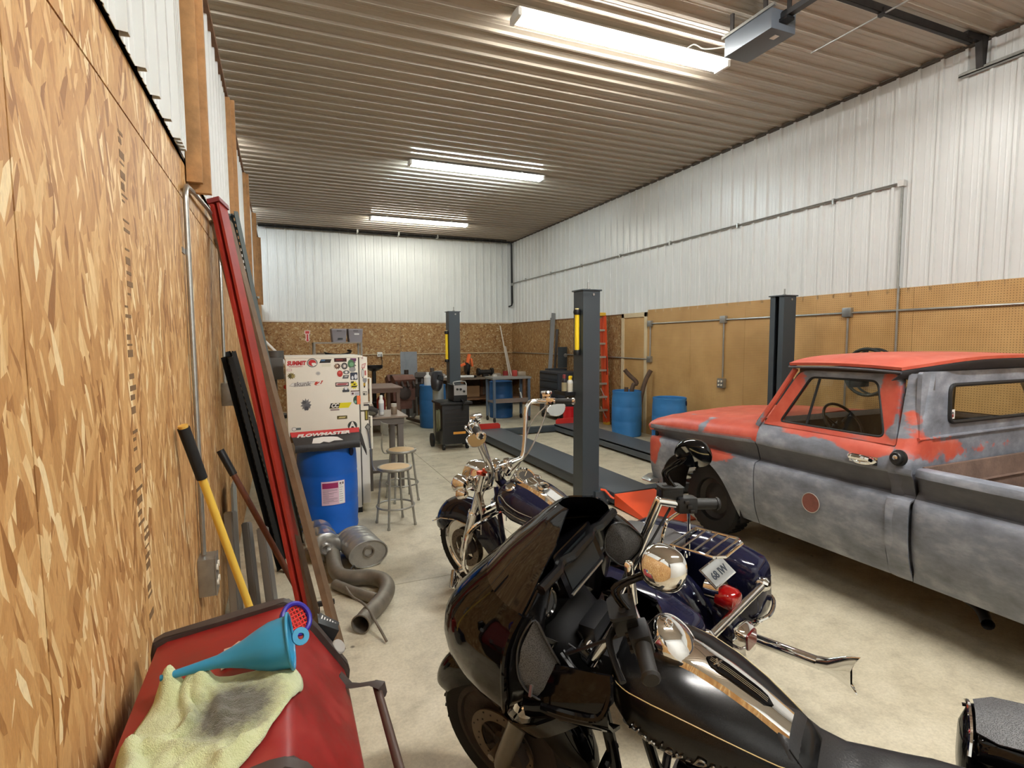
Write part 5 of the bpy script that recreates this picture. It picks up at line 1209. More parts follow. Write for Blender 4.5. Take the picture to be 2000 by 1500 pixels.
# ================================================================== back of the shop
M_BENCHW = mat('bench_top_grimy', (112, 98, 84), .6, var=.25); 
BN = thing('workbench', 'long dark workbench along the back wall', 'workbench', (5.2, 15.0, 0))
bm = B(); bb(bm, (3.55, 14.4, .78), (6.6, 15.62, .82)); obj('bench_top', bm, M_BENCHW, BN, W=True)
bm = B(); bb(bm, (3.6, 14.5, .20), (6.55, 15.6, .23)); obj('lower_shelf', bm, M_DIRTYW, BN, W=True)
for x in (3.6, 4.55, 5.5, 6.45):
    for y in (14.45, 15.5):
        bm = B(); bb(bm, (x, y, 0), (x+.08, y+.08, .78)); obj('leg', bm, M_DIRTYW, BN, W=True)
bm = B(); bb(bm, (3.6, 15.56, .23), (6.55, 15.58, .78)); obj('rear_panel', bm, M_BENCHW, BN, W=True)
bm = B(); bb(bm, (4.75, 15.0, .235), (5.3, 15.4, .55), .01); tag(obj('cardboard_box', bm, mat('dim_cardboard', (150, 116, 80), .7)), 'cardboard box on the shelf under the back workbench', 'box')
SW = thing('chop_saw', 'orange and black chop saw on the back workbench', 'saw', (4.86, 14.8, .82))
bm = B(); box(bm, (0, 0, .03), (.42, .4, .06), bev=.01); obj('base', bm, M_BLACK, SW)
bm = B(); lathe(bm, [(.17, -.03), (.17, .03), (.06, .04), (.06, -.04)], 24, Matrix.Translation((-.02, 0, .26)) @ Matrix.Rotation(PI/2, 4, 'Y')); box(bm, (.05, .05, .22), (.08, .10, .3), rot=(.3, 0, 0), bev=.01); obj('blade_guard', bm, M_BLACK, SW)
bm = B(); box(bm, (.03, 0, .50), (.07, .12, .34), rot=(0, .25, 0), bev=.02); box(bm, (-.14, -.02, .36), (.16, .08, .07), rot=(0, -.4, 0), bev=.02); box(bm, (.14, .02, .42), (.06, .1, .24), rot=(0, -.15, 0), bev=.02); obj('motor_housing', bm, mat('saw_orange', (232, 110, 56), .5), SW)
BG = thing('bench_grinder', 'black bench grinder on the back workbench', 'grinder', (5.42, 14.85, .82))
bm = B(); cyl(bm, (-.16, 0, .13), (.16, 0, .13), .075, n=18); box(bm, (0, 0, .04), (.16, .14, .08), bev=.01); obj('motor', bm, M_DSTEEL, BG)
for s in (-1, 1):
    bm = B(); cyl(bm, (s*.17, 0, .14), (s*.24, 0, .14), .11, n=22); obj('wheel_guard', bm, M_BLACK, BG)
bm = B(); cyl(bm, (3.62, 14.6, .87), (4.95, 14.5, .86), .035, n=12); tag(obj('white_pipe', bm, M_WHITE), 'white plastic pipe lying across the back workbench', 'pipe')
rnd = random.Random(3)
for i, (x, y, s, c, lab) in enumerate([(5.72, 14.7, (.2, .16, .10), (150, 140, 128), 'pale box on the back workbench beside the bench grinder'), (5.95, 14.6, (.12, .1, .16), (140, 40, 40), 'dark red tin on the back workbench near the corner'), (4.35, 14.9, (.3, .2, .08), (70, 62, 56), 'flat dark tool case on the back workbench left of the saw'), (6.35, 14.9, (.24, .2, .12), (86, 80, 74), 'grimy grey box on the back workbench in the corner')]):
    bm = B(); box(bm, (x, y, .821+s[2]/2), s, bev=.012); bb(bm, (x-s[0]*.4, y-s[1]/2-.004, .821+s[2]*.6), (x+s[0]*.4, y-s[1]/2+.002, .821+s[2]*.66)); tag(obj('storage_box', bm, mat('box_%d' % i, c, .6)), lab, 'box')
for b, t, w_, m, nm, lab in (((6.06, 14.55, .83), (6.20, 15.6, 2.30), .035, M_WHITE, 'white_strip', 'taller pale strip leaning in the back corner on the workbench'), ((6.14, 14.6, .83), (6.36, 15.6, 1.68), .05, M_WHITE, 'white_strip', 'shorter pale strip leaning in the back corner on the workbench')):
    bm = beam('', b, t, w_, .012, None, up=(0, 1, 0)); tag(obj(nm, bm, mat('pale_strip', (196, 188, 176), .5)), lab, 'strip')
for b, t, w_, d_, c, lab in (((6.20, 12.4, .0), (6.56, 12.75, 2.56), .10, .03, (112, 112, 110), 'tall grey steel bar leaning on the right wall behind the tool chests'), ((6.28, 12.5, .0), (6.565, 12.85, 2.44), .08, .03, (128, 128, 124), 'second grey steel bar leaning against its taller twin'), ((6.36, 12.45, 0), (6.60, 12.62, 2.14), .06, .03, (60, 54, 50), 'dark steel bar leaning beside the grey bars on the right wall'), ((6.38, 12.25, 0), (6.6, 12.4, 1.62), .03, .03, (170, 164, 152), 'thin pale rod leaning beside the grey bars on the right wall')):
    bm = beam('', b, t, w_, d_, None, up=(.3, 1, 0)); tag(obj('steel_bar', bm, mat('bar_%d_%d' % (c[0], int(w_*100)), c, .5, .4)), lab, 'bar')
# rolling cart with the blue drum behind it
CT2 = thing('rolling_cart', 'blue grey steel rolling cart with one shelf by the back workbench', 'cart', (4.82, 11.7, 0))
M_CART = mat('cart_blue_grey', (86, 100, 116), .5, .2)
bm = B(); bb(bm, (4.36, 11.45, .98), (5.32, 11.98, 1.03), .006); obj('cart_top', bm, mat('cart_top_worn', (130, 128, 124), .5, .2), CT2, W=True)
bm = B(); bb(bm, (4.40, 11.48, .44), (5.28, 11.95, .47)); bb(bm, (4.40, 11.475, .44), (5.28, 11.485, .54)); obj('cart_shelf', bm, mat('cart_shelf_worn', (112, 100, 92), .6), CT2, W=True)
for x in (4.38, 5.24):
    for y in (11.46, 11.92):
        bm = B(); bb(bm, (x, y, .11), (x+.055, y+.05, .98)); lg = obj('leg', bm, M_CART, CT2, W=True)
        bm = B(); cyl(bm, (x+.01, y+.03, .05), (x+.045, y+.03, .05), .05, n=14); bb(bm, (x+.006, y+.01, .05), (x+.05, y+.05, .115)); obj('caster', bm, M_DSTEEL, lg, W=True)
barrel('dull blue barrel standing behind the rolling cart', (4.90, 12.32, 0), mat('dim_blue_barrel', (30, 82, 134), .5, var=.12), open_top=True)
bm = B(); tube(bm, [(5.30, 12.1, .70), (5.18, 11.7, .50)], .02, 6); tag(obj('white_rod', bm, M_WHITE), 'short white rod leaning on the rolling cart shelf', 'rod')
for i, (x, y, s, c, lab) in enumerate([(5.0, 11.7, (.10, .1, .14), (166, 60, 50), 'small red topped can on the rolling cart'), (5.18, 11.75, (.20, .16, .10), (150, 136, 116), 'tan box on the rolling cart'), (4.5, 11.7, (.1, .1, .05), (190, 184, 176), 'small pale block on the left end of the rolling cart')]):
    bm = B(); box(bm, (x, y, 1.031+s[2]/2), s, bev=.015); tag(obj('small_box', bm, mat('cartbox_%d' % i, c, .5)), lab, 'box')
# tool chests
TC = thing('tool_chest', 'dark grey tool chest with five drawers near the back right corner', 'tool chest', (6.05, 11.3, 0))
M_TC = mat('chest_dark_grey', (52, 56, 62), .45, .2)
bm = B(); bb(bm, (5.77, 10.95, .12), (6.38, 11.95, 1.13), .008); obj('cabinet', bm, M_TC, TC, W=True)
for k in range(5):
    z = .26+.172*k; bm = B(); bb(bm, (5.758, 10.99, z), (5.77, 11.91, z+.155), .003); dw = obj('drawer', bm, M_TC, TC, W=True)
    bm = B(); bb(bm, (5.745, 11.0, z+.125), (5.76, 11.90, z+.145)); obj('pull', bm, M_BLACK, dw, W=True)
for x, y in ((5.83, 11.02), (6.32, 11.02), (5.83, 11.88), (6.32, 11.88)):
    bm = B(); cyl(bm, (x-.02, y, .06), (x+.02, y, .06), .06, n=12); obj('caster', bm, M_BLACK, TC, W=True)
TL = thing('tool_chest', 'second dark tool chest with its lid raised behind the first', 'tool chest', (6.25, 12.2, 0))
bm = B(); bb(bm, (6.05, 12.02, .1), (6.56, 12.22, 1.16), .006); obj('cabinet', bm, M_TC, TL, W=True)
bm = B(); bb(bm, (6.36, 12.10, 1.17), (6.61, 12.14, 1.69), .006); obj('raised_lid', bm, mat('chest_lid_grey', (62, 68, 72), .4, .2), TL, W=True)
bm = B(); cyl(bm, (6.56, 12.09, 1.48), (6.56, 12.10, 1.48), .05, n=16); obj('lid_badge', bm, M_GALV, TL, W=True)
# boards, engines, drum, welder
for i, (x0, x1, y, lab) in enumerate(((2.68, 2.80, 13.35, 'narrow grey board standing on end before the back wall'), (2.81, 3.10, 13.40, 'wide grey board standing on end before the back wall'))):
    bm = B(); bb(bm, (x0, y, 0), (x1, y+.04, 1.60), .004); tag(obj('grey_board', bm, mat('grey_board_paint', (142, 146, 150), .6, var=.1)), lab, 'board')
bm = B(); bb(bm, (2.6, 13.45, 0), (3.2, 13.6, .9)); tag(obj('low_crate', bm, M_DIRTYW, ang=30), 'brown crate behind the grey boards', 'crate')
def engine(label, loc, rz, c1, c2):
    t = thing('engine', label, 'engine', loc, (0, 0, rz)); m1 = mat(c1[0], c1[1], .7, .2, var=.35, vscale=9, bump=.2); m2 = mat(c2[0], c2[1], .6, .3, var=.3)
    bm = B(); bb(bm, (-.26, -.22, .55), (.26, .22, .92), .03); obj('block', bm, m1, t)
    for s in (-1, 1):
        bm = B(); box(bm, (0, s*.17, 1.0), (.5, .18, .18), rot=(s*-.6, 0, 0), bev=.02); hd = obj('cylinder_head', bm, m1, t)
        bm = B()
        for k in range(4): cyl(bm, (-.2+.13*k, s*.25, .98), (-.2+.13*k, s*.34, .86), .028, n=8)
        o = obj('exhaust_port', bm, m2, t); o['kind'] = 'stuff'
    bm = B(); bb(bm, (-.2, -.09, 1.0), (.2, .09, 1.12), .02); obj('intake', bm, m2, t)
    bm = B(); lathe(bm, [(.14, 0), (.14, .03), (.10, .05), (.04, .05), (0, .05)], 22, axis_M((-.0, -.24, .72), (0, -1, 0))); obj('pulley', bm, m2, t)
    bm = B(); cyl(bm, (.15, 0, 1.1), (.15, 0, 1.22), .05, n=12); obj('carburettor', bm, m2, t)
    bm = B(); bb(bm, (-.2, -.2, .36), (.2, .2, .56), .04); obj('sump', bm, m1, t)
    for x in (-.3, .3):
        bm = B(); bb(bm, (x-.03, -.45, .05), (x+.03, .35, .11)); bb(bm, (x-.03, .28, .05), (x+.03, .34, .8)); obj('stand_leg', bm, m2, t)
    bm = B(); bb(bm, (-.32, .28, .7), (.32, .34, .76)); obj('stand_beam', bm, m2, t)
    return t
engine('rust brown engine block on a stand beside the blue barrel with a paper sheet', (2.42, 12.15, .0), .2, ('engine_rust', (106, 70, 58)), ('engine_dark', (66, 54, 48)))
engine('dark grimy engine behind the rust brown engine', (3.15, 12.75, 0), -.3, ('engine_black', (60, 52, 48)), ('engine_grey', (92, 84, 78)))
B2 = barrel('dull blue barrel with a white paper sheet, behind the welder', (3.0, 11.55, 0), mat('mid_blue_barrel', (44, 104, 160), .5, var=.12), h=.92)
bm = B(); band(bm, .291, math.radians(-92), math.radians(-48), .36, .58); sh = obj('paper_sheet', bm, M_WHITE, B2)
bm = B()
for k in range(6): band(bm, .2922, math.radians(-88), math.radians(-62-5*(k % 3)), .53-.025*k, .537-.025*k, 5)
obj('paper_print', bm, mat('grey_print', (120, 120, 120), .7), sh)
JG_ = thing('plastic_jug', 'white plastic jug standing on the blue barrel by the engine', 'jug', (2.88, 11.5, .884)); bm = B(); lathe(bm, [(.075, 0), (.08, .02), (.08, .20), (.03, .26), (.028, .29)], 18); obj('body', bm, M_WHITE, JG_)
bm = B(); cyl(bm, (0, 0, .285), (0, 0, .31), .032, n=12); obj('cap', bm, M_WHITE, JG_)
WD = thing('welder_cart', 'black welding cart with hose coils and two casters in front', 'welding cart', (2.71, 9.1, 0))
bm = B(); bb(bm, (2.47, 8.9, .10), (2.95, 9.40, .78), .012); obj('cart_body', bm, M_BLACK, WD, W=True)
bm = B(); bb(bm, (2.43, 8.86, .78), (3.0, 9.45, .82), .008); obj('cart_top', bm, M_BLACK, WD, W=True)
bm = B(); bb(bm, (2.66, 8.893, .27), (2.88, 8.90, .31)); obj('warning_label', bm, mat('amber_label', (214, 150, 60), .5), WD, W=True)
for k in range(5):
    bm = B(); bb(bm, (2.52, 8.894, .40+.07*k), (2.90, 8.90, .415+.07*k)); obj('drawer_edge', bm, M_DSTEEL, WD, W=True)
for x in (2.50, 2.92):
    bm = B(); cyl(bm, (x-.02, 8.95, .05), (x+.02, 8.95, .05), .05, n=14); obj('caster', bm, M_RUBBER, WD, W=True)
for x in (2.41, 2.99):
    bm = B(); cyl(bm, (x-.02, 9.36, .12), (x+.02, 9.36, .12), .12, n=20); obj('wheel', bm, M_RUBBER, WD, W=True)
bm = B()
for k in range(4):
    torus(bm, (2.455-.012*k, 9.02+.02*k, .52-.01*k), (1, -.25, 0), .17+.012*(k % 2), .011, 28, 6)
ho = obj('hose_coils', bm, mat('hose_olive', (96, 96, 70), .6), WD, W=True); ho['kind'] = 'stuff'
WE = thing('welder', 'grey fronted welder with carry handle on the black cart', 'welder', (2.80, 9.1, .82))
bm = B(); box(bm, (0, .02, .15), (.24, .42, .28), bev=.012); obj('housing', bm, M_BLACK, WE)
bm = B(); box(bm, (0, -.192, .20), (.23, .006, .17), bev=.003); obj('front_panel', bm, mat('panel_grey', (150, 148, 146), .4), WE)
bm = B()
for x, z in ((-.06, .22), (.0, .22), (.06, .18)): cyl(bm, (x, -.195, z), (x, -.22, z), .018, n=12)
obj('knobs', bm, M_BLACK, WE)['kind'] = 'stuff'
bm = B(); tube(bm, [(-.10, -.15, .29), (-.10, -.14, .34), (.10, -.14, .34), (.11, -.16, .22)], .010, 8, k=3); obj('carry_handle', bm, M_GALV, WE)
bm = B(); tube(bm, [(0, -.2, .05), (.03, -.26, .0), (.02, -.25, -.14)], .012, 6, k=4); obj('torch_lead', bm, M_BLACK, WE)
GC = thing('gas_cylinder', 'grey welding gas cylinder standing behind the welder', 'gas cylinder', (2.60, 9.62, 0))
bm = B(); lathe(bm, [(.095, 0), (.10, .02), (.10, 1.05), (.09, 1.12), (.05, 1.18), (.03, 1.19)], 28); obj('shell', bm, mat('cylinder_grey', (150, 156, 152), .45, .2), GC)
bm = B(); cyl(bm, (0, 0, 1.18), (0, 0, 1.27), .022, n=10); box(bm, (.03, -.04, 1.24), (.13, .05, .05), bev=.01); cyl(bm, (.09, -.04, 1.24), (.09, -.07, 1.24), .035, n=14); cyl(bm, (.03, -.05, 1.28), (.03, -.05, 1.33), .035, n=14); obj('regulator', bm, M_GALV, GC)
HM = thing('welding_helmet', 'black welding helmet hanging on the gas cylinder', 'helmet', (2.52, 9.42, 1.15))
bm = B(); loft(bm, [[V(.115*math.cos(a)*s, -.13*math.sin(a)*s*(1 if math.sin(a) > 0 else .3), z) for a in [2*PI*i/24 for i in range(24)]] for z, s in ((-.17, .55), (-.12, .85), (-.02, 1.0), (.08, 1.02), (.15, .85), (.18, .45))]); obj('shell', bm, mat('helmet_black', (40, 40, 44), .3), HM)
bm = B(); box(bm, (0, -.135, .03), (.12, .02, .09), bev=.01); obj('visor', bm, mat('visor_dark', (16, 18, 22), .1), HM)
HM.rotation_euler = (-.3, .25, .2)
# steel tables by the fridge
def table(label, x0, x1, y0, y1, z, top, leg):
    t = thing('steel_table', label, 'table', ((x0+x1)/2, (y0+y1)/2, 0)); bm = B(); bb(bm, (x0, y0, z-.02), (x1, y1, z)); obj('table_top', bm, top, t, W=True)
    bm = B(); bb(bm, (x0+.04, y0+.03, z-.10), (x1-.04, y0+.09, z-.02)); obj('apron', bm, leg, t, W=True)
    for x in (x0+.05, x1-.12):
        for y in (y0+.04, y1-.11):
            bm = B(); bb(bm, (x, y, 0), (x+.07, y+.07, z-.02), .004); obj('leg', bm, leg, t, W=True)
    bm = B(); bb(bm, (x0+.05, y0+.05, .22), (x1-.05, y1-.05, .25)); obj('lower_shelf', bm, leg, t, W=True); return t
M_TT = mat('steel_table_top', (140, 124, 112), .45, .4, var=.2); M_TG = mat('steel_table_leg', (100, 94, 90), .5, .4)
table('brown grey steel work table beside the fridge', .88, 1.44, 6.80, 7.52, .93, M_TT, M_TG)
table('dark topped table behind the first work table', 1.2, 2.18, 10.7, 11.9, .96, mat('brown_table_top', (120, 98, 88), .6), mat('brown_table_leg', (96, 74, 62), .6))
bottle('spray_can', 'white aerosol can on the steel table by the fridge', (1.15, 7.02, .931), .034, .25, (M_WHITE, M_WHITE, mat('can_grey_band', (190, 192, 196), .4)), cat='can')
JR = thing('glass_jar', 'murky glass jar on the corner of the steel table', 'jar', (1.31, 7.02, .931)); bm = B(); lathe(bm, [(.036, 0), (.038, .01), (.038, .09), (.032, .10)], 20); obj('body', bm, mat('jar_brown', (120, 104, 88), .25), JR)
bm = B(); lathe(bm, [(.036, .098), (.036, .135), (0, .135)], 20); obj('lid', bm, mat('jar_lid', (176, 170, 160), .4), JR)
def lump(name, label, cat, c, s, m, seed, n=14):
    bm = B(); rr = []
    for i in range(9):
        t_ = PI*i/8; rr.append([V(c[0]+s[0]*math.sin(t_)*math.cos(a)*(1+.45*noise.noise(V(math.cos(a)*1.5+seed, math.sin(a)*1.5, i*.5))), c[1]+s[1]*math.sin(t_)*math.sin(a)*(1+.45*noise.noise(V(math.cos(a)*1.5, seed, i*.6))), max(c[2], c[2]+s[2]*(.5-.5*math.cos(t_))*(1+.4*noise.noise(V(seed, math.cos(a), i*.9))))) for a in [2*PI*k/n for k in range(n)]])
    loft(bm, rr); return tag(obj(name, bm, m, ang=60), label, cat)
lump('work_gloves', 'dark crumpled work gloves on the steel table', 'gloves', (1.0, 6.98, .931), (.11, .09, .12), mat('glove_dark', (48, 44, 40), .9), 1.2)
lump('rag', 'pale crumpled rag on the steel table', 'rag', (.98, 7.2, .931), (.10, .10, .16), mat('rag_pale', (160, 148, 132), .9), 3.1)
lump('work_gloves', 'olive crumpled gloves at the front of the steel table', 'gloves', (.97, 6.88, .931), (.09, .06, .07), mat('glove_olive', (72, 66, 52), .9), 5.7)
DR = thing('drain_pan', 'black round oil drain pan on a post behind the tables', 'drain pan', (1.88, 12.35, 0))
bm = B(); lathe(bm, [(.04, 1.20), (.10, 1.22), (.19, 1.27), (.20, 1.33), (.19, 1.33), (.18, 1.285), (.05, 1.24), (0, 1.24)], 30); obj('pan', bm, M_BLACK, DR)
bm = B(); cyl(bm, (0, 0, .5), (0, 0, 1.22), .045, n=14); obj('post', bm, M_BLACK, DR)
bm = B(); lathe(bm, [(.18, 0), (.19, .02), (.19, .48), (.16, .52), (0, .52)], 26); obj('tank', bm, M_BLACK, DR)
FX = thing('fire_extinguisher', 'red cylinder standing under the dark topped table', 'cylinder', (1.85, 11.3, .251)); bm = B(); lathe(bm, [(.085, 0), (.09, .02), (.09, .42), (.05, .49), (.02, .5)], 22); obj('shell', bm, mat('dim_red_cylinder', (150, 40, 36), .4), FX)
bm = B(); cyl(bm, (0, 0, .49), (0, 0, .55), .02, n=8); box(bm, (.03, 0, .55), (.1, .02, .02)); obj('valve', bm, M_DSTEEL, FX)
# shelf unit with two grey bins behind the fridge
SU = thing('shelf_unit', 'steel shelf unit behind the fridge carrying two grey bins', 'shelf', (1.12, 12.45, 0))
M_SHF = mat('shelf_steel', (140, 134, 126), .5, .4)
for z in (1.82, 1.35, .7, .15):
    bm = B(); bb(bm, (.63, 12.2, z), (1.63, 12.75, z+.03)); obj('shelf', bm, M_SHF, SU, W=True)
for x in (.63, 1.59):
    for y in (12.2, 12.71):
        bm = B(); bb(bm, (x, y, 0), (x+.04, y+.04, 1.85)); obj('upright', bm, M_SHF, SU, W=True)
M_BIN = mat('grey_bin_plastic', (150, 146, 152), .5)
for x0, x1, lab in ((1.0, 1.32, 'grey plastic bin on top of the shelf unit, nearer the left wall'), (1.345, 1.66, 'grey plastic bin on top of the shelf unit, farther from the left wall')):
    t = thing('storage_bin', lab, 'bin', ((x0+x1)/2, 12.45, 1.851)); w_ = (x1-x0); bm = B()
    def ring(s, z, w=w_): return [V(p[0]*s, p[1]*s, z) for p in rrect(w, .42, .03)]
    loft(bm, [ring(.86, 0), ring(.98, .25), ring(1.0, .255), ring(1.0, .285), ring(.94, .285), ring(.84, .02)]); obj('tub', bm, M_BIN, t)
    bm = B(); box(bm, (0, -.205, .24), (.10, .02, .02), bev=.004); obj('handle', bm, mat('bin_label', (90, 84, 88), .6), t)
    bm = B(); box(bm, (.02, -.2, .17 if x0 > 1.2 else .07), (.10, .012, .03), rot=(-.06, 0, 0)); obj('bin_label', bm, M_WHITE if x0 > 1.2 else M_BLACK, t)
bm = B(); rr = random.Random(8)
P_ = [V(1.10+.34*math.cos(a*1.0)*(.8+.2*math.sin(a*.37)), 12.45+.18*math.sin(a), 1.40+.012*a+.03*math.sin(a*1.7)) for a in [i*.5 for i in range(40)]]
tube(bm, P_, .022, 7); tag(obj('hose', bm, M_RUBBER), 'tangle of black hose on the shelf unit under the grey bins', 'hose')
bm = B(); bb(bm, (.70, 12.3, 1.381), (.86, 12.6, 1.62), .01); tag(obj('carton_box', bm, mat('shelf_carton', (120, 100, 80), .7)), 'small brown carton on the shelf unit under the bins', 'box')
# sign, outlet and conduit on the back wall
SG = thing('arrow_sign', 'small white sign with a red down arrow on the back wall', 'sign', (.665, BACK_Y-.014, 2.0))
bm = B(); prism(bm, [(-.07, .16), (-.07, .06), (-.045, .06), (-.045, -.08), (-.075, -.08), (0, -.155), (.075, -.08), (.045, -.08), (.045, .06), (.07, .06), (.07, .16)], 0, .003, basis((.665, BACK_Y-.0145, 2.0), (1, 0, 0), (0, 0, 1), (0, -1, 0))); obj('plate', bm, mat('sign_pink_white', (226, 206, 202), .5), SG, W=True)
bm = B(); prism(bm, [(-.05, .145), (-.05, .075), (.05, .075), (.05, .145)], .002, .005, basis((.665, BACK_Y-.0145, 2.0), (1, 0, 0), (0, 0, 1), (0, -1, 0))); prism(bm, [(-.02, .06), (-.02, -.09), (-.045, -.09), (0, -.14), (.045, -.09), (.02, -.09), (.02, .06)], .002, .005, basis((.665, BACK_Y-.0145, 2.0), (1, 0, 0), (0, 0, 1), (0, -1, 0))); obj('arrow', bm, mat('sign_red', (190, 60, 60), .5), SG, W=True)
CK = thing('conduit', 'thin conduit with a white outlet along the back wall', 'conduit', (2.5, BACK_Y-.03, 1.48))
bm = B(); tube(bm, [(LEFT_X+.1, BACK_Y-.035, 1.49), (6.6, BACK_Y-.035, 1.49)], .014, 8); obj('pipe', bm, mat('pale_conduit', (190, 172, 140), .5), CK, W=True)
bm = B(); box(bm, (2.56, BACK_Y-.05, 1.49), (.14, .07, .13), bev=.01); obj('outlet_box', bm, M_WHITE, CK, W=True)
for dx in (-.03, .03):
    bm = B(); box(bm, (2.56+dx, BACK_Y-.087, 1.48), (.022, .008, .05)); obj('socket', bm, M_BLACK, CK, W=True)
bm = B(); tube(bm, [(2.59, BACK_Y-.10, 1.46), (2.60, BACK_Y-.12, 1.2), (2.4, BACK_Y-.12, 1.0)], .01, 6, k=4); obj('plug_lead', bm, M_BLACK, CK, W=True)
# drill press between the planks and the fridge
DP = thing('drill_press', 'dark drill press standing left of the fridge', 'drill press', (-.10, 7.35, 0))
bm = B(); bb(bm, (-.27, 7.1, 0), (.07, 7.6, .06), .01); obj('base', bm, M_DSTEEL, DP, W=True)
bm = B(); cyl(bm, (-.10, 7.45, .05), (-.10, 7.45, 1.5), .04, n=14); obj('column', bm, M_DSTEEL, DP, W=True)
bm = B(); bb(bm, (-.20, 7.05, 1.42), (.02, 7.6, 1.68), .02); cyl(bm, (-.06, 7.15, 1.66), (-.06, 7.15, 1.76), .09, n=18); cyl(bm, (-.09, 7.12, 1.2), (-.09, 7.12, 1.44), .035, n=12); obj('head', bm, mat('drill_head_grey', (84, 82, 80), .5, .2), DP, W=True)
bm = B(); cyl(bm, (-.09, 7.15, .95), (-.09, 7.15, .99), .15, n=22); obj('work_table', bm, M_DSTEEL, DP, W=True)
bm = B()
for a in (0, 2.1, 4.2): cyl(bm, (.03, 7.12, 1.45), (.05, 7.12+.15*math.cos(a), 1.45+.15*math.sin(a)), .008, n=6)
cyl(bm, (.0, 7.12, 1.45), (.05, 7.12, 1.45), .03, n=12); obj('feed_handle', bm, M_GALV, DP, W=True)
bm = B(); ball(bm, (.04, 7.02, 1.33), .03); obj('feed_knob', bm, M_RED, DP, W=True)
bm = B(); tube(bm, [(-.30, 7.85, 2.0), (-.02, 7.75, 1.69), (.06, 7.7, 1.55)], .018, 8); tag(obj('pale_rod', bm, M_WHITE), 'pale rod leaning above the drill press', 'rod')
# ================================================================== motorcycles (built along +x forward, +y left, then stood on the floor)
def gloss(name, col, rough=.06, flake=0.0, coat=1.0):
    t = NT(name); t.b.inputs['Base Color'].default_value = (*g(col), 1); t.set(Roughness=max(rough, .3)); t.b.inputs['Specular IOR Level'].default_value = .0; t.b.inputs['Coat Weight'].default_value = coat; t.b.inputs['Coat Roughness'].default_value = rough
    if flake:
        n = t.noise(t.ob(), 900, 1).outputs['Fac']; t.col(t.ramp(n, [(.4, g(col)), (.75, tuple(min(1, x+flake) for x in g(col)))]))
    return t.m
M_GBLK = gloss('gloss_black_paint', (8, 8, 10), coat=.6); M_SBLK = gloss('satin_black_paint', (15, 15, 16), .22, .006, coat=.6); M_NAVY = gloss('navy_paint', (16, 18, 44), .08, .012)
M_VINYL = mat('black_vinyl', (30, 30, 32), .38, bump=.12, bscale=160); M_VINYLG = mat('grey_vinyl', (74, 72, 72), .5, bump=.12, bscale=160)
M_TIRE = mat('tyre_rubber', (20, 20, 20), .7, bump=.15, bscale=80); M_ALLOY = mat('satin_alloy', (150, 146, 138), .3, .8, var=.1)
M_CHR = mat('bike_chrome', (.86, .86, .85), .04, 1.0); M_ENG = mat('engine_black', (26, 26, 27), .45, .2); M_BOLT = mat('bolt_steel', (170, 168, 164), .3, .9)
M_GRIP = mat('grip_rubber', (30, 29, 28), .6); M_GOLD = mat('gold_pinstripe', (196, 172, 120), .4); M_TURN = mat('amber_lens', (206, 140, 84), .15, coat=1)
M_REDL = mat('red_lens', (170, 12, 14), .08, coat=1, trans=.25)
def speaker_mesh_mat():
    t = NT('speaker_mesh'); p = t.ob(); v = t.n('TexVoronoi', feature='F1'); v.inputs['Scale'].default_value = 320; t.l(p, v.inputs['Vector'])
    t.col(t.ramp(v.outputs['Distance'], [(.25, g((24, 24, 25))), (.55, g((84, 84, 86)))])); t.set(Roughness=.45); t.bump(v.outputs['Distance'], .5, .002); return t.m
M_SPK = speaker_mesh_mat()
def sup(w, t, b, n=28, p=2.4, cy=0.0):
    """superellipse ring in (y, z): half width w, top t, bottom b"""
    out = []
    for i in range(n):
        a = 2*PI*i/n; c, s = math.cos(a), math.sin(a)
        out.append((cy+w*math.copysign(abs(c)**(2/p), c), (t+b)/2+(t-b)/2*math.copysign(abs(s)**(2/p), s)))
    return out
def xloft(bm, secs, p=2.4, n=28): loft(bm, [[V(x, y, z) for y, z in sup(w, t, b, n, p)] for x, w, t, b in secs])
def steer(th, pv=(-.30, 0, 0)):
    return Matrix.Translation(Vector(pv)) @ Matrix.Rotation(math.radians(th), 4, 'Z') @ Matrix.Translation(-Vector(pv))
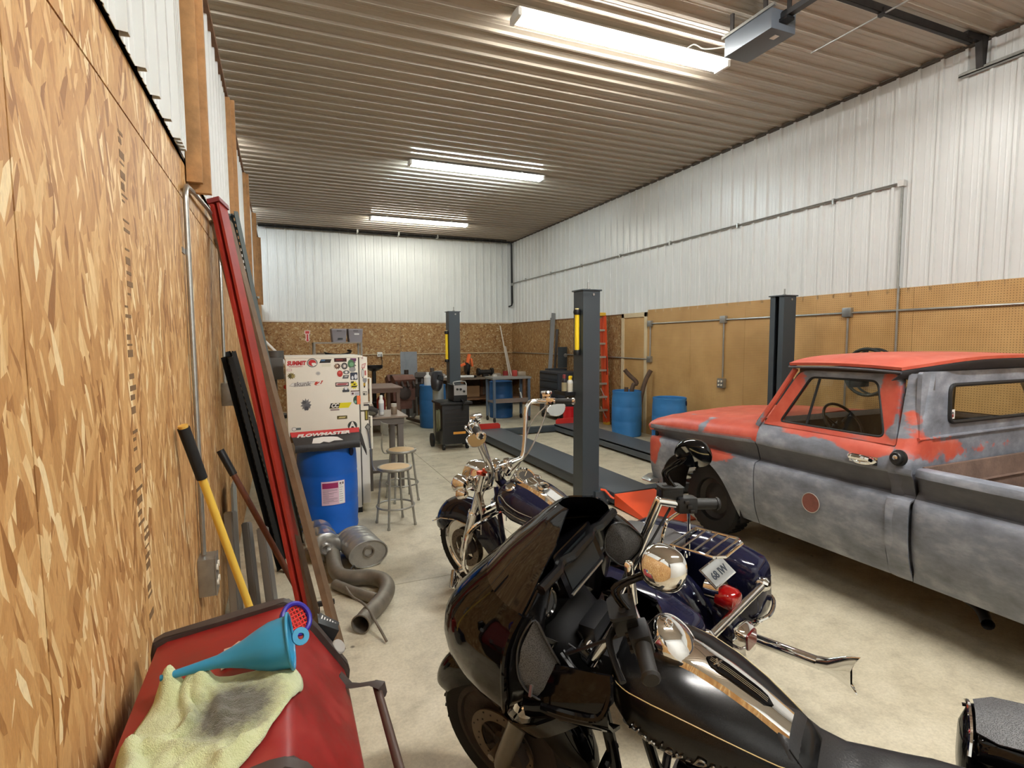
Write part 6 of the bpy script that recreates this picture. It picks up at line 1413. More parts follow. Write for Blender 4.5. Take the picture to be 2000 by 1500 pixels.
def wheel(root, c, Rt, w, S, spokes=7, rim=M_ALLOY, wide=.05, rotor=True, nm='front_wheel'):
    X = S @ axis_M(c, (0, 1, 0)); bm = B()
    ri = Rt-.085
    lathe(bm, [(ri-.01, -w*.36), (ri+.02, -w*.46), (Rt-.03, -w*.5), (Rt-.008, -w*.36), (Rt, 0), (Rt-.008, w*.36), (Rt-.03, w*.5), (ri+.02, w*.46), (ri-.01, w*.36), (ri-.012, 0)], 48, X)
    for k in range(36):
        a = 2*PI*k/36
        for s in (-1, 1): box(bm, X @ V(math.cos(a)*(Rt-.003), math.sin(a)*(Rt-.003), s*w*.22), (.007, .012, w*.28), rot=X.to_3x3() @ Euler((s*.5, 0, a)).to_matrix())
    tw = obj(nm, bm, M_TIRE, root)
    bm = B(); lathe(bm, [(ri-.004, -w*.36), (ri+.004, -w*.42), (ri-.016, -w*.44), (ri-.03, -w*.30), (ri-.036, 0), (ri-.03, w*.30), (ri-.016, w*.44), (ri+.004, w*.42), (ri-.004, w*.36)], 48, X); obj('rim', bm, rim, tw)
    bm = B(); lathe(bm, [(.0, -w*.6), (.035, -w*.6), (.045, -w*.5), (.045, w*.5), (.035, w*.6), (0, w*.6)], 24, X); hub = obj('hub', bm, rim, tw)
    for k in range(spokes):
        a = 2*PI*k/spokes; bm = B()
        loft(bm, [[X @ V(math.cos(a)*r_-math.sin(a)*q*hw, math.sin(a)*r_+math.cos(a)*q*hw, z) for q, z in ((-1, -.018), (1, -.018), (1, .018), (-1, .018))] for r_, hw in ((.038, wide*.5), (ri*.5, wide*.33), (ri-.028, wide*.62))])
        obj('spoke', bm, rim, tw)
    if rotor:
        for s in (-1, 1):
            bm = B(); Y = X @ Matrix.Translation((0, 0, s*w*.56)); lathe(bm, [(.098, -.003), (.148, -.003), (.148, .003), (.098, .003)], 40, Y, cap=False); loft(bm, [], False) if False else None
            bm.faces.ensure_lookup_table(); rt = obj('brake_disc', bm, mat('disc_steel', (120, 108, 96), .4, .8), tw)
            bm = B()
            for k in range(5):
                a = 2*PI*k/5; box(bm, Y @ V(math.cos(a)*.072, math.sin(a)*.072, 0), (.06, .018, .005), rot=Y.to_3x3() @ Euler((0, 0, a)).to_matrix())
            for k in range(24):
                a = 2*PI*k/24; r_ = .112+.012*(k % 3); cyl(bm, Y @ V(math.cos(a)*r_, math.sin(a)*r_, -.0045), Y @ V(math.cos(a)*r_, math.sin(a)*r_, .0045), .004, n=6, mi=1)
            o = obj('disc_carrier', bm, [M_ENG, M_BLACK], tw); o['kind'] = 'stuff'
    return tw
def fender(bm, c, R, w, a0, a1, S, lip=.05, n=26, p=2.6, tip=.6):
    """valanced fender arc round axle c: skirted section swept from angle a0 to a1 (degrees from +x, upward)"""
    rings = []
    for i in range(n+1):
        t = i/n; a = math.radians(a0+(a1-a0)*t); d = V(math.cos(a), 0, math.sin(a)); e = min(1, tip+(1-tip)*math.sin(PI*min(1, max(t, .0)))**.5*1.3); e = min(e, 1)
        ww = w*e; row = []
        for k in range(15):
            b = PI*k/14; yy = ww*math.copysign(abs(math.cos(b))**(2/p), math.cos(b)); h = abs(math.sin(b))**(2/p)
            row.append(S @ (V(c[0], yy, c[2])+d*(R-lip*2.2*e+lip*2.2*e*h)))
        rings.append(row)
    sheet(bm, rings, .006)
def fork(root, S, c, top, y, rs, rt, slider, tubem, nm='fork_leg'):
    for s in (-1, 1):
        a = V(c[0]-.03, s*y, c[2]-.04); b = V(*top); b.y = s*y; m_ = a+(b-a)*.52
        bm = B(); tube(bm, [S @ a, S @ (a+(b-a)*.05), S @ m_], [rs*.8, rs, rs], 18); lg = obj(nm, bm, slider, root)
        bm = B(); lathe(bm, [(rs, -.02), (rs*1.12, -.015), (rs*1.12, .03), (rs*.95, .035)], 18, S @ axis_M(m_, b-a)); obj('fork_collar', bm, M_CHR, lg)
        bm = B(); cyl(bm, S @ m_, S @ b, rt, n=16); obj('fork_tube', bm, tubem, lg)
        bm = B(); box(bm, S @ V(c[0]-.10, s*(y-.012), c[2]+.06), (.07, .045, .12), rot=(0, .3, 0), bev=.012); obj('brake_caliper', bm, M_ENG, lg)
    bm = B(); cyl(bm, S @ V(c[0], -y-.02, c[2]), S @ V(c[0], y+.02, c[2]), .015, n=12); obj('axle', bm, M_BOLT, root)
def engine_block(root, x0=-.82, dark=M_ENG, fin=M_ALLOY):
    bm = B(); bb(bm, (x0-.34, -.14, .20), (x0+.20, .14, .42), .04); cyl(bm, (x0-.05, -.17, .33), (x0-.05, .17, .33), .12, n=24); obj('crankcase', bm, dark, root)
    for s, nm in ((1, 'front'), (-1, 'rear')):
        d = V(s*.38, 0, .92).normalized(); b = V(x0-.06+s*.03, 0, .40); bm = B()
        for k in range(9):
            X = axis_M(b+d*(.018*k), d); lathe(bm, [(.03, 0), (.085 if k < 6 else .08, 0), (.085 if k < 6 else .08, .007), (.03, .007)], 20, X)
        cyl(bm, b, b+d*.17, .06, n=18); o = obj('cylinder', bm, dark, root, label='%s engine cylinder with cooling fins' % nm)
        bm = B(); box(bm, b+d*.205, (.15, .14, .07), rot=(0, s*.39, 0), bev=.02); obj('rocker_cover', bm, M_CHR, o)
    bm = B(); loft(bm, [[V(x, y, z) for x, z in [(x0+.18+.13*math.cos(a)*1.0, .36+.13*math.sin(a)) if math.cos(a) > 0 else (x0-.30+.15*math.cos(a), .36+.13*math.sin(a)) for a in [2*PI*i/36 for i in range(36)]]] for y in (.14, .20, .212)]); obj('primary_cover', bm, M_CHR if fin is M_CHR else dark, root)
def switch(root, S, c, d, up, sgn, body=M_BLACK, perch=M_BLACK):
    """switch housing round the bar at c, bar direction d (outwards)"""
    c, d, up = V(*c), V(*d).normalized(), V(*up); X = S @ axis_M(c, d, up=up)
    bm = B(); box(bm, (0, 0, 0), (.052, .058, .07), bev=.012, M=X); sw = obj('switch_housing', bm, body, root)
    bm = B()
    for k in range(3): box(bm, (-.028, -.018+.016*k, .012-.01*k), (.012, .011, .016), bev=.002, M=X)
    o = obj('buttons', bm, M_DSTEEL, sw); o['kind'] = 'stuff'
    return sw
# ------------------------------------------------------------------ black tourer with frame mounted fairing, nearest the viewer
BA = thing('touring_motorcycle', 'glossy black touring motorcycle with shark nosed fairing and speakers', 'motorcycle', (.854, 1.962, 0), (math.radians(-12.4), 0, math.radians(121.3)))
SA = steer(9)
S0 = Matrix.Identity(4)
wheel(BA, (-.01, 0, .32), .322, .13, S0, 7, M_ENG)
bm = B(); fender(bm, (-.01, 0, .32), .385, .085, 18, 176, S0, .055); obj('front_fender', bm, M_GBLK, BA)
fork(BA, S0, (-.01, 0, .32), (-.36, 0, .98), .125, .036, .024, M_ALLOY, M_CHR)
# outer fairing: horizontal slices round a pointed nose
FS = [(.665, .07, .15, -.12), (.70, .105, .21, -.17), (.76, .135, .265, -.23), (.83, .15, .31, -.28), (.90, .14, .335, -.31), (.97, .11, .35, -.33), (1.04, .055, .355, -.345), (1.10, -.01, .345, -.355), (1.15, -.065, .325, -.37), (1.195, -.12, .295, -.39)]
WS_ = [(1.195, -.12, .295, -.39), (1.24, -.165, .255, -.405), (1.29, -.22, .215, -.42), (1.34, -.285, .155, -.435), (1.38, -.335, .10, -.43), (1.405, -.372, .045, -.425)]
def fslice(z, N, W_, R_, n=30, inset=0.0, x_end=None):
    out = []
    for i in range(n+1):
        u = -1+2*i/n; k = abs(u)
        out.append(V(R_+(N-inset-R_)*(1-k**2.6)**.75, u*(W_-inset), z))
    return out
bm = B(); sheet(bm, [fslice(*s) for s in FS], .008, flip=True); fa = obj('fairing_shell', bm, M_GBLK, BA, ang=60)
bm = B(); sheet(bm, [fslice(*s) for s in WS_], .005, flip=True); obj('wind_deflector', bm, gloss('smoked_screen', (14, 16, 20), .05), BA, ang=60)
# headlamps in the nose
for s in (-1, 1):
    bm = B(); lathe(bm, [(.055, -.02), (.062, 0), (.05, .012), (0, .016)], 24, axis_M((.125, s*.085, .845), (1, s*.35, .1)) ); obj('headlamp', bm, M_CHR, fa)
# rolled rim where the shell ends, then the inner fairing facing the rider
rimL = [fslice(*s)[0] for s in FS]; rimR = [fslice(*s)[-1] for s in FS]
for q in (rimL, rimR):
    bm = B(); tube(bm, q, .010, 8, k=2); obj('fairing_rim', bm, M_GBLK, fa)
DZ = [.70, .76, .80, .86, .92, .98, 1.04, 1.10, 1.155, 1.205, 1.245]
def dash(u, z):
    """point of the inner fairing: u across, z height"""
    W_ = 0; R_ = 0
    T_ = FS+WS_[1:]
    for (a, b) in zip(T_[:-1], T_[1:]):
        if a[0] <= z <= b[0]: f = (z-a[0])/(b[0]-a[0]); W_ = a[2]+(b[2]-a[2])*f; R_ = a[3]+(b[3]-a[3])*f
    k = abs(u); x = R_-.012-.030*max(0, 1-((k-.68)/.26)**2)*min(1, max(0, (1.22-z)/.08))
    x += .015*max(0, 1-((k-.42)/.14)**2) if .28 < k < .56 else 0       # deep wells either side of the screen
    return V(x, u*(W_-.012), z)
G = [[dash(-1+2*i/40, z) for i in range(41)] for z in DZ]
bm = B(); sheet(bm, G, .006); obj('inner_fairing', bm, gloss('dash_plastic', (13, 13, 14), .16, coat=.7), BA, ang=50)
bm = B(); loft(bm, [[V(x, y, z) for y, z in sup(w_, t_, b_, 24, 3)] for x, w_, t_, b_ in ((-.34, .16, 1.05, .66), (-.41, .15, .98, .66), (-.47, .12, .92, .68), (-.50, .08, .88, .70))]); obj('dash_shroud', bm, mat('shroud_black', (6, 6, 7), .6, spec=.2), BA)
bm = B(); tube(bm, [dash(-1+2*i/24, 1.245)+V(-.008, 0, .004) for i in range(25)], .016, 8); obj('dash_top_trim', bm, M_SBLK, BA)
# infotainment screen
sc0, sct = V(-.405, 0, 1.15), V(-.37, 0, 1.255); nrm = V(-.95, 0, .32); X = axis_M((sc0+sct)/2+V(-.02, 0, 0), nrm, up=(sct-sc0))
bm = B(); prism(bm, rrect(.235, .145, .012), -.06, .012, X); scn = obj('screen_bezel', bm, M_GBLK, BA)
bm = B(); box(bm, (0, 0, .013), (.185, .105, .003), M=X); tb = box; bm2 = B(); box(bm2, (0, -.066, .014), (.20, .006, .004), bev=.001, M=X); obj('screen_trim', bm2, M_BOLT, scn)
obj('screen_glass', bm, gloss('screen_glass_black', (30, 33, 34), .12, coat=.5), scn)
for s in (-1, 1):
    # instruments
    gx = axis_M((-.378, s*.172, 1.155), (-.90, .25, .35)); bm = B(); lathe(bm, [(.052, -.04), (.052, .004), (.046, .010), (.042, .004)], 28, gx, cap=False); gg = obj('gauge_ring', bm, M_CHR if s else M_CHR, BA)
    bm = B(); lathe(bm, [(.043, .002), (0, .003)], 26, gx); obj('gauge_face', bm, gloss('gauge_face', (22, 22, 24), .1), gg)
    # speaker pods with mesh grilles
    if s > 0: pod = [(-.392, .247, 1.165), (-.368, .283, 1.135), (-.352, .305, 1.075), (-.345, .306, .985), (-.362, .285, .915), (-.392, .250, .872), (-.418, .210, .915), (-.428, .197, .965), (-.418, .212, 1.03), (-.408, .228, 1.09)]
    else: pod = [(-.425, .222, 1.225), (-.396, .208, 1.185), (-.386, .205, 1.115), (-.404, .225, 1.07), (-.432, .250, 1.035), (-.462, .285, 1.052), (-.484, .312, 1.085), (-.487, .320, 1.125), (-.468, .300, 1.165), (-.446, .268, 1.205)]
    P_ = spline([V(a, s*b, c_) for a, b, c_ in pod], 4, True); cc = sum(P_, V(0, 0, 0))/len(P_); n_ = (V(-.80, .50, .25) if s > 0 else V(-.86, -.62*-1, .3)).normalized()
    n_ = sum(((P_[i]-cc).cross(P_[(i+3) % len(P_)]-cc) for i in range(len(P_))), V(0, 0, 0)).normalized(); n_ = n_ if n_.x < 0 else -n_
    bm = B(); rings = [[p+n_*-.05 for p in P_], [p+n_*.012 for p in P_], [cc+(p-cc)*.95+n_*.020 for p in P_], [cc+(p-cc)*.92+n_*.012 for p in P_]]
    loft(bm, rings, cap=False); pd = obj('speaker_pod', bm, M_GBLK, BA)
    bm = B(); loft(bm, [[cc+(p-cc)*f+n_*h for p in P_] for f, h in ((.93, .010), (.7, .017), (.35, .021), (.05, .022))]); sp_ = obj('speaker_grille', bm, M_SPK, pd)
    bm = B(); tube(bm, [cc+(p-cc)*.945+n_*.018 for p in P_], .0035, 6, closed=True); obj('grille_trim', bm, mat('grille_trim_grey', (70, 70, 72), .25, .6), pd)
    bm = B(); q = cc+V(.018, s*.035, -.075); box(bm, q+n_*.022, (.008, .008, .032), rot=(s*.5, 0, 0)); obj('grille_badge', bm, M_BOLT, pd)
    # lower fairing cover sweeping back to the tank, with its little locker lid
    bm = B(); sheet(bm, [[V(-.335-.25*i/8, s*((.225, .25, .275, .275, .245, .19)[j]*(1-.22*(i/8)**1.5)), (.985, .94, .885, .845, .805, .78)[j]-.01*(i/8)+(0 if i > 1 else -.03*(2-i)/2)) for j in range(6)] for i in range(9)], .01, flip=(s < 0)); lc = obj('lower_cover', bm, M_GBLK, BA, ang=60)
    bm = B(); tube(bm, [V(-.40, s*.277, .872), V(-.50, s*.258, .866), V(-.565, s*.23, .868), V(-.585, s*.198, .92), V(-.58, s*.178, .968)], .012, 8, k=4); obj('cover_edge', bm, M_GBLK, lc)
    bm = B(); sheet(bm, [[V(-.20-.26*i/6, s*(.225+.075*math.sin(PI*i/6)-.03*j), .74+.10*i/6-.05*j) for j in range(3)] for i in range(7)], .01); obj('under_cover', bm, M_GBLK, BA)
# bars: swept back grips on tall mitred risers
BARS = {1: (V(-.52, .165, .985), V(-.665, .180, 1.240), V(-.705, .222, 1.222), V(-.80, .372, 1.218)), -1: (V(-.445, -.30, .99), V(-.552, -.345, 1.262), V(-.588, -.385, 1.235), V(-.712, -.492, 1.208))}
SA = Matrix.Identity(4)
for s in (-1, 1):
    rb, rc, st, ge = BARS[s]
    bm = B(); tube(bm, [V(-.46, s*.03, .965), V(-.465, s*.12, .97), rb], .0165, 14, k=4); tube(bm, [rb, rc], .0165, 14); r_ = obj('handlebar', bm, M_CHR, BA)
    d = (ge-st); dn = d.normalized()
    bm = B(); ball(bm, rc, .0165, 14, 8); cyl(bm, rc, st+dn*.03, .0165, n=14); obj('bar_end', bm, M_CHR, r_)
    sw = switch(BA, SA, st+dn*.045, dn, (.25, 0, 1), s)
    d = dn*.095
    bm = B(); cyl(bm, st+dn*.075, ge-dn*.008, .0205, .019, 18); lathe(bm, [(.022, 0), (.023, .006), (.018, .012), (0, .012)], 18, axis_M(ge-dn*.01, dn)); obj('grip', bm, M_GRIP, BA)
    st = st+dn*.075
    # master cylinder with its ribbed lid, and lever in front of the bar
    X = SA @ axis_M(st-d*.55+V(.035, 0, .018), d, up=(.2, 0, 1)); bm = B(); box(bm, (.0, .012, 0), (.062, .052, .078), bev=.010, M=X); mc = obj('master_cylinder', bm, M_SBLK, BA)
    bm = B(); prism(bm, rrect(.068, .084, .012), .0, .010, X @ Matrix.Translation((0, .036, 0)) @ Matrix.Rotation(-PI/2, 4, 'X')); obj('reservoir_lid', bm, M_BLACK, mc)
    bm = B(); prism(bm, rrect(.016, .060, .008), .009, .012, X @ Matrix.Translation((0, .036, 0)) @ Matrix.Rotation(-PI/2, 4, 'X')); obj('sight_slot', bm, M_DSTEEL, mc)
    a = st-d*.5+V(.062, s*.012, -.004); bm = B(); tube(bm, [SA @ a, SA @ (a+d*.5+V(.022, 0, -.004)), SA @ (a+d*1.2+V(.016, 0, -.006)), SA @ (a+d*1.75+V(.004, 0, -.006))], [.010, .009, .008, .008], 10, k=4, flat=.6); obj('lever', bm, M_SBLK, BA)
    # mirror on a doubled arched stem
    m0 = st-d*.45+V(.02, 0, .05); mp = V(*((-.775, .205, 1.395) if s > 0 else (-.672, -.345, 1.445)))
    bm = B()
    for o_ in (-.008, .008): tube(bm, [SA @ (m0+V(o_, 0, 0)), SA @ (m0+V(.035+o_, 0, .06)), SA @ (mp+V(.045+o_, 0, -.03)), SA @ (mp+V(.012, 0, 0))], .0055, 8, k=5)
    ms = obj('mirror_stem', bm, M_SBLK, BA)
    if s > 0:
        bm = B(); cyl(bm, (-.690, .205, 1.27), (-.685, .200, 1.375), .0125, n=14); ball(bm, (-.685, .200, 1.375), .0125, 14, 8); obj('stem_sleeve', bm, M_CHR, ms)
    oc = [(-.055, .0), (-.045, .045), (-.01, .062), (.045, .056), (.072, .025), (.07, -.02), (.04, -.05), (-.02, -.052)]
    X = SA @ axis_M(mp, (-.10, .9, -.42) if s < 0 else (-.30, -.85, -.42), up=(0, 0, 1)); bm = B(); P_ = spline([V(a*s*-1, b, 0) for a, b in oc], 3, True); k_ = .92 if s > 0 else .9
    loft(bm, [[X @ (p*f*k_+V(0, 0, h)) for p in P_] for f, h in ((.25, -.058), (.62, -.048), (.88, -.03), (1.0, -.008), (1.0, .002), (.94, .003))], cap=True); obj('mirror_shell', bm, M_CHR if s > 0 else M_GBLK, BA)
    bm = B(); loft(bm, [[X @ (p*.93*k_+V(0, 0, h)) for p in P_] for h in (.003, .005)]); obj('mirror_glass', bm, mat('mirror_glass', (.5, .52, .53), .03, 1.0), ms)
    # cables
    bm = B(); tube(bm, [SA @ (st-d*.6+V(.03, 0, -.02)), SA @ V(-.52, s*.27, 1.10), SA @ V(-.44, s*.14, .98), V(-.40, s*.05, .90)], .005, 6, k=6); obj('cable', bm, M_BLACK, BA)
bm = B(); box(bm, SA @ V(-.455, 0, .985), (.06, .14, .06), bev=.014); obj('bar_clamp', bm, M_BLACK, BA)
bm = B(); box(bm, (-.50, 0, .90), (.12, .20, .12), bev=.03); cyl(bm, (-.56, 0, .93), (-.585, 0, .955), .03, n=16); obj('ignition_housing', bm, M_BLACK, BA)
bm = B()
rw = random.Random(4)
for k in range(9):
    y0 = rw.uniform(-.16, .2); tube(bm, [(-.42, y0, .98), (-.47-rw.random()*.06, y0+rw.uniform(-.05, .05), .93), (-.52, y0*.6, .86), (-.5, y0*.4, .78)], .005, 6, k=3)
o = obj('wiring', bm, M_BLACK, BA); o['kind'] = 'stuff'
for y in (.20, .16):
    bm = B(); cyl(bm, (-.50, y, .90), (-.53, y, .925), .013, n=10); obj('switch_knob', bm, M_BOLT, BA)
# tank
TS = [(-.535, .05, .93, .84), (-.545, .10, .955, .80), (-.57, .145, .975, .76), (-.62, .178, .988, .73), (-.70, .195, .990, .71), (-.78, .193, .972, .705), (-.86, .178, .940, .71), (-.94, .152, .898, .72), (-1.01, .122, .852, .73), (-1.06, .095, .822, .74), (-1.09, .06, .80, .75)]
bm = B(); xloft(bm, TS, 2.3, 36); obj('fuel_tank', bm, M_SBLK, BA, ang=70)
def tank_pt(x, a, off=0.0):
    for s0, s1 in zip(TS[:-1], TS[1:]):
        if s1[0] <= x <= s0[0]:
            f = (x-s0[0])/(s1[0]-s0[0]); w_, t_, b_ = [s0[i]+(s1[i]-s0[i])*f for i in (1, 2, 3)]
            c, s = math.cos(a), math.sin(a); q = 2/2.3
            return V(x, (w_+off)*math.copysign(abs(c)**q, c), (t_+b_)/2+((t_-b_)/2+off)*math.copysign(abs(s)**q, s))
for s in (1, -1):
    bm = B(); tube(bm, [tank_pt(-.56-.475*i/20, (.42+.10*math.sin(PI*i/20)) if s > 0 else PI-.42-.1*math.sin(PI*i/20), .001) for i in range(21)], .0016, 5); obj('pinstripe', bm, M_GOLD, BA, label='thin gold pinstripe')
def glyph(ch, size, shear):
    cu = bpy.data.curves.new('t', 'FONT'); cu.body = ch; cu.size = size; cu.shear = shear; cu.extrude = .002; cu.offset = .0006; cu.resolution_u = 2
    t = bpy.data.objects.new('t', cu); C.objects.link(t); dg = bpy.context.evaluated_depsgraph_get(); dg.update()
    me = bpy.data.meshes.new_from_object(t.evaluated_get(dg)); bpy.data.objects.remove(t); bpy.data.curves.remove(cu); return me
bm = B(); x_ = -.625; la = -.30
for ch in 'Harley-Davidson':
    me = glyph(ch, .046, .35); wd = max((v.co.x for v in me.vertices), default=.02)
    p0 = tank_pt(x_, la, .003); p1 = tank_pt(x_-.012, la, .003); q0 = tank_pt(x_, la+.12, .003); ex = (p1-p0).normalized(); ey = (q0-p0); ey = (ey-ex*ex.dot(ey)).normalized()
    me.transform(basis(p0, ex, ey, ex.cross(ey))); bm.from_mesh(me); bpy.data.meshes.remove(me); x_ -= (wd+.003)*.92
obj('tank_lettering', bm, M_CHR, BA, flat=True)
e0 = tank_pt(-.64, -.25, .004); e1 = tank_pt(-.93, -.15, .004); ex = (e1-e0).normalized(); ez = V(0, .93, .36); ez = (ez-ex*ex.dot(ez)).normalized(); ey = ez.cross(ex)
# console along the tank top
def top(x): return tank_pt(x, PI/2)
bm = B(); rr = []
for i in range(15):
    x = -.74-.285*i/14; z = top(x).z; wv = .052-.010*i/14
    rr.append([V(x, -wv-.008, z-.006), V(x, -wv, z+.012), V(x, -wv*.8, z+.017), V(x, 0, z+.019), V(x, wv*.8, z+.017), V(x, wv, z+.012), V(x, wv+.008, z-.006)])
sheet(bm, rr, .006, flip=True); cs_ = obj('tank_console', bm, M_CHR, BA, label='chrome tank console')
bm = B(); sl = [];
for i in range(11):
    x = -.805-.175*i/10; z = top(x).z+.0235; e = math.sqrt(max(0, 1-(2*abs(i/10-.5))**6)); wv = (.024-.006*i/10)*e+.001
    sl.append([V(x, -wv, z), V(x, 0, z+.001), V(x, wv, z)])
sheet(bm, sl, -.006); obj('console_inset', bm, M_GBLK, cs_)
bm = B()
for y in (-.006, 0, .006): tube(bm, [V(-.815-.15*i/6, y, top(-.815-.15*i/6).z+.0255) for i in range(7)], .0012, 5)
for a in (-.5, .5): box(bm, V(-.835, 0, top(-.835).z+.027), (.006, .030, .002), rot=(0, .25, a))
o = obj('console_emblem', bm, M_CHR, cs_); o['kind'] = 'stuff'
bm = B(); X = axis_M((-.715, 0, 1.008), (-.70, 0, .71), up=(1, 0, .9)) ; lathe(bm, [(.9, -.07), (1.0, -.03), (1.02, .004), (.97, .012), (.93, .010)], 36, X @ Matrix.Diagonal((.068, .082, 1, 1)), cap=False); obj('dial_bezel', bm, M_CHR, BA)
bm = B(); lathe(bm, [(.94, .008), (.8, .018), (.5, .028), (.2, .033), (0, .034)], 36, X @ Matrix.Diagonal((.068, .082, 1, 1)), cap=False); dl = obj('dial_cover', bm, M_CHR, BA, label='oval chrome dome cover on the tank')
bm = B(); torus(bm, X @ V(.0, .05, .028), (-.70, 0, .71), .012, .003, 16, 6); obj('dome_lock', bm, M_CHR, dl)
# seat
SS = [(-.99, .05, .862, .80), (-1.00, .075, .868, .76), (-1.03, .095, .850, .72), (-1.08, .115, .795, .69), (-1.14, .150, .742, .66), (-1.20, .175, .735, .64), (-1.27, .180, .752, .63), (-1.33, .165, .792, .63), (-1.40, .150, .812, .65), (-1.55, .135, .815, .68), (-1.66, .11, .80, .70), (-1.70, .06, .78, .72)]
bm = B(); xloft(bm, SS, 2.6, 32); obj('seat', bm, M_VINYL, BA, ang=80)
bm = B(); tube(bm, [V(x, w_*.72, (t_+b_)/2+(t_-b_)/2*.86) for x, w_, t_, b_ in SS[2:8]], .0022, 5, k=3); obj('seat_seam', bm, M_BLACK, BA)
# frame, engine, exhaust, rear end
engine_block(BA, -.84)
bm = B()
for s in (-1, 1): tube(bm, [(-.45, s*.05, .90), (-.52, s*.10, .60), (-.58, s*.13, .26), (-.75, s*.14, .18), (-1.4, s*.14, .20)], .020, 10, k=4)
tube(bm, [(-.42, 0, .92), (-.8, 0, .74), (-1.2, 0, .62)], .03, 10); obj('frame', bm, M_GBLK, BA)
bm = B(); tube(bm, [(-.50, .05, .55), (-.52, .20, .58), (-.52, .33, .50), (-.53, .36, .38), (-.55, .30, .28), (-.58, .14, .25)], .016, 10, k=5); tube(bm, [(-.50, -.05, .55), (-.52, -.20, .58), (-.52, -.33, .50), (-.53, -.36, .38), (-.55, -.30, .28), (-.58, -.14, .25)], .016, 10, k=5); obj('engine_guard', bm, M_GBLK, BA)
wheel(BA, (-1.625, 0, .32), .32, .18, Matrix.Identity(4), 7, M_ENG, nm='rear_wheel')
bm = B(); fender(bm, (-1.625, 0, .32), .40, .115, 5, 178, Matrix.Identity(4), .09); obj('rear_fender', bm, M_GBLK, BA)
for s in (-1, 1):
    bm = B(); SBX = [(-1.40, .06, .70, .56), (-1.42, .10, .745, .42), (-1.48, .112, .768, .36), (-1.7, .118, .765, .33), (-1.95, .112, .735, .34), (-2.04, .09, .71, .38), (-2.06, .06, .68, .46)]
    loft(bm, [[V(x, s*.345+y, z) for y, z in sup(w_, t_, b_, 26, 4.2)] for x, w_, t_, b_ in SBX]); sb_ = obj('saddlebag', bm, M_GBLK, BA, ang=60)
    bm = B(); sheet(bm, [[V(-1.43-.34*i/8, s*.345+.085*(-1+2*j/6)*(1 if i else .7), .752+.022*math.sin(PI*min(1, (i+1)/6)*.5)+.012*(1-(-1+2*j/6)**2)) for j in range(7)] for i in range(9)], .006); obj('bag_speaker_grille', bm, M_SPK, sb_)
    bm = B(); tube(bm, [V(-1.415, s*.345-.10*s*0+.105*(-1), .715), V(-1.42, s*.345-.05, .752), V(-1.42, s*.345+.05, .752), V(-1.415, s*.345+.105, .715)], .006, 6, k=4); tube(bm, [V(-1.41, s*.345-s*-.10, .70), V(-1.55, s*.345+s*.115, .705), V(-1.95, s*.345+s*.11, .68)], .006, 6, k=4); obj('bag_trim', bm, M_CHR, sb_)
    bm = B(); tube(bm, [(-.9, s*.16, .25), (-1.2, s*.24, .22), (-1.6, s*.26, .24), (-2.1, s*.27, .25)], [.03, .045, .05, .05], 14, k=3); obj('exhaust', bm, M_GBLK, BA)
bm = B(); bb(bm, (-1.14, .16, .27), (-.92, .30, .30), .01); bb(bm, (-1.14, -.30, .27), (-.92, -.16, .30), .01); obj('footboards', bm, M_RUBBER, BA)
bm = B(); tube(bm, [(-.78, .14, .22), (-.82, .24, .08), (-.84, .30, .072)], .014, 8); obj('side_stand', bm, M_GBLK, BA)
# ------------------------------------------------------------------ navy cruiser with tall chrome bars, standing behind the black tourer
BB = thing('cruiser_motorcycle', 'navy and chrome cruiser motorcycle with tall handlebars and luggage rack', 'motorcycle', (1.349, 3.924, 0), (math.radians(-8), 0, math.radians(108.5)))
I4 = Matrix.Identity(4); SB = steer(5)
wheel(BB, (-.02, 0, .32), .325, .12, SB, 9, M_CHR, .035)
bm = B(); fender(bm, (-.02, 0, .32), .385, .085, 14, 182, SB, .075); obj('front_fender', bm, M_NAVY, BB)
bm = B(); tube(bm, [SB @ V(-.02+.372*math.cos(a)*1.0, 0, .32+.392*math.sin(a)) for a in [.30+.6*i/8 for i in range(9)]], .006, 6); box(bm, SB @ V(.345, 0, .455), (.03, .05, .02), bev=.006)
tube(bm, [SB @ V(.33, .075, .46), SB @ V(.20, .088, .52), SB @ V(.02, .09, .545), SB @ V(-.25, .088, .52)], .005, 6); obj('fender_trim', bm, M_CHR, BB)
fork(BB, SB, (-.02, 0, .32), (-.38, 0, .98), .115, .036, .026, M_CHR, M_CHR)
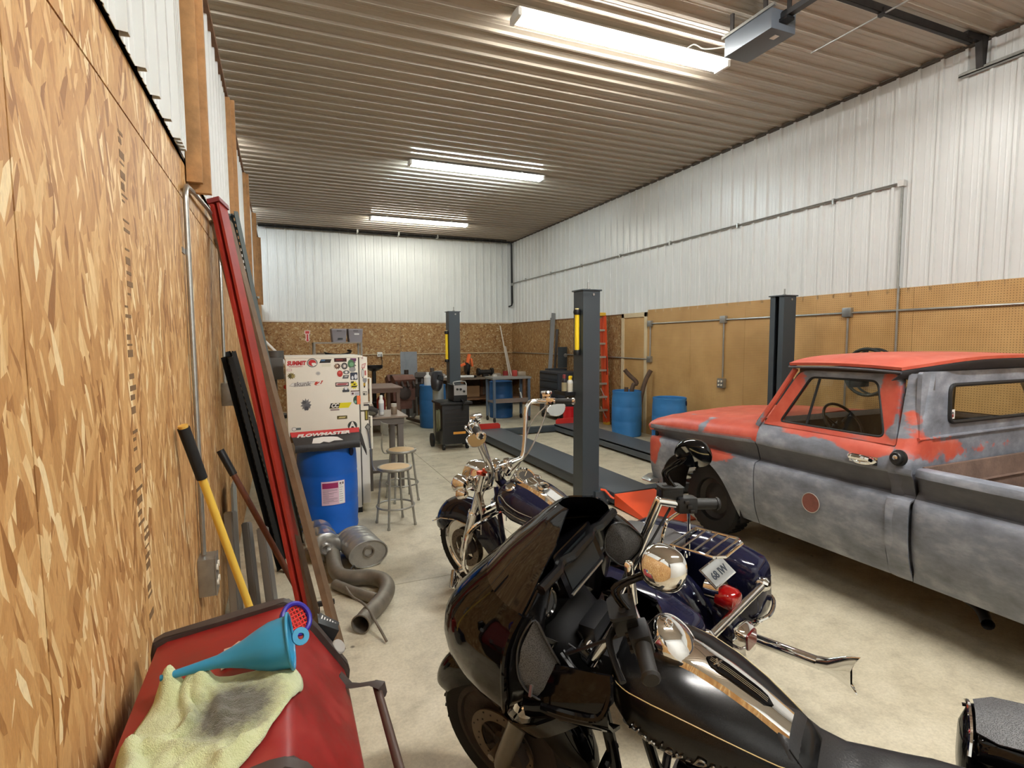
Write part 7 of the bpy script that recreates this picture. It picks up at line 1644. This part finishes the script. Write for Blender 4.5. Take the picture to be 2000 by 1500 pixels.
# headlamp nacelle, passing lamps, turn signals
bm = B(); lathe(bm, [(.0, -.20), (.06, -.19), (.105, -.12), (.118, -.02), (.112, .02), (.10, .03)], 28, SB @ axis_M((-.17, 0, .90), (1, 0, -.03)), cap=False); na = obj('nacelle', bm, M_CHR, BB)
bm = B(); lathe(bm, [(.10, .015), (.08, .035), (.04, .045), (0, .047)], 28, SB @ axis_M((-.17, 0, .90), (1, 0, -.03))); obj('headlamp_lens', bm, M_GLASS, na)
bm = B(); tube(bm, [SB @ V(-.30, -.12, .93), SB @ V(-.30, .12, .93), SB @ V(-.34, .12, .70), SB @ V(-.34, -.12, .70)], .03, 8, closed=True); obj('fork_cover', bm, M_CHR, BB)
for s in (-1, 1):
    c = V(-.20, s*.185, .905); bm = B(); lathe(bm, [(.0, -.085), (.03, -.08), (.058, -.04), (.066, 0), (.06, .012), (.045, .02), (0, .024)], 22, SB @ axis_M(c, (1, 0, -.02))); pl_ = obj('passing_lamp', bm, M_CHR, BB)
    bm = B(); tube(bm, [SB @ V(-.26, s*.10, .86), SB @ V(-.22, s*.17, .85), SB @ V(-.21, s*.21, .83)], .010, 8); obj('lamp_bar', bm, M_CHR, BB)
    c = V(-.245, s*.215, .845); bm = B(); lathe(bm, [(0, -.05), (.025, -.045), (.038, -.015), (.040, .01)], 20, SB @ axis_M(c, (1, s*.2, 0)), cap=False); ts = obj('turn_signal', bm, M_CHR, BB)
    bm = B(); lathe(bm, [(.039, .008), (.034, .022), (.015, .030), (0, .031)], 20, SB @ axis_M(c, (1, s*.2, 0))); obj('turn_lens', bm, M_TURN, ts, label='amber turn signal lens')
# tall bars
BP = {s: [(-.47, s*.03, 1.02), (-.50, s*.10, 1.025), (-.52, s*.15, 1.045), (-.525, s*.185, 1.15), (-.525, s*.215, 1.28), (-.525, s*.235, 1.36), (-.535, s*.275, 1.405), (-.565, s*.325, 1.405), (-.635, s*.36, 1.40), (-.70, s*.40, 1.395)] for s in (-1, 1)}
for s in (-1, 1):
    bm = B(); tube(bm, [SB @ V(*p) for p in BP[s]], .0165, 14, k=3); hb = obj('handlebar', bm, M_CHR, BB)
    d = V(-.15, s*.09, -.01).normalized(); st = V(-.625, s*.355, 1.40)
    bm = B(); cyl(bm, SB @ (st+d*.055), SB @ (st+d*.175), .019, n=16); obj('grip', bm, M_GRIP, BB)
    bm = B(); lathe(bm, [(.019, 0), (.024, .004), (.024, .016), (.016, .022), (0, .022)], 18, SB @ axis_M(st+d*.172, d)); cyl(bm, SB @ (st+d*.045), SB @ (st+d*.058), .023, n=16); obj('grip_cap', bm, M_CHR, BB)
    X = SB @ axis_M(st+d*.02, d, up=(.2, 0, 1)); bm = B(); box(bm, (0, 0, 0), (.046, .05, .06), bev=.014, M=X); sw = obj('switch_housing', bm, M_CHR, BB)
    bm = B(); box(bm, (.03, .035, -.03), (.045, .04, .06), bev=.014, M=X); lathe(bm, [(.038, .0), (.040, .012), (.036, .020), (0, .022)], 20, X @ Matrix.Translation((.03, .05, -.03)) @ Matrix.Rotation(-PI/2, 4, 'X')); obj('master_cylinder', bm, M_CHR, sw)
    a = st+V(.055, s*.01, .005); bm = B(); tube(bm, [SB @ a, SB @ (a+d*.05+V(.02, 0, 0)), SB @ (a+d*.13+V(.015, 0, .0)), SB @ (a+d*.19+V(.01, 0, .004))], [.010, .008, .007, .008], 10, k=4, flat=.7); ball(bm, SB @ (a+d*.19+V(.01, 0, .004)), .010, 10, 8); obj('lever', bm, M_CHR, BB)
    # mirrors hung below the bars
    m0 = st+V(.02, 0, -.02); mp = V(-.675, s*.385, 1.335)
    bm = B(); tube(bm, [SB @ m0, SB @ (m0+V(.01, s*.012, -.035)), SB @ (mp+V(.015, 0, 0))], .007, 8, k=3); stm = obj('mirror_stem', bm, M_CHR, BB)
    X = SB @ axis_M(mp, (-.9, s*-.15+.25, .12), up=(0, 0, 1)); P_ = spline([V(a_*s, b_, 0) for a_, b_ in [(-.075, .02), (-.03, .042), (.04, .04), (.075, .012), (.055, -.03), (0, -.045), (-.055, -.03)]], 3, True)
    bm = B(); loft(bm, [[X @ (p*f+V(0, 0, h)) for p in P_] for f, h in ((.3, -.035), (.75, -.026), (.98, -.008), (1, 0), (.93, .002))]); obj('mirror_shell', bm, M_CHR, stm)
    bm = B(); loft(bm, [[X @ (p*.92+V(0, 0, h)) for p in P_] for h in (.002, .004)]); obj('mirror_glass', bm, MC['mirror_glass'], stm)
    bm = B(); tube(bm, [SB @ (st+V(.0, 0, -.03)), SB @ V(-.60, s*.28, 1.22), SB @ V(-.55, s*.17, 1.06), SB @ V(-.42, s*.10, .92)], .006, 8, k=6); obj('cable', bm, M_BOLT, BB)
    bm = B(); tube(bm, [SB @ (st+V(.01, 0, -.03)), SB @ V(-.53, s*.26, 1.25), SB @ V(-.49, s*.16, 1.0), SB @ V(-.36, s*.13, .8), SB @ V(-.30, s*.13, .52)], .0045, 6, k=6); obj('brake_line', bm, M_BOLT, BB)
bm = B(); box(bm, SB @ V(-.455, 0, 1.02), (.09, .24, .03), rot=SB.to_3x3(), bev=.010)
for s in (-1, 1): cyl(bm, SB @ V(-.46, s*.05, .93), SB @ V(-.46, s*.05, 1.05), .022, n=14)
obj('riser_clamp', bm, M_CHR, BB)
bm = B(); cyl(bm, SB @ V(-.50, 0, .985), SB @ V(-.53, 0, 1.02), .028, n=16); obj('fork_lock', bm, M_CHR, BB)
bm = B(); box(bm, SB @ V(-.40, .085, 1.00), (.05, .05, .03), bev=.008); box(bm, SB @ V(-.36, .12, .985), (.04, .03, .03), bev=.006); obj('bar_fitting', bm, mat('orange_red_fitting', (206, 74, 46), .4), BB, label='small orange fitting on the bars')
# tank, console, gauge
TS2 = [(-.53, .06, .91, .82), (-.545, .12, .935, .76), (-.60, .165, .955, .71), (-.70, .188, .962, .685), (-.80, .186, .945, .68), (-.90, .168, .915, .69), (-1.0, .135, .875, .70), (-1.07, .10, .845, .72), (-1.10, .06, .82, .74)]
bm = B(); xloft(bm, TS2, 2.3, 34); obj('fuel_tank', bm, M_NAVY, BB, ang=70)
TS = TS2
bm = B(); rr = []
for i in range(13):
    x = -.70-.36*i/12; z = top(x).z; wv = .060-.008*i/12; rr.append([V(x, -wv-.01, z-.006), V(x, -wv, z+.016), V(x, 0, z+.020), V(x, wv, z+.016), V(x, wv+.01, z-.006)])
sheet(bm, rr, .006, flip=True); c2 = obj('tank_console', bm, M_CHR, BB, label='chrome tank console')
bm = B(); rr = []
for i in range(9):
    x = -.815-.19*i/8; z = top(x).z+.0225; rr.append([V(x, -.032, z-.002), V(x, 0, z), V(x, .032, z-.002)])
sheet(bm, rr, -.004); obj('console_inset', bm, mat('console_grey', (132, 132, 130), .35, .6), c2)
bm = B(); X = axis_M((-.87, 0, top(-.87).z+.022), (-.25, 0, 1)); cyl(bm, X @ V(0, 0, 0), X @ V(0, 0, .012), .038, n=24); torus(bm, X @ V(0, 0, .012), (-.25, 0, 1), .038, .005, 26, 6); obj('ignition_switch', bm, M_CHR, c2)
bm = B(); box(bm, X @ V(0, 0, .017), (.044, .012, .008), rot=(0, .25, .5), bev=.003); obj('ignition_lever', bm, M_BLACK, c2)
X = axis_M((-.70, 0, top(-.70).z+.022), (-.55, 0, .84)); bm = B(); lathe(bm, [(.055, -.05), (.072, -.01), (.074, .012), (.068, .018), (.062, .010)], 32, X, cap=False); ga = obj('speedometer', bm, M_CHR, BB, label='round chrome speedometer')
bm = B(); lathe(bm, [(.063, .008), (0, .009)], 28, X); obj('dial_face', bm, mat('dial_face_dark', (58, 54, 50), .3), ga)
bm = B()
for k in range(22):
    a = -2.3+4.6*k/21; box(bm, X @ V(-math.cos(a)*.050, math.sin(a)*.050, .0105), (.014 if k % 2 else .02, .0022, .0012), rot=X.to_3x3() @ Euler((0, 0, -a)).to_matrix())
box(bm, X @ V(.018, .012, .0115), (.05, .004, .0015), rot=X.to_3x3() @ Euler((0, 0, .6)).to_matrix()); o = obj('dial_marks', bm, mat('dial_cream', (206, 190, 150), .5), ga); o['kind'] = 'stuff'
for s in (-1, 1):
    bm = B(); lathe(bm, [(.034, 0), (.036, .012), (.028, .022), (0, .024)], 22, axis_M(tank_pt(-.685, PI/2-s*.62, -.002), (0, s*.45, 1))); obj('filler_cap', bm, M_CHR, BB)
    # pinstripe loop along the tank side
    sg = lambda a: a if s > 0 else PI-a
    lp = [(-.60, .38), (-.575, .22), (-.585, .02), (-.62, -.05), (-.655, .02), (-.70, -.04), (-.82, -.14), (-.95, -.2)]
    bm = B(); tube(bm, [tank_pt(x, sg(a), .001) for x, a in lp]+[tank_pt(x, sg(a), .001) for x, a in ((-.95, .06), (-.82, .12), (-.72, .22), (-.66, .36), (-.62, .42))], .0026, 5, k=3, closed=True); obj('pinstripe', bm, mat('silver_pinstripe', (170, 164, 148), .4), BB)
# seat, rear fender, bags, rack
SS2 = [(-1.03, .05, .845, .78), (-1.06, .10, .835, .72), (-1.14, .15, .775, .66), (-1.25, .185, .745, .64), (-1.36, .185, .775, .64), (-1.45, .165, .845, .66), (-1.58, .15, .865, .70), (-1.72, .14, .87, .74), (-1.80, .11, .855, .77), (-1.82, .06, .83, .79)]
bm = B(); xloft(bm, SS2, 2.8, 30); obj('seat', bm, M_VINYLG, BB, ang=80)
wheel(BB, (-1.62, 0, .31), .315, .15, I4, 9, M_CHR, .035, nm='rear_wheel')
bm = B(); fender(bm, (-1.62, 0, .31), .42, .115, -8, 186, I4, .10); obj('rear_fender', bm, M_NAVY, BB)
bm = B(); xloft(bm, [(-2.02, .05, .60, .46), (-2.05, .065, .60, .42), (-2.12, .062, .53, .40), (-2.15, .05, .50, .40)], 4, 20); ft = obj('fender_tip', bm, M_NAVY, BB)
bm = B(); xloft(bm, [(-2.13, .068, .535, .385), (-2.165, .066, .53, .382), (-2.185, .055, .515, .39)], 5, 20); obj('tip_trim', bm, M_CHR, ft)
bm = B(); xloft(bm, [(-2.18, .048, .512, .425), (-2.192, .045, .508, .43)], 6, 20); obj('tip_lens', bm, mat('dark_red_lens', (96, 10, 14), .12, coat=1), ft, label='dark red fender tip lens')
bm = B(); tube(bm, [(-1.98, .0, .66), (-2.06, 0, .67)], .05, 16); obj('tail_lamp_base', bm, M_CHR, BB)
bm = B(); lathe(bm, [(.058, 0), (.062, .02), (.060, .07), (.050, .085), (.03, .09), (0, .092)], 24, axis_M((-2.04, 0, .645), (-1, 0, -.10)) @ Matrix.Diagonal((1, .9, 1, 1))); obj('tail_lamp', bm, M_REDL, BB, label='round red tail lamp')
bm = B(); tube(bm, [(-2.125, -.27, .60), (-2.13, .27, .60)], .021, 12); rb_ = obj('rear_lamp_bar', bm, M_CHR, BB)
for s in (-1, 1):
    bm = B(); lathe(bm, [(.0, -.05), (.028, -.045), (.036, -.01), (.036, .01), (.02, .03), (0, .034)], 20, axis_M((-2.125, s*.275, .60), (-1, 0, 0))); obj('rear_turn_signal', bm, M_CHR, rb_)
X = axis_M((-2.035, 0, .765), (-.62, 0, .78), up=(.78, 0, .62)); bm = B(); box(bm, (0, 0, 0), (.175, .095, .004), M=X); pt = obj('licence_plate', bm, mat('plate_white', (150, 152, 150), .4), BB)
bm = B(); box(bm, (0, 0, -.004), (.19, .11, .006), bev=.002, M=X); obj('plate_frame', bm, M_CHR, pt)
text('plate_lettering', '68 IW', .05, mat('plate_ink', (50, 58, 70), .5), pt, X @ Matrix.Rotation(PI, 4, 'Z') @ Matrix.Translation((0, 0, .003)) if False else X @ Matrix.Translation((0, -.008, .003)), ext=.0008, bold=.001)
bm = B()
tube(bm, rk := [V(-1.86, -.115, .895), V(-2.08, -.115, .90), V(-2.12, -.08, .90), V(-2.12, .08, .90), V(-2.08, .115, .90), V(-1.86, .115, .895)], .0075, 8, closed=True)
obj('rack_frame', bm, M_CHR, BB)
for x in (-1.92, -1.98, -2.04, -2.09):
    bm = B(); cyl(bm, (x, -.112, .899), (x, .112, .899), .0055, n=8); obj('rack_bar', bm, M_CHR, BB)
for s in (-1, 1):
    bm = B(); tube(bm, [(-1.88, s*.115, .893), (-1.80, s*.13, .82), (-1.78, s*.135, .70)], .010, 8, k=3); obj('rack_strut', bm, M_CHR, BB)
bm = B(); tube(bm, [(-1.80, .13, .72), (-1.815, .125, .90), (-1.83, .10, .99), (-1.83, .06, 1.005), (-1.83, -.06, 1.005), (-1.83, -.10, .99), (-1.815, -.125, .90), (-1.80, -.13, .72)], .0085, 8, k=3); obj('sissy_bar', bm, M_CHR, BB)
for s in (-1, 1):
    SBX = [(-1.30, .06, .66, .50), (-1.33, .10, .715, .38), (-1.42, .115, .76, .33), (-1.7, .12, .765, .30), (-1.95, .115, .735, .31), (-2.08, .10, .70, .34), (-2.11, .07, .67, .42)]
    bm = B(); loft(bm, [[V(x, s*.325+y, z) for y, z in sup(w_, t_, b_, 28, 4.0)] for x, w_, t_, b_ in SBX]); sb_ = obj('saddlebag', bm, M_NAVY, BB, ang=60)
    bm = B(); tube(bm, [V(x, s*.325+s*w_*1.0, t_-.085) for x, w_, t_, b_ in SBX[1:]], .0035, 5); obj('lid_seam', bm, M_BLACK, sb_)
    bm = B(); box(bm, (-1.72, s*.447, .66), (.09, .012, .05), bev=.005); obj('bag_latch', bm, M_CHR, sb_)
    bm = B(); tube(bm, [(-1.32, s*.20, .42), (-1.28, s*.40, .42), (-1.28, s*.42, .60), (-1.31, s*.22, .66)], .012, 8, closed=True, k=4); tube(bm, [(-2.08, s*.20, .40), (-2.14, s*.30, .42), (-2.10, s*.42, .45), (-1.95, s*.455, .45)], .011, 8, k=4); obj('bag_guard', bm, M_CHR, BB)
    # fishtail exhaust
    bm = B(); tube(bm, [(-.70, s*.10, .45), (-.72, s*.20, .32), (-.95, s*.25, .24), (-1.4, s*.27, .24), (-2.38, s*.285, .27)], .030, 14, k=4, cap=False); ex_ = obj('exhaust', bm, M_CHR, BB)
    bm = B(); R_ = []
    for x, hz0, hz1, hy in ((-2.37, .03, .03, .031), (-2.42, .032, .045, .028), (-2.46, .045, .085, .021), (-2.49, .07, .105, .016), (-2.51, .085, .112, .013), (-2.515, .09, .114, .013)):
        R_.append([V(x-(.030*(z_/.1)**2 if abs(z_) > .05 else 0), s*.285+hy*math.cos(a), .272+z_) for a, z_ in [(a, (hz1 if math.sin(a) > 0 else hz0)*math.sin(a)) for a in [2*PI*i/24 for i in range(24)]]])
    loft(bm, R_, cap=False); obj('fishtail_tip', bm, M_CHR, ex_, label='chrome fishtail exhaust tip')
    # chrome engine guard and highway peg
    bm = B(); tube(bm, [(-.50, s*.06, .72), (-.55, s*.22, .745), (-.50, s*.35, .68), (-.46, s*.385, .54), (-.44, s*.38, .40), (-.47, s*.28, .30), (-.52, s*.10, .26)], .015, 10, k=5); eg = obj('engine_guard', bm, M_CHR, BB)
    bm = B(); cyl(bm, (-.44, s*.37, .42), (-.40, s*.40, .40), .018, n=10); box(bm, (-.37, s*.43, .335), (.05, .05, .12), rot=(s*.5, .3, 0), bev=.012); obj('highway_peg', bm, M_CHR, eg)
    bm = B(); box(bm, (-.86, s*.28, .29), (.26, .12, .02), bev=.008); obj('footboard', bm, M_RUBBER, BB)
engine_block(BB, -.84, mat('engine_dark_blue_grey', (36, 36, 40), .4, .3), M_CHR)
bm = B(); tube(bm, [(-.42, 0, .92), (-.8, 0, .70), (-1.2, 0, .62)], .03, 10)
obj('frame', bm, M_NAVY, BB)
for s in (-1, 1):
    bm = B(); tube(bm, [(-.45, s*.05, .88), (-.52, s*.10, .58), (-.58, s*.13, .26), (-.75, s*.14, .18), (-1.4, s*.14, .20)], .018, 10, k=4); obj('frame_tube', bm, M_NAVY, BB)
bm = B(); bb(bm, (-1.30, .13, .40), (-1.05, .175, .64), .03); obj('side_cover', bm, M_NAVY, BB)
bm = B(); tube(bm, [(-.78, .14, .22), (-.82, .24, .08), (-.84, .30, .055)], .014, 8); obj('side_stand', bm, M_CHR, BB)
# ------------------------------------------------------------------ repeats of a kind share a group
GROUPS = {'barrel': 'blue plastic barrels about the shop', 'shop_stool': 'grey shop stools by the fridge', 'plank': 'weathered planks leaning on the wall', 'slotted_post': 'slotted steel posts leaning on the wall',
          'metal_tube': 'pale tubes standing in the dark corner', 'muffler': 'mufflers on the floor', 'exhaust_pipe': 'exhaust pipes on the floor', 'old_pipe': 'old pipes in the open barrel', 'steel_bar': 'bars leaning on the right wall',
          'white_strip': 'pale strips in the back corner', 'storage_box': 'boxes on the back workbench', 'small_box': 'small boxes on the rolling cart', 'storage_bin': 'grey bins on the shelf unit', 'grey_board': 'grey boards before the back wall',
          'engine': 'engines by the welder', 'steel_table': 'steel tables behind the fridge', 'tool_chest': 'tool chests in the back right corner', 'conduit': 'conduit runs on the walls', 'spray_can': 'aerosol cans', 'work_gloves': 'gloves on the steel table'}
for o in list(SC.objects):
    if o.parent is None and o.get('label') and not o.get('group'):
        k = o.name.split('.')[0]
        if k in GROUPS: o['group'] = GROUPS[k]
